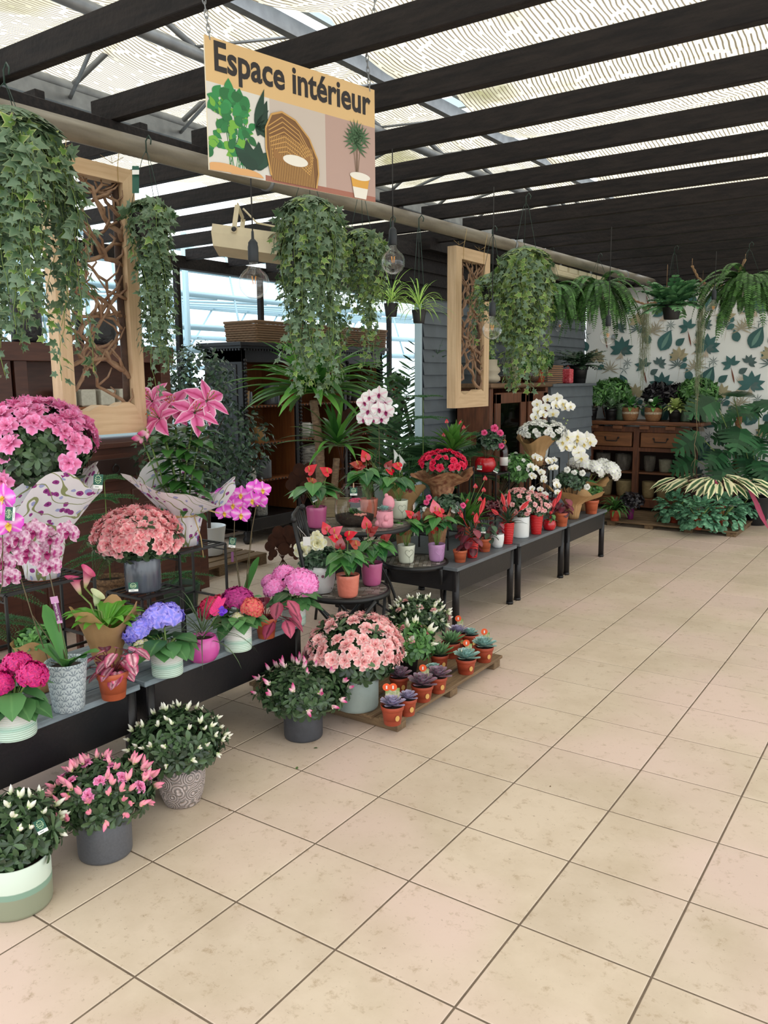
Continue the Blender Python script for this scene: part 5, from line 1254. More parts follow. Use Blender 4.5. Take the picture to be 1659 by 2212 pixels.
M_R1 = mat('rough_grey_clay', srgb(112, 106, 96), .9, noise=.8, nscale=24, ncol=srgb(66, 60, 54), bump=.6, stretch=(1, 1, .4)); M_R2 = mat('pale_cement', srgb(150, 146, 126), .8, noise=.5, nscale=30, ncol=srgb(112, 106, 88)); M_R3 = mat('sandy_cement', srgb(158, 138, 98), .8, noise=.5, nscale=30, ncol=srgb(120, 102, 70))
for lab, x, z, r_, h_, m_ in (('rough dark clay pot, far left on the upper sideboard shelf', -.46, .461, .095, .20, M_R1), ('rough dark clay pot, second from left on the upper sideboard shelf', -.2, .461, .10, .20, M_R1),
   ('rough dark clay pot just right of the middle post of the sideboard', .12, .461, .07, .19, M_R1), ('pale cement pot, upper right sideboard shelf', .31, .461, .08, .155, M_R2), ('pale cement pot next to the right side of the sideboard shelf', .48, .461, .07, .155, M_R2),
   ('sandy cement pot on the lower left sideboard shelf', -.42, .141, .095, .2, M_R3), ('sandy cement bowl pot behind the kraft paper on the lower shelf', -.17, .141, .11, .2, M_R3), ('tall sandy cement pot right of the middle post, lower shelf', .12, .141, .08, .2, M_R3), ('short sandy cement pot on the lower right sideboard shelf', .30, .141, .085, .155, M_R3), ('sandy cement pot at the right end of the lower shelf', .49, .141, .075, .155, M_R3)):
    plainpot(lab, (-.88+x, 8.61, .06+z), r_, h_, 'belly' if m_ is M_R1 else 'mug', m_, 'cement and clay pots in the sideboard')
# ---------- pots on top of the dark buffet hutch and shelves
plainpot('mint green pot in the right end of the buffet hutch', (-2.92, 2.92, 1.235), .06, .22, 'taper', mat('mint_ceramic', srgb(150, 176, 156), .5), 'pots in the dark buffet')
for i, y in enumerate((2.18, 2.34, 2.50, 2.66)):
    o = MB(); o.box((0, 0, .06), (.11, .12, .12), 0, bev=.01); o = o.build('square_pot', mat('ivory_ceramic', srgb(206, 202, 186), .5, noise=.6, nscale=50, ncol=srgb(180, 174, 156))); o.location = (-2.90, y, 1.470); tag(o, ['leftmost ivory square pot on the orange shelf behind the twigs', 'second ivory square pot on the orange shelf behind the twigs', 'third ivory square pot on the orange shelf behind the twigs', 'rightmost ivory square pot on the orange shelf behind the twigs'][i], 'pot', 'ivory square pots in the buffet')
for i, (y, h_) in enumerate(((1.46, .42), (1.66, .30), (1.95, .30), (2.55, .22))):
    o = MB(); o.lathe([(.09, 0), (.10, .01), (.095, h_), (.08, h_), (.078, h_-.05), (.001, h_-.06)], 20); o = o.build('bark_vase', mat('black_bark_ceramic', srgb(30, 30, 34), .45, bump=1.0, bscale=24)); o.location = (-2.93, y, 1.901); tag(o, ['tallest black bark-textured vase on the buffet', 'black bark-textured vase beside the tallest', 'black bark-textured vase left behind the big frame', 'low black bark-textured vase right behind the big frame'][i], 'vase', 'black bark-textured vases on the buffet')
# ---------- old step ladder with little pots
lx, ly = -2.5, 5.70
q = root('step_ladder', 'old grey wooden step ladder holding small red-potted plants', 'ladder', (lx, ly, 0), math.radians(-20)); b = MB()
OLDW = mat('old_grey_wood', srgb(122, 116, 104), .8, noise=.6, nscale=12, ncol=srgb(86, 80, 70))
for s_ in (-1, 1): b.bar((s_*.20, -.30, 0), (s_*.12, 0, 1.45), .03, .05)
b.build('side_rail', OLDW, q); b = MB()
for s_ in (-1, 1): b.bar((s_*.20, .35, 0), (s_*.13, .02, 1.42), .025, .03)
b.build('rear_leg', OLDW, q)
STEPZ = (.35, .70, 1.05, 1.45)
for z in STEPZ: f = z/1.45; b = MB(); b.box((0, -.30*(1-f)-(.02 if z < 1.4 else 0), z), (2*(.20-.08*f)+(0 if z < 1.4 else .1), .13, .025), 0, bev=.003); b.build('step', OLDW, q)
# ---------- rusty metal flower silhouettes
RUST = mat('rusty_sheet_metal', srgb(66, 38, 28), .8, noise=.6, nscale=14, ncol=srgb(96, 56, 38), metal=.2)
def rustflower(label, loc, s, rz, seed, zc=None):
    rr = random.Random(seed); q = root('rusty_garden_ornament', label, 'garden ornament', loc, rz, 'rusty sheet metal flowers'); b = MB(); zc = zc or .30*s
    cs = [(0, 0, .10), (-.10, .03, .07), (.10, .03, .07), (-.05, .11, .07), (.06, .11, .07), (-.15, -.04, .06), (.15, -.05, .06), (-.12, -.12, .05), (.10, -.12, .055), (0, -.08, .07), (-.15, -.16, .035), (.13, -.18, .03)]
    for k, (cy_, cz_, r_) in enumerate(cs):
        n = 20; x_ = .004*k; pts = [V((x_, (cy_+r_*math.cos(2*PI*j/n))*s, zc+(cz_+r_*math.sin(2*PI*j/n))*s)) for j in range(n)]
        f = [p+V((.002, 0, 0)) for p in pts]; b.add(pts+f, [tuple(range(n))[::-1], tuple(range(n, 2*n))]+[(i, (i+1) % n, (i+1) % n+n, i+n) for i in range(n)], 0, None, False)
    b.build('petals', RUST, q); b = MB()
    for k in range(4): b.tube([(0, (-.06+.04*k)*s, 0), (0, (.02-.02*k)*s, zc*.5), (0, (-.08+.05*k)*s, zc-.08*s)], .005, 5)
    b.build('stem', RUST, q)
rustflower('nearer rusty metal flower ornament on the floor behind the chair', (-2.6, 4.05, 0), .8, math.radians(-35), 1)
rustflower('taller rusty metal flower ornament in front of the black cabinet', (-3.1, 4.95, 0), .95, math.radians(-30), 2, .66)
rustflower('rusty metal bird-like ornament behind the yucca trunk', (-3.36, 5.95, 0), 1.15, math.radians(-25), 3, 1.12)
# pallet and wooden bits under the left greenery
q = root('pallet', 'wooden pallet on the tiles left of the black cabinet foot', 'pallet', (-3.2, 3.55, 0)); b = MB(); [b.box((-.3+k*.15, 0, .09), (.12, 1.1, .02), 0) for k in range(5)]; b.build('board', WOOD_PAL, q); b = MB(); [b.box((0, y, .04), (.72, .09, .08), 0) for y in (-.5, 0, .5)]; b.build('bearer', WOOD_PAL2, q)
# hanging rope swags at the wallpapered wall
def rope(label, pts, r_=.011):
    o = MB(); P_ = []
    for i in range(len(pts)-1):
        for k in range(8): P_.append(V(pts[i]).lerp(V(pts[i+1]), k/8))
    P_.append(V(pts[-1])); n = len(P_)
    for s_ in (0, PI): o.tube([P_[i]+V((math.cos(i*1.1+s_), 0, math.sin(i*1.1+s_)))*r_*.55 for i in range(n)], r_*.8, 6)
    for e_ in (pts[0], pts[-1]): o.tube([V(e_), (e_[0], e_[1], 2.83)], .003, 5)
    o = o.build('rope', mat('jute_rope', srgb(150, 120, 90), .9)); tag(o, label, 'rope', 'jute rope swags at the wallpapered wall')
rope('jute rope swag between boston fern and the black-potted fern', [aty(x, y, 7.9) for x, y in ((1335, 605), (1350, 628), (1372, 650), (1396, 658), (1420, 652), (1440, 620))])
rope('jute rope swag left of the far right hanging fern', [aty(x, y, 7.6) for x, y in ((1495, 574), (1508, 600), (1530, 618), (1560, 618), (1585, 610), (1610, 560))])
# ============================================================ FLOWERS SHARED BY THE PLANTS
def fm(n, a, b_, c): return fl_mat(n, srgb(*a), srgb(*b_), srgb(*c))
F_PINK = fm('bright_pink_petal', (196, 84, 130), (238, 128, 176), (250, 160, 200)); F_SALM = fm('salmon_petal', (236, 110, 126), (250, 152, 158), (252, 186, 184))
F_SALM2 = fm('soft_salmon_petal', (226, 128, 136), (244, 168, 168), (248, 198, 196)); F_RED = fm('crimson_petal', (150, 14, 44), (214, 26, 74), (232, 50, 96))
F_WHITE = fm('white_petal', (214, 220, 180), (238, 240, 232), (246, 246, 242)); F_BUDW = mat('white_bud', srgb(232, 232, 214), .5, edge=[(0, srgb(150, 178, 90)), (.4, srgb(226, 228, 196)), (1, srgb(238, 236, 228))])
F_BUDP = mat('pink_edged_bud', srgb(238, 190, 205), .5, edge=[(0, srgb(216, 220, 170)), (.4, srgb(240, 216, 214)), (.75, srgb(232, 150, 186)), (1, srgb(206, 60, 130))])
F_ROSEB = mat('rose_pink_bud', srgb(240, 140, 165), .5, edge=[(0, srgb(200, 200, 120)), (.3, srgb(248, 180, 186)), (1, srgb(238, 130, 166))])
b_pink = [blossom_mesh('blossom', F_PINK) for _ in range(2)]; b_salm = [blossom_mesh('blossom', F_SALM) for _ in range(2)]; b_salm2 = [blossom_mesh('blossom', F_SALM2) for _ in range(2)]
b_red = [blossom_mesh('blossom', F_RED)]; b_white = [blossom_mesh('blossom', F_WHITE)]; bud_w = bud_mesh('bud', F_BUDW); bud_p = bud_mesh('bud', F_BUDP); bud_r = bud_mesh('bud', F_ROSEB, n=4)
def mh(n, a, b_, c, k=60, **kw): return mophead_mesh('flower_head', fl_mat(n, srgb(*a), srgb(*b_), srgb(*c)), k, **kw)
h_mag = mh('magenta_floret', (110, 40, 130), (188, 26, 108), (204, 40, 120), 70); h_blue = mh('violet_blue_floret', (90, 110, 210), (134, 128, 222), (166, 150, 232), 76, flat=.7)
h_pink = mh('pink_floret', (214, 90, 160), (236, 124, 186), (244, 150, 204), 84); h_plum = mh('plum_floret', (110, 20, 84), (150, 30, 106), (170, 42, 122), 64)
h_coral = mh('coral_floret', (176, 170, 100), (200, 86, 84), (204, 74, 86), 60); h_crim = mh('crimson_floret', (140, 20, 54), (186, 38, 78), (198, 52, 90), 60)
h_lime = mh('lime_floret', (150, 170, 80), (196, 206, 120), (190, 160, 206), 36); h_whi = mh('white_floret', (206, 222, 160), (236, 242, 226), (246, 248, 242), 70)
LIPY = mat('yellow_lip', srgb(226, 190, 70), .5); LIPP = mat('purple_lip', srgb(150, 26, 96), .5); LIPC = mat('cream_lip', srgb(226, 206, 130), .5)
o_mag = orchid_mesh('bloom', fl_mat('magenta_orchid_petal', srgb(246, 226, 240), srgb(206, 84, 192), srgb(190, 60, 180)), LIPY)
o_stripe = orchid_mesh('bloom', mat('splashed_orchid_petal', srgb(240, 224, 234), .5, edge=[(0, srgb(236, 216, 228)), (.6, srgb(226, 196, 216)), (1, srgb(244, 236, 240))], noise=1, nscale=3.2, ncol=srgb(168, 28, 118), trans=.2), LIPP)
o_white = orchid_mesh('bloom', fl_mat('white_orchid_petal', srgb(222, 226, 170), srgb(238, 240, 226), srgb(246, 246, 238)), LIPC)
o_blush = orchid_mesh('bloom', fl_mat('blush_orchid_petal', srgb(206, 120, 160), srgb(240, 224, 226), srgb(246, 240, 236)), LIPP)
A_RED = anth_mesh('flower', mat('red_spathe', srgb(206, 20, 48), .2, spec=.6, var=.1)); A_DRED = anth_mesh('flower', mat('dark_red_spathe', srgb(140, 30, 34), .2, spec=.8), mat('dark_spadix', srgb(150, 50, 40), .5))
A_PINK = anth_mesh('flower', mat('rose_spathe', srgb(220, 90, 112), .2, spec=.8)); A_ORG = anth_mesh('flower', mat('brown_red_spathe', srgb(160, 50, 36), .2, spec=.8))
r_cream = rose_mesh('rose', fl_mat('cream_rose_petal', srgb(226, 206, 150), srgb(240, 228, 190), srgb(246, 240, 216))); r_pink = rose_mesh('rose', fl_mat('deep_pink_rose_petal', srgb(170, 30, 90), srgb(222, 78, 136), srgb(236, 120, 166)))
r_white = rose_mesh('rose', F_WHITE); l_lily = lily_mesh('lily', mat('lily_petal', srgb(224, 96, 156), .5, edge=[(0, srgb(196, 50, 116)), (.3, srgb(230, 104, 166)), (.75, srgb(238, 130, 184)), (1, srgb(252, 226, 240))], trans=.15), mat('rust_anther', srgb(176, 84, 36), .7))
def emboss_mat():
    m = mat('embossed_pink_grey_stone', srgb(206, 192, 188), .8, noise=.4, nscale=30, ncol=srgb(184, 170, 166)); nt = m.node_tree; L = nt.links; b = nt.nodes['Principled BSDF']
    tc = N(nt, 'ShaderNodeTexCoord'); vo = N(nt, 'ShaderNodeTexVoronoi', Scale=22.0); L.new(tc.outputs['Object'], vo.inputs['Vector'])
    mu = N(nt, 'ShaderNodeMath', operation='MULTIPLY'); mu.inputs[1].default_value = 34; L.new(vo.outputs['Distance'], mu.inputs[0]); si = N(nt, 'ShaderNodeMath', operation='SINE'); L.new(mu.outputs[0], si.inputs[0])
    gt = N(nt, 'ShaderNodeMath', operation='GREATER_THAN'); L.new(si.outputs[0], gt.inputs[0]); gt.inputs[1].default_value = .55
    src = b.inputs['Base Color'].links[0].from_socket; mx = N(nt, 'ShaderNodeMix', data_type='RGBA'); L.new(gt.outputs[0], mx.inputs[0]); L.new(src, mx.inputs[6]); mx.inputs[7].default_value = c4(srgb(140, 132, 128)); L.new(mx.outputs[2], b.inputs['Base Color'])
    bp = N(nt, 'ShaderNodeBump', Strength=.8, Distance=.004); L.new(si.outputs[0], bp.inputs['Height']); L.new(bp.outputs[0], b.inputs['Normal']); return m
GP = dict(floor='azaleas standing on the floor tiles', pal='plants on the pallet', l1='pots on the slatted blue-grey benches', r1='plants on the grey-topped benches', succ='potted rosette succulents on the pallet')
# ============================================================ ON THE FLOOR
P = Pot('white-budded azalea in a mint and sage banded pot at the lower left corner', 'potted plant', 8, 1994, 0, 150, 118, 'cyl', P_SAGE2, GP['floor'], 'potted_azalea')
c = P.L(30, 1800); bush(P, c, .125, .11, n=200, L=.04, W=.013); scatter(P, bud_w, c, .125, .11, 26, .03, .03); card(P.root, P.L(88, 1785, .13), .03, .045, RV*.5-FV, .3)
P = Pot('azalea full of pink half-open flowers in a smooth slate grey pot', 'potted plant', 210, 1871, 0, 117, 98, 'cyl', P_GREY, GP['floor'], 'potted_azalea')
c = P.L(222, 1716); bush(P, c, .155, .10, n=330, L=.034, W=.012); scatter(P, bud_r, c, .155, .10, 56, .034, .022, tilt=.6); scatter(P, b_pink, c, .15, .10, 14, .022, .03, .25)
P = Pot('white-budded azalea in a pale embossed stone-look pot', 'potted plant', 386, 1749, 0, 104, 92, 'belly', emboss_mat(), GP['floor'], 'potted_azalea')
c = P.L(383, 1604); bush(P, c, .165, .11, n=340, L=.036, W=.012); scatter(P, bud_w, c, .165, .11, 46, .026, .03)
P = Pot('small dark-potted azalea squeezed between the pink azalea and the embossed pot', 'potted plant', 312, 1729, 0, 34, 44, 'nursery', PBLACK, GP['floor'], 'potted_azalea')
c = P.L(310, 1650); bush(P, c, .07, .06, n=90, L=.034, W=.012); scatter(P, bud_r, c, .07, .06, 8, .03, .03)
P = Pot('azalea with pink-edged white buds in a charcoal pot standing on the tiles by the pallet', 'potted plant', 652, 1606, 0, 86, 75, 'cyl', P_DARK, GP['floor'], 'potted_azalea')
c = P.L(655, 1492); bush(P, c, .185, .105, n=400, L=.040, W=.014); scatter(P, bud_p, c, .19, .105, 34, .036, .035)
# ============================================================ PALLET
ZP = .061
P = Pot('big salmon-pink azalea in a large pale sage pot on the pallet', 'potted plant', 770, 1543, ZP, 96, 98, 'cyl', P_SAGE, GP['pal'], 'potted_azalea')
c = P.L(766, 1408); bush(P, c, .205, .155, n=430, L=.042, W=.015, lo=-.55); scatter(P, b_salm2, c, .205, .16, 66, .041, .036, -.1, .45)
P = Pot('white azalea with a few blush flowers at the back corner of the pallet', 'potted plant', 912, 1405, ZP, 60, 46, 'nursery', PBLACK, GP['pal'], 'potted_azalea')
c = P.L(905, 1335); bush(P, c, .16, .105, n=280, L=.036, W=.013); scatter(P, bud_w, c, .16, .105, 46, .028, .03); scatter(P, b_salm2, c, .16, .1, 5, .022, .08)
P = Pot('coral and white azalea with loose green shoots in a black pot on the pallet', 'potted plant', 878, 1462, ZP, 62, 55, 'nursery', PBLACK, GP['pal'], 'potted_azalea')
c = P.L(885, 1392); bush(P, c, .115, .10, G_MID, n=150, L=.045, W=.015); scatter(P, b_salm, c, .10, .10, 10, .026, .035, .3); scatter(P, bud_w, c, .11, .11, 14, .042, .035)
SUC = [(848, 1570, 52, 43, G_SUC1, 31, 'violet-grey rosette succulent at the near corner of the pallet, two orange tags behind it', 2), (881, 1549, 42, 38, G_SUC1, 24, 'violet-grey succulent right behind the nearest corner one', 0),
 (913, 1519, 50, 36, G_SUC2, 36, 'wide purple-brown rosette succulent, third pot along the pallet edge', 1), (947, 1500, 42, 36, G_SUC2, 32, 'purple-brown rosette succulent behind the wide one', 0),
 (1008, 1459, 46, 34, G_SUC3, 32, 'blue-green succulent with a tiny yellow flower, middle of the pallet edge', 1), (1047, 1433, 44, 34, G_SUC3, 30, 'blue-green succulent at the far end of the pallet edge', 1),
 (862, 1500, 44, 36, G_SUC2, 30, 'dark purple succulent behind the nearest corner pots, beside the sage pot', 0), (950, 1450, 42, 34, G_SUC4, 34, 'pointed green rosette behind the purple-brown pair', 0), (975, 1424, 42, 34, G_SUC4, 32, 'pointed green rosette in front of the white azalea', 0),
 (990, 1400, 40, 32, G_SUC1, 24, 'violet succulent with a tall orange tag in the back row', 1), (1016, 1402, 38, 30, G_SUC3, 20, 'half-hidden blue-green succulent in the back row', 0), (938, 1478, 36, 30, G_SUC3, 20, 'small pale succulent in the middle of the pallet', 0)]
TO = mat('orange_tag', srgb(230, 92, 44), .5); TPH = mat('plant_photo_tag', srgb(214, 200, 180), .5, noise=1, nscale=60, ncol=srgb(120, 150, 70))
for i, (x, y, w, h, m, rp, lab, tg) in enumerate(SUC):
    P = Pot(lab, 'succulent', x, y, ZP, w, h, 'nursery', TERRAD, GP['succ'], 'potted_succulent'); b = MB(); rr = rp*P.k*1.05
    if m is G_SUC4: rosette(b, (0, 0, P.H*.9), rr*1.15, 46, 0, .25, .22, shape='lance')
    else: rosette(b, (0, 0, P.H*.92), rr, 38, 0, .12, .42)
    b.build('rosette', m, P.root)
    b = MB(); dd = (-FV+RV*.5); dd.z = 0; dd.normalize(); p = dd*(P.R*.89)+UP*P.H*.45; M_ = basis(UP-dd*UP.dot(dd), dd); k = 14
    b.add([p+M_ @ V((.011*math.cos(2*PI*j/k), .014*math.sin(2*PI*j/k), .001)) for j in range(k)], [tuple(range(k))], 0, None, False); b.build('round_sticker', mat('tan_sticker', srgb(206, 160, 90), .6), P.root)
    for t in range(tg):
        b = MB(); p = V((0, 0, P.H))-FV*0+AWAY*P.R*.5+RIGHT*(.012-.03*t); H_ = .085; z = -AWAY
        M_ = basis(UP, z); b.box(p+UP*.02, (.028, .09, .001), 0, M_); b.box(p+UP*.045+RIGHT*.008+z*.001, (.03, .05, .0012), 0, M_)
        cc = p+UP*.075+z*.002-RIGHT*.008; b.add([cc+M_ @ V((.019*math.cos(2*PI*j/16), .019*math.sin(2*PI*j/16), .001)) for j in range(16)], [tuple(range(16))], 1, None, False)
        b.box(cc+z*.003, (.007, .016, .001), 2, M_); b.build('plant_tag', [TPH, TO, TAGW], P.root)
    if 'yellow' in lab: inst(bud_w, P.root, V((-.02, -.02, P.H+.03)), None, .02, 'flower')
# ============================================================ SLATTED BENCHES, FRONT ROW
Z = ZB+.001
P = Pot('magenta hydrangea in a white and mint ribbed pot, first on the nearest bench', 'potted plant', 14, 1606, Z, 92, 78, 'cyl', P_MINT, GP['l1'], 'potted_hydrangea')
hydrangea(P, [(74, 1447, 32, h_mag, .05), (38, 1420, 30, h_mag, .0), (-6, 1468, 30, h_mag, .06), (10, 1440, 26, h_mag, -.06)], nleaf=16, Ls=.115)
P = Pot('orchid with splashed purple and white blooms in a grey-blue fan-patterned pot', 'potted plant', 137, 1543, Z, 90, 110, 'taper', None, GP['l1'], 'potted_orchid')
def fan_mat():
    m = bpy.data.materials.new('fan_relief_glaze'); m.use_nodes = True; nt = m.node_tree; L = nt.links; b = nt.nodes['Principled BSDF']; b.inputs['Roughness'].default_value = .45
    tc = N(nt, 'ShaderNodeTexCoord'); s = N(nt, 'ShaderNodeSeparateXYZ'); L.new(tc.outputs['Object'], s.inputs[0])
    def mt(op, a, b_=None, c=None):
        n = N(nt, 'ShaderNodeMath', operation=op)
        for i, q in enumerate((a, b_, c)):
            if q is None: continue
            if isinstance(q, (int, float)): n.inputs[i].default_value = q
            else: L.new(q, n.inputs[i])
        return n.outputs[0]
    an = mt('MULTIPLY', mt('ARCTAN2', s.outputs[1], s.outputs[0]), 12/(2*PI)); zz = mt('MULTIPLY', s.outputs[2], 1/.024)
    row = mt('FLOOR', zz); fz = mt('FRACT', zz); u = mt('SUBTRACT', mt('FRACT', mt('ADD', an, mt('MULTIPLY', mt('MODULO', row, 2.0), .5))), .5)
    r = mt('SQRT', mt('ADD', mt('MULTIPLY', mt('MULTIPLY', u, u), 3.2), mt('MULTIPLY', fz, fz))); a2 = mt('ARCTAN2', mt('MULTIPLY', u, 1.8), fz)
    ray_ = mt('GREATER_THAN', mt('SINE', mt('ADD', mt('MULTIPLY', a2, 9.0), 1.57)), .1); ring = mt('GREATER_THAN', r, .35); edge = mt('LESS_THAN', mt('ABSOLUTE', mt('SUBTRACT', r, .95)), .06)
    f = mt('MAXIMUM', mt('MULTIPLY', ray_, ring), edge)
    mx = N(nt, 'ShaderNodeMix', data_type='RGBA'); L.new(f, mx.inputs[0]); mx.inputs[6].default_value = c4(srgb(136, 150, 160)); mx.inputs[7].default_value = c4(srgb(196, 208, 212)); L.new(mx.outputs[2], b.inputs['Base Color']); return m
P.pot.data.materials[0] = fan_mat()
orchid_leaves(P, 5, .15, .062, G_AN, .9); b = MB(); strap(b, (0, 0, P.H*.9), P.L(95, 1300)-V((0, 0, P.H*.9)), .24, .065, .15, 0, 6, .2, shape='paddle'); b.build('tall_leaf', G_AN, P.root)
orchid_spike(P, o_stripe, V((0, 0, P.H*.9)), [(105, 1430), (70, 1330), (45, 1250), (30, 1180)], [(22, 1180), (60, 1202), (8, 1215), (40, 1165), (20, 1248), (62, 1188)], .05)
orchid_spike(P, o_stripe, V((.01, 0, P.H*.9)), [(130, 1380), (118, 1290), (105, 1230), (110, 1160)], [(110, 1165), (148, 1150), (102, 1195), (108, 1225), (75, 1150)], .05)
b = MB(); p = P.L(124, 1322, .07); M_ = Matrix.Rotation(-.16, 3, FV) @ basis(UP, -FV); b.box(p, (.021, .085, .001), 0, M_); b.box(p+M_ @ V((0, .046, .0006)), (.028, .026, .001), 1, M_); b.box(p+M_ @ V((0, -.038, .0012)), (.02, .010, .001), 1, M_)
vs, fs = text_mb('Belle Orchidée', .012, 0, 1, .3); x0 = max(v[0] for v in vs)/2; b.add([p+M_ @ V((-y+.003, x-x0-.0, .0016)) for x, y, _ in vs], fs, 2, None, False); b.build('plant_tag', [mat('plum_card', srgb(104, 50, 96), .5), mat('lilac_card', srgb(190, 140, 180), .5), TAGW], P.root)
P = Pot('silver and pink rex begonia in a terracotta pot at the front of the nearest bench', 'potted plant', 238, 1516, Z, 70, 62, 'nursery', TERRA, GP['l1'], 'potted_begonia')
sp_ = []
for i in range(26):
    a = i*2.4; q = P.L(245+52*math.cos(a)*(.4+.6*(i % 3)/2), 1428-24*math.sin(i*1.7)); q += AWAY*.05*math.sin(a); sp_.append((q, V((math.cos(a), math.sin(a), -.35)), .062, .05))
bigleaves(P, G_REX, sp_, shape='round', sm=mat('red_stem', srgb(110, 40, 50), .6), droop=.3)
P = Pot('blue-violet hydrangea in a white and mint ribbed pot on the second bench', 'potted plant', 354, 1467, Z, 68, 68, 'cyl', P_MINT, GP['l1'], 'potted_hydrangea')
hydrangea(P, [(350, 1316, 42, h_blue, 0), (291, 1350, 33, h_blue, .03), (301, 1391, 17, h_lime, .08)], nleaf=20, Ls=.12, spread=1.5)
card(P.root, P.L(311, 1415, .12), .038, .05, None, .1)
P = Pot('round hot pink bowl planted with a pink quill flower and thin grassy leaves', 'potted plant', 434, 1434, Z, 72, 56, 'bowl', P_PINK, GP['l1'], 'planted_bowl')
b = MB(); strap(b, (0, 0, P.H*.8), P.L(480, 1310)-V((0, 0, P.H*.8)), .16, .012, 0, 0); b.build('stem', G_STEM, P.root)
b = MB(); q = P.L(462, 1330); d = (P.L(488, 1278)-q).normalized()
for k in range(9):
    for s_ in (-1, 1): leaf(b, q+d*.009*k, basis((RV*s_+d*.9), -FV), .034-.001*k, .015, 'lance', .0, .1)
b.build('quill_flower', mat('hot_pink_bract', srgb(226, 26, 120), .4, var=.15), P.root)
b = MB(); [leaf(b, P.L(480, 1320), basis(RV*math.cos(a)+UP*math.sin(a), -FV), .024, .024, 'round', .1) for a in (0, 1.6, 3, 4.5)]; b.build('violet_flower', mat('violet_petal', srgb(100, 30, 200), .4), P.root)
crown_straps(P.root, (0, 0, P.H*.8), 34, .27, .0065, 1.7, mat('grey_green_grass', srgb(74, 96, 62), .5, var=.3), .1, .95)
P = Pot('mixed plum, crimson and coral hydrangea in a white and mint ribbed pot', 'potted plant', 510, 1411, Z, 60, 60, 'cyl', P_MINT, GP['l1'], 'potted_hydrangea')
hydrangea(P, [(512, 1281, 33, h_plum, 0), (455, 1303, 34, h_crim, -.05), (547, 1303, 25, h_coral, .04), (513, 1330, 13, h_lime, .07)], nleaf=20, Ls=.10, spread=1.5)
P = Pot('rose-pink begonia with pointed leaves in a terracotta pot', 'potted plant', 573, 1382, Z, 50, 46, 'nursery', TERRA, GP['l1'], 'potted_begonia')
sp_ = []
for i in range(15):
    a = i*2.4; q = P.L(592+32*math.cos(a), 1305-30*math.sin(i*2.1)*.8+10); q += AWAY*.05*math.sin(a); sp_.append((q, V((math.cos(a), math.sin(a), -.5)), .10, .068))
bigleaves(P, G_REX2, sp_, shape='ovate', sm=mat('red_stem', srgb(110, 40, 50), .6), droop=.3)
P = Pot('bright pink hydrangea with four heads in the last white and mint ribbed pot', 'potted plant', 633, 1355, Z, 52, 50, 'cyl', P_MINT, GP['l1'], 'potted_hydrangea')
hydrangea(P, [(655, 1246, 36, h_pink, .03), (610, 1232, 25, h_pink, -.05), (588, 1262, 25, h_pink, .0), (578, 1250, 18, h_pink, -.08)], nleaf=18, Ls=.11, spread=1.3)
# ---------- back row of the slatted benches: stands and what they carry
st1 = stand('wire stand at the left edge carrying the tree azalea in iris paper', (-.9, .60, ZB), .24, .40, .395, 0); zt = ZB+.40
P = Pot('pink standard azalea tree wrapped in iris-printed paper on the left wire stand', 'potted plant', 0, 0, 0, 0, 0, 'nursery', TERRA, 'paper-wrapped gift plants', 'wrapped_azalea_tree', r=.085, h=.15, at=(-.9, .64, zt))
wrap(P, FLORAL, .088, .15, .27, .37, .10, 4, (.03, .06), seed=3, dz=.36)
c = P.L(80, 965); bush(P, c, .20, .15, n=420, L=.046, W=.018, lo=-.85, stems=False); scatter(P, b_pink, c, .205, .165, 62, .046, .043, .05, .4)
for x, y in ((12, 985), (150, 1000), (5, 1040)): inst(b_pink[0], P.root, P.L(x, y, .16), basis(UP, -FV), .045, 'blossom')
b = MB(); b.tube([(0, 0, .12), c*.5+V((0, 0, .08)), c-V((0, 0, .05))], .007, 8); b.build('trunk', G_BROWNSTEM, P.root); b = MB(); b.tube([(-.03, -.01, .12), c-V((.03, 0, .0))], .003, 6); b.build('support_cane', G_PINE, P.root)
card(P.root, P.L(212, 1040, .12), .038, .058, None, -.05)
st2 = stand('wire stand in the middle carrying the salmon azalea in the streaked grey pot', (-.85, 1.12, ZB), .24, .24, .25, 0); zt = ZB+.255
P = Pot('full salmon azalea in a glossy streaked grey pot on the middle wire stand', 'potted plant', 0, 0, 0, 0, 0, 'cyl', P_ANTH, GP['l1'], 'potted_azalea', r=.082, h=.155, at=(-.85, 1.11, zt))
c = P.L(298, 1160); bush(P, c, .17, .105, n=260, L=.04, W=.016, lo=-.7); scatter(P, b_salm, c, .165, .11, 80, .043, .036, -.25, .4)
st3 = stand('tall wire stand behind carrying the lilies in iris paper', (-.90, 1.42, ZB), .24, .30, .40, 0); zt = ZB+.405
P = Pot('pink stargazer lilies wrapped in iris-printed paper on the tall wire stand', 'potted plant', 0, 0, 0, 0, 0, 'nursery', TERRA, 'paper-wrapped gift plants', 'wrapped_lily', r=.085, h=.15, at=(-.90, 1.41, zt))
wrap(P, FLORAL, .088, .155, .25, .31, .12, 4, (-.06, -.02), seed=11, dz=.42)
b = MB(); b.lathe([(.09, .15), (.1, .16), (.09, .172)], 24); b.tube([(0.1, -.02, .16), (.13, .02, .19), (.2, .05, .17)], .004, 5); b.tube([(0.1, -.02, .16), (.12, 0, .05), (.11, .02, -.05)], .003, 5); b.build('raffia_bow', RAFFIA, P.root)
lm_ = MB(); sm2 = MB()
LIL = [(346, 905), (375, 880), (420, 893), (445, 868), (330, 868)]
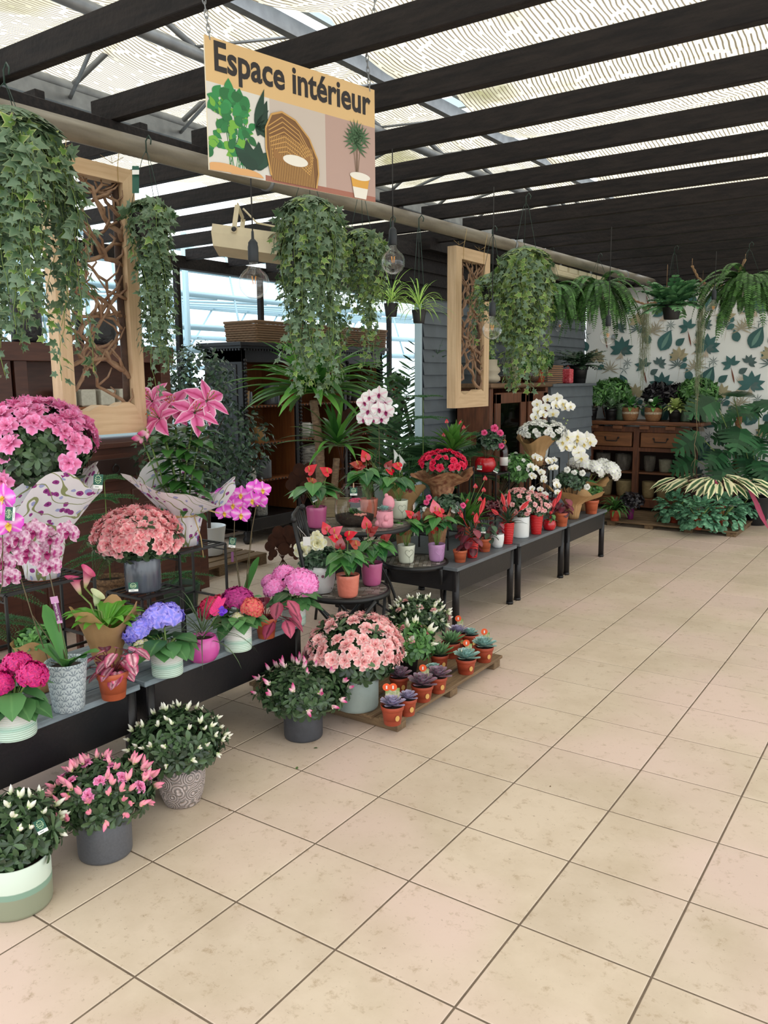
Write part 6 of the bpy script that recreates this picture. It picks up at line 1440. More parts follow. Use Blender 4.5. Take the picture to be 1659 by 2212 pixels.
for k, (x, y) in enumerate(LIL):
    p = P.L(x, y, (.04, -.02, .02, -.03, -.05)[k]); base = V((.02*math.cos(k*2), .02*math.sin(k*2), .12)); sm2.tube([base, base.lerp(p, .5)+V((0, 0, .02)), p], .0045, 7)
    d = (-FV*.8+UP*.5+RV*((-.6, 0, .5, .7, -.4)[k])).normalized(); inst(l_lily, P.root, p, basis(d.orthogonal(), d), .098, 'lily')
    for j in range(24):
        t = j/24; q = base.lerp(p, .1+.75*t)+V((0, 0, .02*math.sin(PI*t))); a = j*2.4+k; leaf(lm_, q, basis(V((math.cos(a), math.sin(a), .3)), UP), .16*(1-.3*t), .06, 'lance', .5, .25)
for (x, y) in ((305, 945), (318, 935)): p = P.L(x, y, .05); sm2.tube([V((0, 0, .15)), p*.6, p], .004, 6); o = MB(); inst(bud_p, P.root, p, basis(UP*-1, -FV), .075, 'lily_bud')
lm_.build('foliage', G_CAB, P.root); sm2.build('stem', G_STEM, P.root)
# calla in kraft paper
P = Pot('pink calla lilies in brown kraft paper between the nearest bench pots', 'potted plant', 0, 0, 0, 0, 0, 'nursery', TERRA, 'paper-wrapped gift plants', 'wrapped_calla', r=.055, h=.11, at=(-.67, .76, Z))
wrap(P, KRAFT, .06, .10, .135, .26, .12, 4, (0, -.02), seed=8, dz=.35, n=48)
b = MB(); st = MB()
for i in range(24):
    a = i*2.4; q = V((.03*math.cos(a), .03*math.sin(a), .18+.006*(i % 8))); strap(b, q, V((math.cos(a), math.sin(a), .9)), .16, .045, 1.5, 0, 6, .3, shape='lance')
b.build('foliage', G_CAL, P.root)
for (x, y, s_) in ((163, 1258, 1), (189, 1243, 1), (210, 1290, .7)):
    p = P.L(x, y, .03); b = MB(); d = (UP+RV*(-.35 if x < 180 else .25)).normalized(); M_ = basis(-FV-d*(-FV).dot(d), d)
    b.lathe([(.005, -.055*s_), (.012, -.03*s_), (.016, -.01*s_), (.022, .01*s_), (.032, .022*s_)], 14, tw=lambda a, r, z: (r, z+.018*math.cos(a)*max(0, (z+.01)/.03))); me = mesh_only(b, 'calla_flower', [mat('calla_spathe', srgb(216, 84, 138), .3, edge=[(0, srgb(190, 206, 120)), (.4, srgb(226, 170, 170)), (1, srgb(214, 70, 130))]) if s_ == 1 else mat('calla_bud', srgb(206, 214, 170), .4)]); inst(me, P.root, p, M_, 1.0, 'calla_flower')
    st.tube([V((0, 0, .1)), V((0, 0, .2)).lerp(p, .5), p-d*.055], .004, 6)
st.build('stem', G_STEM, P.root); card(P.root, P.L(288, 1268, .03), .04, .038, None, .05)
for i, (x_, y_, lab) in enumerate(((-.72, .48, 'kraft-wrapped pot at the left edge under the wire stand'), (-.92, .30, 'kraft-wrapped pot behind the patterned orchid pot'))):
    P = Pot(lab, 'potted plant', 0, 0, 0, 0, 0, 'nursery', TERRA, 'plain kraft-wrapped pots', 'kraft_wrapped_pot', r=.055, h=.11, at=(x_, y_, Z)); wrap(P, KRAFT, .06, .12, .09, .21, .1, 5, seed=i+20, dz=.2, n=48); bush(P, V((0, 0, .2)), .07, .05, G_MID, n=60)
# single pink orchid at the far left
P = Pot('pale magenta orchid with a green card at the far left edge', 'potted plant', 0, 0, 0, 0, 0, 'taper', P_WHITE, 'orchids on the slatted benches', 'potted_orchid', r=.05, h=.1, at=(-.72, .22, Z))
orchid_leaves(P, 4, .13, .05); orchid_spike(P, o_mag, V((0, 0, .09)), [(5, 1260), (6, 1180), (4, 1110)], [(8, 1075), (2, 1115), (18, 1132)], .05); card(P.root, P.L(22, 1110, .05), .05, .036, None, 1.5)
# purple orchids behind
P = Pot('magenta orchid with two spikes and yellow throats behind the mixed hydrangea', 'potted plant', 0, 0, 0, 0, 0, 'taper', P_WHITE, 'orchids on the slatted benches', 'potted_orchid', r=.05, h=.11, at=(-.68, 1.57, Z))
b = MB(); strap(b, (0, 0, .11), P.L(556, 1205)-V((0, 0, .11)), .24, .075, .2, 0, 7, .15, shape='paddle'); strap(b, (0, 0, .1), P.L(470, 1265)-V((0, 0, .1)), .12, .05, .6, 0, 6, .2, shape='paddle'); strap(b, (0, 0, .1), V((.6, .2, .5)), .12, .05, .9, 0, 6, .2, shape='paddle'); b.build('foliage', G_AN, P.root)
orchid_spike(P, o_mag, V((0, 0, .1)), [(512, 1230), (505, 1170), (507, 1110), (505, 1060)], [(486, 1070), (520, 1068), (521, 1090), (484, 1108), (520, 1112), (504, 1090)], .047)
orchid_spike(P, o_mag, V((.01, .01, .1)), [(535, 1220), (543, 1150), (552, 1100), (560, 1060)], [(552, 1055), (567, 1058), (558, 1082), (546, 1080)], .047)
card(P.root, P.L(502, 1172, .05), .034, .05, None, -.12); b = MB(); b.box(P.L(502, 1203, .045), (.012, .001, .05), 0, basis(-FV, UP)); b.build('plant_tag', mat('plum_card', srgb(104, 50, 96), .5), P.root)
# green pot norfolk pine behind
def pine(lab, at, h, r, pr=.07, ph=.12, m=TERRA, tiers=5, nb=5, grp='young norfolk pines', az=0):
    P = Pot(lab, 'potted plant', 0, 0, 0, 0, 0, 'nursery', m, grp, 'potted_norfolk_pine', r=pr, h=ph, at=at); norfolk(P.root, (0, 0, ph*.85), h, tiers, r, nb, az=az); return P
pine('small norfolk pine in a dark green plastic pot behind the middle stand', (-1.34, 1.76, .30), .30, .18, .11, .22, P_PGREEN, 3, 6)
o = MB(); [o.box((0, 0, z), (.3, .3, .02), 0, bev=.003) for z in (.01, .289)]; [o.box((x, y, .15), (.03, .03, .27), 0) for x in (-.12, .12) for y in (-.12, .12)]; o = o.build('low_plant_box', WOOD_DK); o.location = (-1.34, 1.76, 0); tag(o, 'low dark wooden plinth under the green-potted norfolk pine', 'plinth')
pine('norfolk pine with drooping tiers behind the floral-wrapped azalea', (-1.75, .85, 0), 1.12, .34, .1, .2, PBLACK, 6, 7)
pine('norfolk pine in a basket beside the lily stand', (-1.95, 1.75, .3), .62, .30, .1, .18, mat('wicker_pot', srgb(130, 100, 70), .8, noise=1, nscale=80, ncol=srgb(80, 58, 40)), 5, 7)
o = MB(); [o.box((0, 0, z), (.34, .34, .02), 0, bev=.003) for z in (.01, .29)]; [o.box((x, y, .15), (.03, .03, .27), 0) for x in (-.14, .14) for y in (-.14, .14)]; o = o.build('low_plant_box', WOOD_DK); o.location = (-1.95, 1.75, 0); tag(o, 'dark wooden plinth under the norfolk pine in the basket', 'plinth')
pine('norfolk pine whose branches show above the pink azalea tree', (-1.62, .38, 0), 1.40, .30, .1, .2, PBLACK, 7, 6)
# ============================================================ BISTRO TABLE (z .711)
Z = .712
P = Pot('red anthurium in a glossy rose-pink mug pot, left on the mosaic table', 'potted plant', 683, 1142, Z, 46, 46, 'mug', P_ROSE, 'anthuriums in rose-pink pots', 'potted_anthurium')
anthurium(P, P.L(680, 1065), .13, [(668, 1018, A_RED), (708, 1021, A_RED, -.02), (676, 1042, A_ORG)], A_RED, 14, .10, sz=.045); card(P.root, P.L(679, 1078, .05), .035, .035, None, .5)
q = root('glass_terrarium', 'large clear glass jar terrarium with a pink kalanchoe on the mosaic table', 'terrarium', atz(765, 1140, Z)+AWAY*.115, 0); kt = mpp(q.location); R = 44*kt; H = 85*kt*1.02
b = MB(); b.lathe([(R*.72, .0015), (R*.93, H*.12), (R, H*.38), (R*.96, H*.62), (R*.78, H*.85), (R*.58, H*.95), (R*.56, H), (R*.54, H*.99)], 36); b.build('glass_jar', JARG, q)
b = MB(); b.lathe([(R*.69, .004), (R*.90, H*.12), (R*.95, H*.24), (R*.6, H*.27), (.0001, H*.30)], 28); b.build('soil', SOIL, q)
b = MB()
for i in range(160): a = R_.uniform(0, 6.28); r_ = R*.85*R_.random()**.5; strap(b, (r_*math.cos(a), r_*math.sin(a), H*.24), rdir(.1, 1), .03, .003, 2, 0, 3)
b.build('moss', mat('dry_moss', srgb(110, 100, 52), .9, var=.4, col2=srgb(70, 92, 44)), q)
b = MB(); [leaf(b, (.02*math.cos(i), .02*math.sin(i), H*.3), basis(rdir(.2, .9), UP), .045, .035, 'round', .3) for i in range(20)]; b.build('foliage', G_MID, q)
for i in range(11): a = i*2.4; inst(r_pink, q, V((.026*math.cos(a)*(i/11+.3), .026*math.sin(a)*(i/11+.3), H*.56+.008*(i % 3))), None, .021, 'flower')
b = MB(); [b.blob((R*.5+R_.uniform(-.03, .03), -.03+R_.uniform(-.03, .03), H*.29), R_.uniform(.004, .008), 0, 6, 4) for _ in range(40)]; b.build('pink_pebbles', mat('pink_pebble', srgb(226, 150, 140), .8), q)
card(q, -FV*R*.85+V((0, 0, H*.82)), .045, .05); b = MB(); b.box(-FV*R*.9+V((0, 0, H*.97)), (.005, .004, .03), 0); b.build('clothes_peg', WOOD_PALE, q)
P = Pot('anthurium in a coral pot half hidden behind the glass jar', 'potted plant', 802, 1118, Z, 34, 40, 'mug', P_CORAL, 'anthuriums in coral pots', 'potted_anthurium', group=None) if False else Pot('anthurium in a coral pot half hidden behind the glass jar', 'potted plant', 797, 1120, Z, 40, 42, 'mug', P_CORAL, 'anthuriums in coral pots', 'potted_anthurium')
anthurium(P, P.L(790, 1030), .13, [(775, 1005, A_ORG), (790, 990, A_RED), (772, 1012, A_DRED)], A_RED, 16, .10, sz=.045)
P = Pot('red anthurium in a cream heart pot on the right of the mosaic table', 'potted plant', 863, 1122, Z, 38, 41, 'mug', P_CREAM, 'anthuriums in heart pots', 'potted_anthurium')
anthurium(P, P.L(855, 1048), .12, [(846, 1020, A_RED), (862, 1008, A_RED), (838, 1008, A_DRED), (882, 1058, A_DRED)], A_RED, 16, .09, sz=.042)
def heart(P, m, fx=.35):
    d = (-FV+RV*fx); d.z = 0; d.normalize(); b = MB(); M_ = basis(UP, d); c = d*P.R*.93+UP*P.H*.6; pts = []
    for i in range(25): t = 2*PI*i/24; pts.append(c+M_ @ V((.0011*16*math.sin(t)**3*P.R*28, .0011*(13*math.cos(t)-5*math.cos(2*t)-2*math.cos(3*t)-math.cos(4*t))*P.R*28, .001)))
    b.tube(pts, .0011, 4, cap=False); b.tube([pts[12], pts[12]-UP*P.H*.2+RV*.005, pts[12]-UP*P.H*.35], .001, 4); b.build('heart_relief', m, P.root)
HG = mat('heart_line', srgb(120, 124, 108), .5); heart(P, HG)
q = root('figurine_planter', 'matt pink bear-shaped planter with a grey-green succulent on the mosaic table', 'planter', atz(832, 1140, Z)+AWAY*.035, 0); kk = mpp(q.location); u = 18*kk
b = MB(); b.blob((0, 0, u*1.15), (u*1.0, u*1.0, u*.95), 0, 18, 12); b.blob((-u*.55, -u*.6, u*.45), (u*.45, u*.5, u*.45)); b.blob((u*.45, -u*.7, u*.45), (u*.45, u*.5, u*.45)); b.blob((-u*.75, -u*.25, u*1.2), (u*.3, u*.4, u*.45)); b.blob((u*.6, -u*.6, u*1.2), (u*.3, u*.4, u*.45)); b.lathe([(u*.9, 0), (u*1.0, u*.3), (u*.95, u*1.9), (u*.85, u*1.95), (u*.8, u*1.8), (.001, u*1.75)], 20); b.build('body', P_PINKM, q)
b = MB(); cc = RIGHT*u*.45+AWAY*u*.6; b.blob(cc+V((0, 0, u*2.75)), (u*.75, u*.7, u*.95), 0, 16, 10); b.blob(cc+V((-u*.2, -u*.2, u*3.7)), (u*.28, u*.2, u*.28)); b.build('head', P_PINKM, q)
b = MB(); rosette(b, (0, 0, u*1.85), u*1.15, 30); b.build('succulent', G_SUC3, q)
o = MB()
for (c_, d_) in (((0, 0, .01), (.16, .12, .02)), ((0, -.06, .06), (.16, .012, .12)), ((0, .06, .06), (.16, .012, .12)), ((-.08, 0, .06), (.012, .12, .12)), ((.08, 0, .06), (.012, .12, .12))): o.box(c_, d_, 0)
o = o.build('wooden_crate', mat('grey_brown_wood', srgb(150, 134, 104), .8, noise=.6, nscale=10, ncol=srgb(116, 100, 76), stretch=(1, 1, 8))); o.location = atz(728, 1118, Z)+AWAY*.08; o.rotation_euler.z = .6; tag(o, 'small grey-brown wooden crate behind the glass jar on the mosaic table', 'crate')
P = Pot('white pot with a leafy plant at the back of the mosaic table', 'potted plant', 830, 1100, Z, 48, 52, 'taper', P_SAGE, 'plants behind the mosaic table', 'potted_plant'); sp_ = [(P.L(815+20*math.cos(i*2.4), 1010-16*math.sin(i*1.9)), V((math.cos(i*2.4), math.sin(i*2.4), .8)), .13, .055) for i in range(10)]; bigleaves(P, G_AN, sp_)
# ============================================================ CHAIR SEATS (z .451)
Z = .452
P = Pot('cream roses in a white pot with mauve dots on the near mosaic seat', 'potted plant', 693, 1284, Z, 62, 60, 'belly', None, 'plants on the mosaic chair seats', 'potted_rose')
P.pot.data.materials[0] = mat('white_dotted_glaze', srgb(216, 216, 216), .3); b = MB()
for i in range(26):
    a = i*2.4; z_ = P.H*(.2+.75*((i*.37) % 1)); d = V((math.cos(a), math.sin(a), 0)); cc = d*(P.R*(.84+.17*min(1, z_/P.H*1.4)))+UP*z_; M_ = basis(UP, d); r_ = .004+.005*((i*.61) % 1); b.add([cc+M_ @ V((r_*math.cos(t), r_*math.sin(t), .0015)) for t in [2*PI*j/12 for j in range(12)]], [tuple(range(12))], 0, None, False)
b.build('dots', mat('mauve_dot', srgb(122, 72, 92), .4), P.root)
c = P.L(690, 1210); bush(P, c, .10, .07, G_DARK, n=110, L=.04, W=.02, whorl=5, shape='ovate')
for (x, y, s_) in ((652, 1188, .052), (686, 1172, .056), (684, 1156, .03)): inst(r_cream, P.root, P.L(x, y, .06), basis(UP, (-FV+UP*.5).normalized()), s_, 'rose')
P = Pot('red anthurium in a coral crackle pot at the front of the near mosaic seat', 'potted plant', 751, 1293, Z, 52, 50, 'mug', P_CORAL, 'anthuriums in coral pots', 'potted_anthurium')
anthurium(P, P.L(750, 1210), .10, [(706, 1146, A_RED), (722, 1152, A_PINK, .02), (752, 1158, A_RED), (730, 1165, A_RED, .03), (735, 1180, A_DRED, .05), (770, 1178, A_ORG)], A_RED, 18, .085, sz=.045)
P = Pot('red anthurium in a rose-pink pot at the right of the near mosaic seat', 'potted plant', 803, 1267, Z, 48, 50, 'mug', P_ROSE, 'anthuriums in rose-pink pots', 'potted_anthurium')
anthurium(P, P.L(808, 1185), .10, [(792, 1135, A_RED), (830, 1165, A_DRED), (800, 1150, A_DRED)], A_RED, 18, .085, sz=.045)
P = Pot('cream heart pot with bare anthurium stalks on the far mosaic seat', 'potted plant', 878, 1218, Z, 39, 40, 'mug', P_CREAM, 'anthuriums in heart pots', 'potted_anthurium')
anthurium(P, P.L(876, 1140), .10, [(888, 1113, A_RED), (900, 1118, A_DRED)], A_RED, 14, .08, sz=.042); heart(P, HG)
P = Pot('lilac heart pot with a deep red anthurium on the far mosaic seat', 'potted plant', 944, 1214, Z, 38, 38, 'mug', P_LILAC, 'anthuriums in heart pots', 'potted_anthurium')
anthurium(P, P.L(945, 1130), .10, [(952, 1108, A_RED), (960, 1122, A_DRED), (938, 1145, A_RED), (940, 1100, A_PINK)], A_RED, 16, .08, sz=.05); heart(P, mat('lilac_line', srgb(206, 170, 206), .3))
# ============================================================ YUCCA
q = root('yucca', 'tall two-stemmed yucca with a thick scaly trunk behind the mosaic table', 'plant', (-1.62, 3.72, 0)); d0 = depth(q.location)
def yl(x, y, dp=0): return atd(x, y, d0-dp)-q.location
b = pot_mb('taper', .17, .30); b.build('pot', P_SAGE, q); b = MB(); b.lathe([(.0001, .27), (.15, .265)], 20); b.build('soil', SOIL, q)
TRK = mat('scaly_trunk', srgb(150, 122, 96), .8, noise=.8, nscale=24, ncol=srgb(104, 80, 62), stretch=(1, 1, 2.5), bump=.8, bscale=30)
def trunk(pts, r0, r1):
    b = MB(); n = 46; P_ = []
    for i in range(n+1):
        t = i/n*(len(pts)-1); k = min(int(t), len(pts)-2); P_.append(V(pts[k]).lerp(V(pts[k+1]), t-k))
    b.tube(P_, [(r0+(r1-r0)*i/n)*(1+(.06 if i % 2 else -.03)) for i in range(n+1)], 12); b.build('trunk', TRK, q)
trunk([(0, 0, .26), yl(694, 1080), yl(690, 960), yl(677, 865)], .042, .032); trunk([(.06, .02, .26), yl(722, 1060), yl(727, 990)], .03, .026)
crown_straps(q, yl(676, 850), 84, .74, .080, .95, G_YUC, -.12, .98, 'leaf_crown', 10); crown_straps(q, yl(729, 965), 40, .50, .048, .9, G_YUC, -.05, .98, 'leaf_crown', 8)
# ============================================================ GREY-TOPPED BENCHES, FRONT ROW
Z = ZB+.001
def rex(P, cx, cy, m, n=14, L=.065, W=.055, sx=28, sy=22):
    sp_ = []
    for i in range(n): a = i*2.4; qq = P.L(cx+sx*math.cos(a)*(.4+.6*(i % 4)/3), cy-sy*math.sin(i*1.7)); qq += AWAY*.04*math.sin(a); sp_.append((qq, V((math.cos(a), math.sin(a), -.4)), L, W))
    bigleaves(P, m, sp_, shape='round', sm=mat('red_stem', srgb(110, 40, 50), .6), droop=.3)
P = Pot('dark red begonia in a terracotta pot, first on the grey-topped benches', 'potted plant', 995, 1216, Z, 32, 27, 'nursery', TERRA, GP['r1'], 'potted_begonia'); rex(P, 1012, 1163, G_BRN, 16)
P = Pot('bromeliad with red bracts in a red ribbed pot behind the first begonia', 'potted plant', 1021, 1206, Z, 30, 46, 'taper', P_RED, GP['r1'], 'potted_bromeliad')
VR = mat('red_bract', srgb(200, 24, 36), .3, var=.15)
def vriesea(P, tips, L=.16, n=26):
    crown_straps(P.root, (0, 0, P.H*.85), n, L, .016, 1.1, G_DARK, .25, .98)
    for (x, y) in tips:
        t = P.L(x, y, .02); b = MB(); base = V((0, 0, P.H)); d = (t-base).normalized(); b.tube([base, base.lerp(t, .6)], .002, 5); p0 = base.lerp(t, .55); M_ = basis(d, -FV)
        leaf(b, p0, M_, (t-p0).length*1.05, .032, 'ovate', .05, .3); leaf(b, p0, Matrix.Rotation(1.2, 3, d) @ M_, (t-p0).length, .022, 'ovate', .05, .3); b.build('flower_spike', VR, P.root)
vriesea(P, [(985, 1090), (1030, 1108), (1048, 1075)], .12)
P = Pot('dark-leaved plant with a green card in a terracotta pot on the grey bench', 'potted plant', 1048, 1193, Z, 32, 29, 'nursery', TERRA, GP['r1'], 'potted_begonia'); rex(P, 1052, 1147, G_DARK, 12, .055, .04, 24, 14); card(P.root, P.L(1044, 1145, .05), .034, .045)
P = Pot('small dark plant in a small white pot left of the red ribbed one', 'potted plant', 1076, 1184, Z, 28, 30, 'belly', P_WHITE, GP['r1'], 'potted_plant'); rex(P, 1072, 1140, G_BRN, 9, .05, .03, 18, 12)
P = Pot('red-spiked bromeliad in a red ribbed pot left of the white pot', 'potted plant', 1098, 1176, Z, 29, 47, 'taper', P_RED, GP['r1'], 'potted_bromeliad'); vriesea(P, [(1084, 1066), (1100, 1062), (1062, 1100), (1143, 1082), (1088, 1092)], .17, 34)
P = Pot('pale pink azalea in a plain white pot on the middle grey bench', 'potted plant', 1127, 1163, Z, 38, 46, 'cyl', P_WHITE, GP['r1'], 'potted_azalea'); c = P.L(1125, 1090); bush(P, c, .13, .10, n=150, L=.035, W=.013); scatter(P, b_salm2, c, .14, .11, 66, .021, .026, -.4)
P = Pot('pale pink azalea in a red ribbed pot on the middle grey bench', 'potted plant', 1160, 1155, Z, 30, 43, 'taper', P_RED, GP['r1'], 'potted_azalea'); c = P.L(1158, 1095); bush(P, c, .09, .09, n=100, L=.03, W=.012); scatter(P, b_salm2, c, .1, .095, 44, .02, .025, -.3); vriesea(P, [(1158, 1062), (1172, 1068), (1184, 1070)], .1, 10)
P = Pot('tiny plant in a crimson bear-shaped pot on the middle grey bench', 'potted plant', 1188, 1146, Z, 28, 22, 'bowl', P_REDG, GP['r1'], 'potted_plant'); rex(P, 1188, 1118, G_MID, 8, .04, .03, 10, 8); vriesea(P, [(1190, 1104), (1200, 1076), (1213, 1060)], .08, 8)
P = Pot('wine-red begonia in a terracotta pot with a white sticker, far grey bench', 'potted plant', 1215, 1138, Z, 32, 30, 'nursery', TERRA, GP['r1'], 'potted_begonia'); rex(P, 1212, 1090, G_BRN, 16, .07, .06, 24, 14)
P = Pot('yellow-white rose bush in a wide-flared kraft paper wrap, far grey bench', 'potted plant', 0, 0, 0, 0, 0, 'nursery', TERRA, 'paper-wrapped gift plants', 'wrapped_rose', r=.065, h=.12, at=atz(1240, 1122, Z)+AWAY*.05); wrap(P, KRAFT, .068, .125, .24, .24, .1, 3, (-.02, -.02), seed=31, dz=.35)
c = P.L(1232, 1040); bush(P, c, .12, .09, G_DARK, n=120, L=.035, W=.02, whorl=5, shape='ovate'); [inst(r_white, P.root, P.L(x, y, .08), basis(UP, -FV), .03, 'rose') for x, y in ((1240, 1022), (1258, 1022), (1268, 1052), (1225, 1015))]
P = Pot('terracotta pot under the brown paper at the right end of the far grey bench', 'potted plant', 1280, 1111, Z, 32, 30, 'nursery', TERRA, GP['r1'], 'potted_plant'); bush(P, P.L(1282, 1062), .08, .05, G_MID, n=60)
P = Pot('white hydrangea in kraft paper at the far right corner of the grey benches', 'potted plant', 0, 0, 0, 0, 0, 'nursery', TERRA, 'paper-wrapped gift plants', 'wrapped_hydrangea', r=.085, h=.16, at=(-.56, 5.87, Z)); wrap(P, KRAFT, .09, .17, .24, .27, .12, 4, (.0, .0), seed=17, dz=.30)
hydrangea(P, [(1325, 1010, 23, h_whi), (1290, 1006, 22, h_whi), (1262, 1000, 22, h_whi, -.05), (1245, 995, 20, h_whi, -.1), (1308, 1000, 18, h_whi, -.08)], nleaf=12, Ls=.13)
# ---------- back row on small stands
def bstand(lab, at, h): return stand(lab, (at[0], at[1], ZB), .24, .24, h, 0, False, grp='black wire plant stands on the grey benches')
bstand('wire stand under the crimson azalea in flower-printed paper', (-.82, 3.78), .31)
P = Pot('crimson azalea in flower-printed brown paper on a wire stand', 'potted plant', 0, 0, 0, 0, 0, 'nursery', TERRA, 'paper-wrapped gift plants', 'wrapped_azalea', r=.075, h=.14, at=(-.82, 3.78, ZB+.315)); wrap(P, KRAFT2, .082, .12, .225, .215, .10, 4, (.0, .0), seed=5, dz=.36)
c = P.L(957, 1003); bush(P, c, .14, .08, n=170, L=.035, W=.014); scatter(P, b_red, c, .15, .09, 60, .027, .030, -.1)
P = Pot('cream rose and anthurium bunch in patterned kraft paper left of the red pots', 'potted plant', 0, 0, 0, 0, 0, 'nursery', TERRA, 'paper-wrapped gift plants', 'wrapped_rose', r=.05, h=.1, at=(-.66, 3.44, Z)); wrap(P, KRAFT2, .055, .14, .10, .30, .1, 4, seed=41, dz=.35, n=48)
c = P.L(968, 1095); bush(P, c, .10, .07, G_DARK, n=70, L=.035, W=.018); [inst(r_white, P.root, P.L(x, y, .07), basis(UP, -FV), s_, 'rose') for x, y, s_ in ((980, 1098, .035), (918, 1100, .02), (925, 1108, .016))]; [inst(r_pink, P.root, P.L(x, y, .07), basis(UP, -FV), .022, 'rose') for x, y in ((926, 1075), (921, 1085), (1000, 1092))]
bstand('wire stand under the slender red anthurium', (-1.0, 4.25), .52)
P = Pot('slender green anthurium with small red flowers on a wire stand above the crimson azalea', 'potted plant', 0, 0, 0, 0, 0, 'nursery', PBLACK, 'anthuriums on the grey benches', 'potted_anthurium', r=.07, h=.13, at=(-1.0, 4.25, ZB+.525))
crown_straps(P.root, (0, 0, .12), 40, .27, .045, .5, mat('fresh_green_leaf', srgb(84, 134, 56), .3, var=.3, trans=.15), .35, .99, shape='lance'); st = MB()
for (x, y) in ((965, 912), (995, 915), (980, 935), (1002, 925), (958, 942), (985, 950)): p = P.L(x, y, .05); inst(A_RED, P.root, p, basis(UP, -FV), .032, 'flower'); st.tube([(0, 0, .12), p*.5+V((0, 0, .08)), p], .002, 4)
st.build('stem', G_STEM, P.root)
P = Pot('bushy anthurium with little red flowers in the middle of the grey bench', 'potted plant', 0, 0, 0, 0, 0, 'nursery', TERRA, 'anthuriums on the grey benches', 'potted_anthurium', r=.06, h=.11, at=(-.78, 4.05, Z))
crown_straps(P.root, (0, 0, .1), 46, .30, .042, .6, mat('fresh_green_leaf', srgb(84, 134, 56), .3), .25, .99, shape='lance'); st = MB()
for (x, y) in ((1027, 1052), (1037, 1080), (1010, 1085), (1045, 1060), (1020, 1110), (1033, 1130), (1048, 1035)): p = P.L(x, y, .06); inst(A_RED, P.root, p, basis(UP, -FV), .035, 'flower'); st.tube([(0, 0, .1), p*.5+V((0, 0, .08)), p], .002, 4)
st.build('stem', G_STEM, P.root)
bstand('wire stand under the gift jar and red bowl', (-.92, 4.72), .44)
P = Pot('pink rose bush in a red cellophane-bright bowl on a wire stand', 'potted plant', 0, 0, 0, 0, 0, 'bowl', P_REDG, GP['r1'], 'potted_rose', r=.085, h=.12, at=(-.95, 4.70, ZB+.445)); c = P.L(1058, 955); bush(P, c, .10, .09, G_DARK, n=110, L=.035, W=.02, whorl=5, shape='ovate')
[inst(r_pink, P.root, P.L(x, y, .07), basis(UP, (-FV+UP*.3).normalized()), s_, 'rose') for x, y, s_ in ((1068, 925, .034), (1080, 936, .032), (1046, 935, .028), (1083, 963, .026))]
b = MB(); q = root('wine_bottle', 'dark wine bottle with a gold ring seal standing on the wire stand', 'bottle', (-.84, 4.82, ZB+.445)); b.lathe([(.030, 0), (.034, .006), (.034, .17), (.028, .2), (.013, .225), (.012, .285), (.014, .288), (.014, .3), (.001, .3)], 20); b.build('glass', mat('dark_wine_glass', srgb(40, 8, 14), .08, spec=.8), q)
b = MB(); b.lathe([(.0345, .05), (.0345, .12)], 20); b.build('label', TAGW, q); b = MB(); dd = -FV; b.tube([V((0, 0, .245))+basis(UP, -FV) @ V((.014*math.cos(t), .014*math.sin(t), .013)) for t in [2*PI*i/12 for i in range(13)]], .003, 5, cap=False); b.build('gold_seal', mat('gold_foil', srgb(206, 150, 60), .3, metal=.8), q)
P = Pot('planted glass jar with two green cards in front of the red bowl', 'terrarium', 0, 0, 0, 0, 0, 'belly', JARG, GP['r1'], 'planted_jar', r=.08, h=.16, at=(-.78, 4.48, Z), part='glass_jar'); bush(P, V((0, 0, .17)), .08, .06, G_BRN, n=60); [card(P.root, P.L(x, y, .04), .04, .036, None, r_) for x, y, r_ in ((1036, 1010, -.1), (1072, 1016, -.5))]
bstand('wire stand under the white azalea in kraft paper', (-.87, 5.52), .42)
P = Pot('white azalea in kraft paper on a wire stand below the tall white orchid', 'potted plant', 0, 0, 0, 0, 0, 'nursery', TERRA, 'paper-wrapped gift plants', 'wrapped_azalea', r=.08, h=.13, at=(-.87, 5.52, ZB+.425)); wrap(P, KRAFT, .085, .13, .17, .25, .12, 5, seed=6, dz=.3)
c = P.L(1172, 935); bush(P, c, .17, .08, n=150, L=.035, W=.014); scatter(P, b_white, c, .19, .095, 62, .03, .035, -.1)
bstand('wire stand under the tall white orchid', (-.95, 5.86), .46)
P = Pot('tall white orchid with green buds on a wire stand in front of the grey boards', 'potted plant', 0, 0, 0, 0, 0, 'taper', P_WHITE, 'white orchids on the grey benches', 'potted_orchid', r=.06, h=.12, at=(-.95, 5.86, ZB+.465)); orchid_leaves(P, 4, .16, .05)
orchid_spike(P, o_white, V((0, 0, .1)), [(1188, 960), (1190, 920), (1195, 885), (1180, 870)], [(1160, 872), (1162, 888), (1178, 880), (1173, 895), (1183, 862), (1156, 900)], .05); orchid_spike(P, o_white, V((.01, 0, .1)), [(1196, 960), (1200, 910), (1208, 870)], [(1203, 860), (1215, 872), (1200, 875), (1222, 880), (1195, 893), (1232, 878)], .055)
for i, (x, y) in enumerate(((1218, 904), (1226, 908), (1223, 915))): inst(bud_w, P.root, P.L(x, y), basis(-UP, FV), .03, 'bud')
P = Pot('large white orchid with cream throats behind the kraft rose wrap', 'potted plant', 0, 0, 0, 0, 0, 'taper', P_WHITE, 'white orchids on the grey benches', 'potted_orchid', r=.06, h=.12, at=(-.88, 5.38, Z)); orchid_leaves(P, 4, .16, .05)
orchid_spike(P, o_white, V((0, 0, .1)), [(1230, 1060), (1228, 1010), (1228, 960)], [(1226, 945), (1248, 950), (1240, 965), (1262, 960), (1250, 978), (1222, 965), (1268, 948), (1256, 990)], .065); orchid_spike(P, o_white, V((.01, 0, .1)), [(1248, 1060), (1252, 1010), (1245, 950)], [(1247, 942), (1275, 955), (1215, 955)], .06)
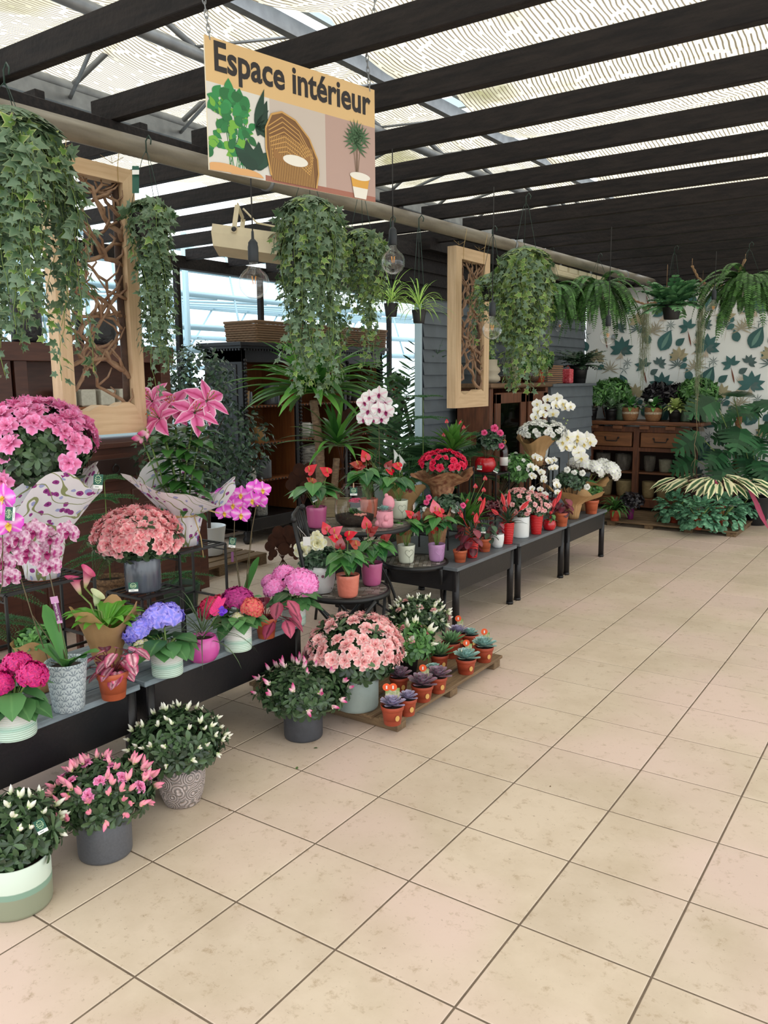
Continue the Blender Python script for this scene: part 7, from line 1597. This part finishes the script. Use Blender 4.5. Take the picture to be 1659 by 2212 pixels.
P = Pot('white dendrobium orchid with masses of small blooms behind the pink azaleas', 'potted plant', 0, 0, 0, 0, 0, 'nursery', TERRA, 'white orchids on the grey benches', 'potted_orchid', r=.06, h=.12, at=(-.82, 4.88, Z))
for sx_ in (0, 1):
    pts = [(1175-25*sx_+20, 1080), (1165+8*sx_, 1040), (1180-30*sx_, 990+10*sx_)]; orchid_spike(P, o_white, V((.01*sx_, 0, .1)), pts, [(1178+R_.uniform(-34, 34), 985+i*8+R_.uniform(-6, 6)) for i in range(11)], .03, stake=False)
crown_straps(P.root, (0, 0, .1), 14, .3, .025, .6, G_MID, .4, .95, shape='lance')
P = Pot('green-white leafy plant with small white flowers behind the wine bottle', 'potted plant', 0, 0, 0, 0, 0, 'nursery', TERRA, GP['r1'], 'potted_plant', r=.06, h=.12, at=(-1.05, 4.98, Z)); c = P.L(1115, 1015); bush(P, c, .13, .13, G_MID, n=150, L=.05, W=.02, shape='ovate'); scatter(P, b_white, c, .13, .13, 12, .022, .05)
pine('norfolk pine reaching up in front of the slim twig frame', (-1.30, 4.30, 0), 1.33, .34, .1, .2, PBLACK, 7, 6, az=.3)
pine('norfolk pine spreading between the rose and the white azalea', (-1.33, 5.15, 0), .98, .40, .1, .2, PBLACK, 5, 7)
pine('norfolk pine with long flat branches left of the grey boards', (-1.55, 3.98+.5, 0), .95, .45, .1, .2, PBLACK, 4, 7)
# blush orchid by the ladder + white calla
P = Pot('blush white orchid with purple lips beside the old step ladder', 'potted plant', 0, 0, 0, 0, 0, 'taper', P_WHITE, None, 'potted_orchid', r=.06, h=.13, at=(-1.32, 3.42, Z+.02)); orchid_leaves(P, 5, .2, .07)
orchid_spike(P, o_blush, V((0, 0, .12)), [(822, 1040), (822, 960), (820, 900), (812, 850)], [(800, 858), (822, 852), (788, 870), (798, 888), (820, 884), (835, 870), (806, 905), (826, 905), (790, 905), (812, 870), (836, 890)], .062)
o = MB(); o.box((0, 0, .22), (.22, .26, .44), 0, bev=.006); o = o.build('plant_plinth', M_BLACK); o.location = (-1.33, 3.42, 0.0); tag(o, 'black box plinth under the blush orchid left of the grey bench', 'plinth')
bpy.data.objects[P.root.name].location.x = -1.33
P = Pot('white calla in pale kraft paper next to the crimson azalea', 'potted plant', 0, 0, 0, 0, 0, 'nursery', TERRA, 'paper-wrapped gift plants', 'wrapped_calla', r=.06, h=.12, at=(-1.05, 3.62, Z)); wrap(P, KRAFT, .065, .3, .16, .44, .1, 4, (.0, .0), seed=51, dz=.3, n=48)
b = MB(); p = P.L(868, 1000); M_ = basis(-FV, (UP+RV*.2).normalized()); b.lathe([(.004, -.07), (.010, -.04), (.016, 0), (.034, .03)], 14, tw=lambda a, r, z: (r, z+.03*math.cos(a)*max(0, z/.03))); me = mesh_only(b, 'calla_flower', [F_WHITE]); inst(me, P.root, p, M_, 1, 'calla_flower'); inst(me, P.root, P.L(855, 985), M_, .8, 'calla_flower'); b = MB(); b.tube([(0, 0, .12), p-V((0, 0, .06))], .004, 6); b.build('stem', G_STEM, P.root); crown_straps(P.root, (0, 0, .1), 12, .35, .06, .5, G_AN, .5, .95, shape='lance')
# ============================================================ HANGING PLANTS
HP = 'hanging ivy baskets under the pipe'
def hang(label, loc, cat='hanging plant', group=HP, pot=(.11, .12), m=PBLACK, zt=2.70, x_to=None, name='hanging_ivy', kind='taper', hook=True):
    q = root(name, label, cat, loc, 0, group); r_, h_ = pot
    b = pot_mb(kind, r_, h_, 24); b.build('pot', m, q); b = MB(); b.lathe([(.0001, h_*.9), (r_*.88, h_*.88)], 16); b.build('soil', SOIL, q)
    b = MB(); top = V((0, 0, zt-loc[2])) if x_to is None else V(x_to)-V(loc)
    for k in range(3): a = k*2.094; b.tube([(r_*math.cos(a), r_*math.sin(a), h_), (r_*.2*math.cos(a)+top.x, r_*.2*math.sin(a)+top.y, top.z-.06), top-V((0, 0, .03))], .0018, 4)
    b.tube([top-V((0, 0, .04)), top+V((.0, 0, .01)), top+V((.02, 0, .03)), top+V((.035, 0, .01)), top+V((.03, 0, -.01))], .0035, 6); b.build('hanger', mat('dark_green_wire', srgb(34, 60, 52), .4), q)
    return q
def hp(px, py, dep, h=.12): p = atd(px, py, dep); return (p.x, p.y, p.z)
q = hang('huge trailing variegated ivy filling the upper left corner', hp(28, 420, 2.95), pot=(.13, .14), zt=2.72); ivy(q, (0, 0, .18), 62, .74, .26, .052, frac=.12, top=280, step=.028)
q = hang('dark trailing ivy just right behind the large twig frame', hp(326, 520, 3.75), pot=(.09, .11)); ivy(q, (0, 0, .13), 28, .78, .10, .042, frac=.05, top=120, step=.026)
b = MB(); b.box(atd(293, 388, 3.6)-q.location, (.03, .001, .12), 0, basis(-FV, UP)); b.box(atd(293, 372, 3.59)-q.location, (.03, .001, .02), 1, basis(-FV, UP)); b.build('plant_tag', [TAGG, TAGW], q)
q = hang('long trailing variegated ivy in the middle, below the sign, over the yucca', hp(668, 525, 4.0), pot=(.095, .12)); ivy(q, (0, 0, .14), 48, .82, .17, .046, frac=.14, top=220, step=.028)
q = hang('lighter green ivy basket touching the right side of the middle ivy', hp(782, 570, 4.5), pot=(.08, .10)); ivy(q, (0, 0, .12), 28, .6, .13, .042, frac=.35, top=150, step=.026)
q = hang('yellow-green ivy basket hung from a hook right of the slim twig frame', hp(1133, 610, 5.6), pot=(.10, .12), zt=2.84); ivy(q, (0, 0, .14), 46, .80, .22, .056, frac=.45, top=150, step=.03)
q = hang('dim ivy basket behind the slim twig frame', hp(1062, 650, 6.0), pot=(.09, .11), zt=2.7); ivy(q, (0, 0, .12), 18, .4, .16, .04, frac=.3, top=90, step=.026)
for (x, y, lab) in ((845, 672, 'striped spider plant in a small black hanging pot, the left one'), (905, 686, 'striped spider plant in a small black hanging pot, the right one')):
    q = hang(lab, hp(x, y+12, 5.1), group='spider plants in small black hanging pots', pot=(.046, .08), name='hanging_spider_plant', zt=2.6, m=PBLACK); crown_straps(q, (0, 0, .07), 46, .27, .011, 2.0, G_SPID, .05, .98, n2=9)
FE = 'boston ferns hung near the wallpapered wall'
for (x, y, dep, L, n, lab) in ((1290, 648, 8.0, .52, 62, 'wide boston fern hanging left of the wallpaper'), (1612, 640, 7.4, .50, 96, 'big boston fern hanging at the far right edge'), (1186, 655, 7.6, .36, 40, 'dark boston fern partly hidden behind the yellow-green ivy')):
    q = hang(lab, hp(x, y, dep), group=FE, pot=(.12, .14), m=P_WHITE, name='hanging_fern', zt=2.8, kind='bowl'); fern(q, (0, 0, .13), n, L*1.3, .05, 2.4, nn=32, lo=-.45, lw=.22)
q = hang('blue-green blechnum-like fern in a black hanging pot in front of the wallpaper', hp(1450, 690, 7.6), group=None, pot=(.09, .13), name='hanging_fern', zt=2.8)
b = MB()
for i in range(64):
    a = i*2.4; e = R_.uniform(.15, 2.4); frond(b, V((math.cos(a)*.03, math.sin(a)*.03, .11)), V((math.cos(a), math.sin(a), e)), .34*R_.uniform(.7, 1.1), .08, .8, 0, 7, lw=.34, shape='lance', sw=.5)
b.build('foliage', mat('glossy_blue_green_leaf', srgb(70, 124, 84), .3, var=.35, col2=srgb(120, 170, 120), trans=.15), q)
MOSS = mat('spanish_moss', srgb(150, 158, 128), .9, var=.2)
def moss(lab, x, y0, y1, Yw, w, n):
    top = aty(x, y0, Yw); L = top.z-aty(x, y1, Yw).z; q = root('spanish_moss', lab, 'hanging plant', (top.x, top.y, top.z-L), 0, 'grey-green spanish moss strands'); b = MB()
    for i in range(n):
        xo, yo = R_.gauss(0, w*.4), R_.gauss(0, w*.4); l = L*R_.uniform(.4, 1.0)*(1-min(.5, abs(xo)/w*.3)); pts = []
        for k in range(10): pts.append((xo*(.5+.5*min(1, k/4))+R_.uniform(-.008, .008), yo*.6+R_.uniform(-.008, .008), L-l*k/9))
        b.tube(pts, .0016, 3)
        for k in range(1, 10, 1):
            p = V(pts[k]); b.tube([p, p+V((R_.uniform(-.03, .03), R_.uniform(-.02, .02), -.025))], .0011, 3)
    b.build('strands', MOSS, q); b = MB(); b.tube([(0, 0, L), (0, 0, L+.04), (0.0, 0, 2.75-top.z+L)], .0015, 4); b.tube([(-.03, 0, L-.02), (0, 0, L+.02), (.03, 0, L-.02)], .006, 5); b.build('hanger', G_BROWNSTEM, q)
moss('grey-green spanish moss strand, left of the black-potted fern', 1395, 664, 862, 8.1, .07, 46); moss('longer spanish moss strand, right of the black-potted fern', 1517, 625, 900, 8.0, .06, 52)
b = MB(); p = aty(1500, 900, 8.1); pts = [aty(x, y, 8.05) for x, y in ((1508, 850), (1504, 900), (1506, 930), (1500, 960), (1502, 990), (1498, 1022))]; q = root('aerial_root', 'pale dangling root hanging in front of the sideboard corner', 'hanging plant', pts[-1]); b.tube([v-q.location for v in pts], .003, 5)
for k in range(2, 6): v = pts[k-1]-q.location; b.tube([v, v+V((.03*(-1)**k, 0, -.05)), v+V((.04*(-1)**k, 0, -.09))], .002, 4)
b.build('root', mat('pale_root', srgb(150, 130, 100), .8), q)
# ============================================================ BACKGROUND PLANTS
q = root('ficus_tree', 'small-leaved dark ficus between the buffet and the black cabinet', 'plant', (-3.2, 3.75, .11)); pot_mb('taper', .15, .26).build('pot', P_WHITE, q); b = MB()
for c_, r_, n in ((V((-.02, -.05, 1.5)), .34, 900), (V((.1, .3, 1.0)), .32, 500), (V((.15, .05, .75)), .34, 400)):
    for p, nr in ell_pts(n, c_, r_, r_, r_*1.15, -.9, .25, .4): leaf(b, p, basis((nr*.5+rdir(-.9, -.1)).normalized(), nr+UP*.3), .062, .028, 'ovate', .3, .2)
b.build('foliage', G_DARK, q); b = MB(); b.tube([(0, 0, .2), (.02, 0, .7), (-.02, -.02, 1.4)], [.016, .012, .006], 8); [b.tube([(0, 0, .6+.08*k), V((.02, 0, .7+.08*k))+rdir(.2, .8)*.3], .004, 5) for k in range(10)]; b.build('trunk', BARK, q)
q = root('ficus_tree', 'dark bushy ficus at the left edge behind the pink azalea tree', 'plant', (-2.25, .55, 0)); pot_mb('taper', .15, .3).build('pot', PBLACK, q); b = MB()
for p, nr in ell_pts(900, V((0, .2, 1.35)), .32, .4, .36, -.9, .25, .4): leaf(b, p, basis((nr*.5+rdir(-.9, -.1)).normalized(), nr+UP*.3), .06, .028, 'ovate', .3, .2)
b.build('foliage', G_DARK, q); b = MB(); b.tube([(0, 0, .25), (0, .1, 1.3)], .014, 8); b.build('trunk', BARK, q)
q = root('ficus_tree', 'dark leafy plant filling the gap behind the lilies', 'plant', (-1.98, 2.28, 0)); pot_mb('taper', .14, .28).build('pot', PBLACK, q); b = MB()
for p, nr in ell_pts(700, V((-.05, .15, 1.12)), .28, .34, .28, -.9, .25, .4): leaf(b, p, basis((nr*.5+rdir(-.9, -.1)).normalized(), nr+UP*.3), .06, .03, 'ovate', .3, .2)
b.build('foliage', G_DARK, q); b = MB(); b.tube([(0, 0, .25), (0, .1, 1.1)], .012, 8); b.build('trunk', BARK, q)
PG = 'palms in front of the grey boards'
q = root('potted_palm', 'tall kentia palm left of the pale blue trim', 'palm', (-2.2, 5.3, 0), 0, PG); pot_mb('taper', .18, .35).build('pot', PBLACK, q); palm(q, (0, 0, .35), 9, 1.75, .28, droop=.6, lo=4.5, nn=24, lw=.05)
q = root('potted_palm', 'broad palm with fanned leaflets in front of the grey boards', 'palm', (-1.42, 4.68, 0), 0, PG); pot_mb('taper', .17, .33).build('pot', PBLACK, q); palm(q, (0, 0, .82), 11, .55, .24, droop=.9, lo=.8, nn=20, lw=.06); b = MB(); b.tube([(0, 0, .3), (0, 0, .8)], .02, 8); b.build('trunk', BARK, q)
RL = Matrix.Rotation(math.radians(-20), 3, 'Z')
def lad(z, dx=0): f = z/1.45; return V((lx, ly, 0))+RL @ V((dx, -.30*(1-f)-(.02 if z < 1.4 else 0), z+.013))
for i, (z, dx, lab) in enumerate(((1.45, .04, 'little leafy plant in a red pot on the top of the step ladder'), (1.05, .02, 'peace-lily-like plant in a red pot on the upper step'), (.70, .03, 'small plant in a red pot on the middle step'), (.35, -.02, 'small plant in a red pot on the lowest step'))):
    P = Pot(lab, 'potted plant', 0, 0, 0, 0, 0, 'nursery', TERRAD, 'little red pots on the step ladder', 'potted_plant', r=.055, h=.10, at=lad(z, dx)); bush(P, V((0, 0, .15)), .10, .07, G_MID, n=26, L=.05, W=.025, shape='ovate')
    if z == 1.05: inst(A_PINK if False else mesh_only((lambda bb: (leaf(bb, (0, 0, 0), basis(UP, -FV), 1, .8, 'ovate', .1, .2), bb)[1])(MB()), 'flower', [F_WHITE]), P.root, V((.02, -.03, .2)), None, .06, 'flower')
# ivy topiary trunks on the slab
for (y_, lab) in ((5.72, 'ivy topiary with a bare stem behind the slim frame'), (6.48, 'yellow-green ivy topiary on a thick bare stem on the slab')):
    P = Pot(lab, 'potted plant', 0, 0, 0, 0, 0, 'nursery', TERRAD, 'ivy topiaries on the slab', 'ivy_topiary', r=.07, h=.12, at=(-1.50, y_+.05, 1.598)); b = MB(); b.tube([(0, 0, .1), (.005, 0, .3), (0, 0, .48)], .018, 8); b.build('trunk', BARK, P.root); ivy(P.root, (0, 0, .52), 16, .30, .2, .05, frac=.6, top=120, step=.026); bush(P, V((0, 0, .17)), .10, .07, G_MID, n=26, L=.05, W=.022, shape='ovate', stems=False)
P = Pot('small leafy plant in a red-brown pot at the end of the slab', 'potted plant', 0, 0, 0, 0, 0, 'nursery', TERRAD, None, 'potted_plant', r=.07, h=.13, at=(-1.38, 6.72, 1.598)); bush(P, V((0, 0, .2)), .13, .11, G_MID, n=60, L=.05, W=.02, shape='ovate')
P = Pot('bushy zz plant in a black pot on the grey counter', 'potted plant', 0, 0, 0, 0, 0, 'nursery', PBLACK, None, 'potted_plant', r=.11, h=.20, at=(-1.42, 7.93, 1.581)); b = MB()
for i in range(44): a = i*2.4; frond(b, V((0, 0, .18)), V((math.cos(a), math.sin(a), R_.uniform(.3, 1.8))), .36*R_.uniform(.7, 1.1), .07, .9, 0, 9, lw=.25, shape='ovate', sw=.6)
b.build('foliage', G_DARK, P.root)
# on the sideboard
TOPZ = .06+1.069
def sb(x): return (-.88+x, 8.5, TOPZ)
SG = 'plants along the sideboard top'
def sbp(lab, x, m, r_, h_, kind='nursery', y=8.5, grp=SG, name='potted_plant'): return Pot(lab, 'potted plant', 0, 0, 0, 0, 0, kind, m, grp, name, r=r_, h=h_, at=(-.88+x, y, TOPZ))
P = sbp('feathery green plant in a black pot at the left end of the sideboard top', -.58, PBLACK, .075, .15); bush(P, V((0, 0, .26)), .15, .14, G_MID, n=150, L=.04, W=.014)
P = sbp('pale-leaved plant in a black pot, second from left on the sideboard', -.34, PBLACK, .075, .14); crown_straps(P.root, (0, 0, .13), 20, .16, .04, 1.2, mat('silvery_leaf', srgb(120, 150, 116), .4, var=.2), .1, .95, shape='ovate')
BK = mat('woven_basket_band', srgb(160, 118, 80), .8, edge=[(0, srgb(160, 116, 78)), (.5, srgb(156, 112, 76)), (.55, srgb(214, 200, 176)), (.66, srgb(214, 200, 176)), (.7, srgb(150, 108, 72)), (1, srgb(160, 116, 78))], noise=.6, nscale=80, ncol=srgb(110, 76, 48))
P = sbp('round-leaved plant in a banded woven basket, left one', -.10, BK, .10, .16, 'belly'); crown_straps(P.root, (0, 0, .15), 22, .15, .06, 1.4, G_AN, .0, .95, shape='ovate')
P = sbp('round-leaved plant in a banded woven basket, right one', .17, BK, .10, .16, 'belly'); crown_straps(P.root, (0, 0, .15), 22, .15, .06, 1.4, G_AN, .0, .95, shape='ovate'); inst(h_whi, P.root, V((-.02, -.05, .24)), None, .03, 'flower')
LG = mat('pale_cream_lime_leaf', srgb(196, 212, 140), .4, var=.2, trans=.25)
P = sbp('cream-lime caladium in a black pot on the sideboard', .42, PBLACK, .08, .14); crown_straps(P.root, (0, 0, .13), 34, .16, .06, 1.6, LG, .05, .97, shape='ovate')
P = sbp('cream-lime caladium in a black pot at the right of the sideboard', .66, PBLACK, .08, .14, y=8.46); crown_straps(P.root, (0, 0, .13), 28, .15, .05, 1.6, LG, .05, .97, shape='ovate')
for (x_, lab, m_, rr_) in ((-.42, 'wide dark green plant at the back left of the sideboard', G_MID, .22), (.14, 'black-green curly plant at the back middle of the sideboard', mat('almost_black_leaf', srgb(30, 26, 32), .4, var=.4), .14), (.36, 'black-green curly plant right of its twin', mat('almost_black_leaf', srgb(30, 26, 32), .4, var=.4), .13), (.60, 'wide green plant at the back right of the sideboard', G_MID, .22)):
    P = sbp(lab, x_, PBLACK, .08, .15, y=8.74, grp='plants at the back of the sideboard'); bush(P, V((0, 0, .30)), rr_, rr_*.85, m_, n=int(900*rr_), L=.07, W=.02, whorl=5, shape='lance')
for (x_, lab) in ((-.25, 'pale ribbed planter with a plant at the sideboard back'), (.50, 'green ribbed glass planter between the caladiums'), (.83, 'green netted pot at the right end of the sideboard')):
    plainpot(lab, (-.88+x_ if x_ < .8 else -.88+.75, 8.66 if x_ < .8 else 8.6, TOPZ), .07, .2, 'cyl', mat('pale_green_ribbed_glaze', srgb(110, 138, 112), .4, noise=.6, nscale=50, ncol=srgb(150, 172, 146)), 'pale green planters on the sideboard')
# monstera, stromanthe, cascade plants
q = root('monstera', 'tall monstera on a coir pole right of the sideboard', 'plant', (.45, 8.55, 0)); pot_mb('taper', .17, .32).build('pot', PBLACK, q); b = MB(); st = MB(); dq = depth(q.location)
for i, (x, y, s_, d_) in enumerate(((1545, 880, .40, (-.5, -.6, -.3)), (1512, 955, .36, (-.7, -.5, -.5)), (1600, 940, .42, (.1, -.8, -.5)), (1500, 1005, .32, (-.8, -.3, -.5)), (1565, 1015, .34, (0, -.7, -.9)), (1585, 870, .34, (.3, -.5, .2)), (1640, 880, .36, (.6, -.5, -.2)), (1640, 1010, .32, (.5, -.7, -.6)), (1560, 990, .30, (-.3, -.8, -.5)), (1625, 960, .30, (.6, -.3, -.6)), (1610, 1000, .3, (.2, -.6, -.8)), (1650, 930, .34, (.8, -.3, -.3)))):
    dp = .12*((i*7) % 5)/4; p = atd(x, y-14, dq-.1-dp)-q.location; d = V(d_).normalized(); monstera(b, p, basis(d, -FV*.8+UP*.7), s_*.98, 0, 6, .3); st.tube([(0, .0, .3), p*.5+V((0, .05, .15)), p], .005, 6)
for i in range(16): a = i*2.4; p = V((.34*math.cos(a), .12*math.sin(a)+.05, .5+.055*i)); monstera(b, p, basis(V((math.cos(a), -.5, -.3)), -FV+UP*.6), .22, 0, 5, .3)
b.build('foliage', G_MON, q); st.build('stem', G_STEM, q); b = MB(); pz = atd(1597, 905, dq)-q.location
b.tube([(pz.x+.006*math.cos(k*1.3), .05+.006*math.sin(k*1.3), .3+(pz.z+.02-.3)*k/40) for k in range(41)], [.032+.004*math.sin(k*1.9) for k in range(41)], 10); b.build('coir_pole', mat('coir', srgb(150, 108, 72), .9, noise=.7, nscale=60, ncol=srgb(110, 74, 48), bump=.6), q)
q = root('stromanthe', 'stromanthe with cream, green and pink striped leaves on the far pallet', 'plant', (.12, 8.10, .06)); pot_mb('nursery', .12, .2).build('pot', TERRAD, q); b = MB(); st = MB()
for i in range(46):
    a = i*2.4; rr_ = R_.uniform(.05, .42); p = V((rr_*math.cos(a)*1.15, rr_*math.sin(a)*.6, .50-.35*rr_*rr_+R_.uniform(-.04, .04))); leaf(b, p, basis(V((math.cos(a), math.sin(a)*.7-.2, -.15)), UP-FV*.6), .29, .078, 'lance', .4, .12); st.tube([(0, 0, .15), p], .003, 4)
b.build('foliage', G_STR, q); st.build('stem', mat('maroon_stem', srgb(96, 26, 40), .5), q); b = MB()
for (x, y, x2, y2) in ((1560, 1075, 1548, 1045), (1610, 1040, 1645, 1110), (1625, 1075, 1652, 1128)): p = atd(x, y, depth(q.location)-.2)-q.location; p2 = atd(x2, y2, depth(q.location)-.2)-q.location; leaf(b, p, basis(p2-p, -FV), (p2-p).length*1.3, .05, 'lance', 0, .2)
b.build('pink_leaf', mat('magenta_leaf_back', srgb(176, 40, 84), .4), q)
for i, (x, y, rx) in enumerate(((1458, 1130, .20), (1510, 1145, .21), (1562, 1142, .22), (1600, 1125, .15))):
    P = Pot(['bushy blue-green fern in a terracotta pot, left of the four on the far pallet', 'bushy blue-green fern in a terracotta pot, second of the four on the far pallet', 'tallest blue-green fern in a terracotta pot, third on the far pallet', 'bushy blue-green fern at the right end of the far pallet'][i], 'potted plant', x, y, .061, 22, 24, 'nursery', TERRAD, 'blue-green ferns on the far pallet', 'potted_fern')
    b = MB(); c_ = V((0, 0, .16))
    for p, nr in ell_pts(130, c_, rx, rx*.8, .16 if i != 2 else .20, -.8, .3, .3): frond(b, p, (nr+UP*.2).normalized(), .085, .035, 1.2, 0, 5, lw=.45, shape='round')
    b.build('foliage', G_BLUEFERN, P.root); b = MB(); [b.tube([(0, 0, P.H*.8), V((rx*.5*math.cos(k), rx*.5*math.sin(k), .24))], .003, 4) for k in range(9)]; b.build('stem', G_STEM, P.root)
P = Pot('arching green fern in a terracotta pot left under the sideboard', 'potted plant', 1330, 1126, .061, 24, 24, 'nursery', TERRAD, None, 'potted_fern'); crown_straps(P.root, (0, 0, P.H*.8), 44, .26, .03, 1.9, G_FERN, .1, .97, shape='lance')
P = Pot('dark little plant in a bright purple pot under the sideboard', 'potted plant', 1363, 1122, .061, 17, 26, 'taper', P_MAUVE, None, 'potted_plant'); bush(P, V((0, 0, .2)), .13, .10, mat('almost_black_leaf', srgb(30, 26, 32), .4, var=.4), n=60, L=.04, W=.018)
# fallen leaf and small debris on the tiles
for i, (x, y, s_) in enumerate(((678, 1615, .022), (640, 1662, .02), (500, 1750, .014), (546, 1580, .012), (1188, 1700, .01), (1064, 1292, .012), (600, 1570, .012))):
    o = MB(); leaf(o, (0, 0, 0), basis(V((math.cos(i*2), math.sin(i*2), 0)), UP), s_, s_*.6, 'ovate', -.2, .3); o = o.build('fallen_leaf', mat('fallen_leaf_green', srgb(84, 110, 60), .5) if i < 2 else mat('dry_leaf', srgb(110, 84, 56), .8)); o.location = atz(x, y, .0015); tag(o, ['green fallen leaf on the tiles in front of the charcoal pot', 'green fallen leaf scrap at a tile joint left of centre', 'dry leaf scrap on the tile joint right of the embossed pot', 'dry leaf scrap beside the charcoal pot', 'dry speck on the open tiles at right of centre', 'dry leaf scrap on the tiles by the middle grey bench legs', 'dry leaf scrap between charcoal pot and pallet'][i], 'leaf', 'fallen leaves on the tiles')
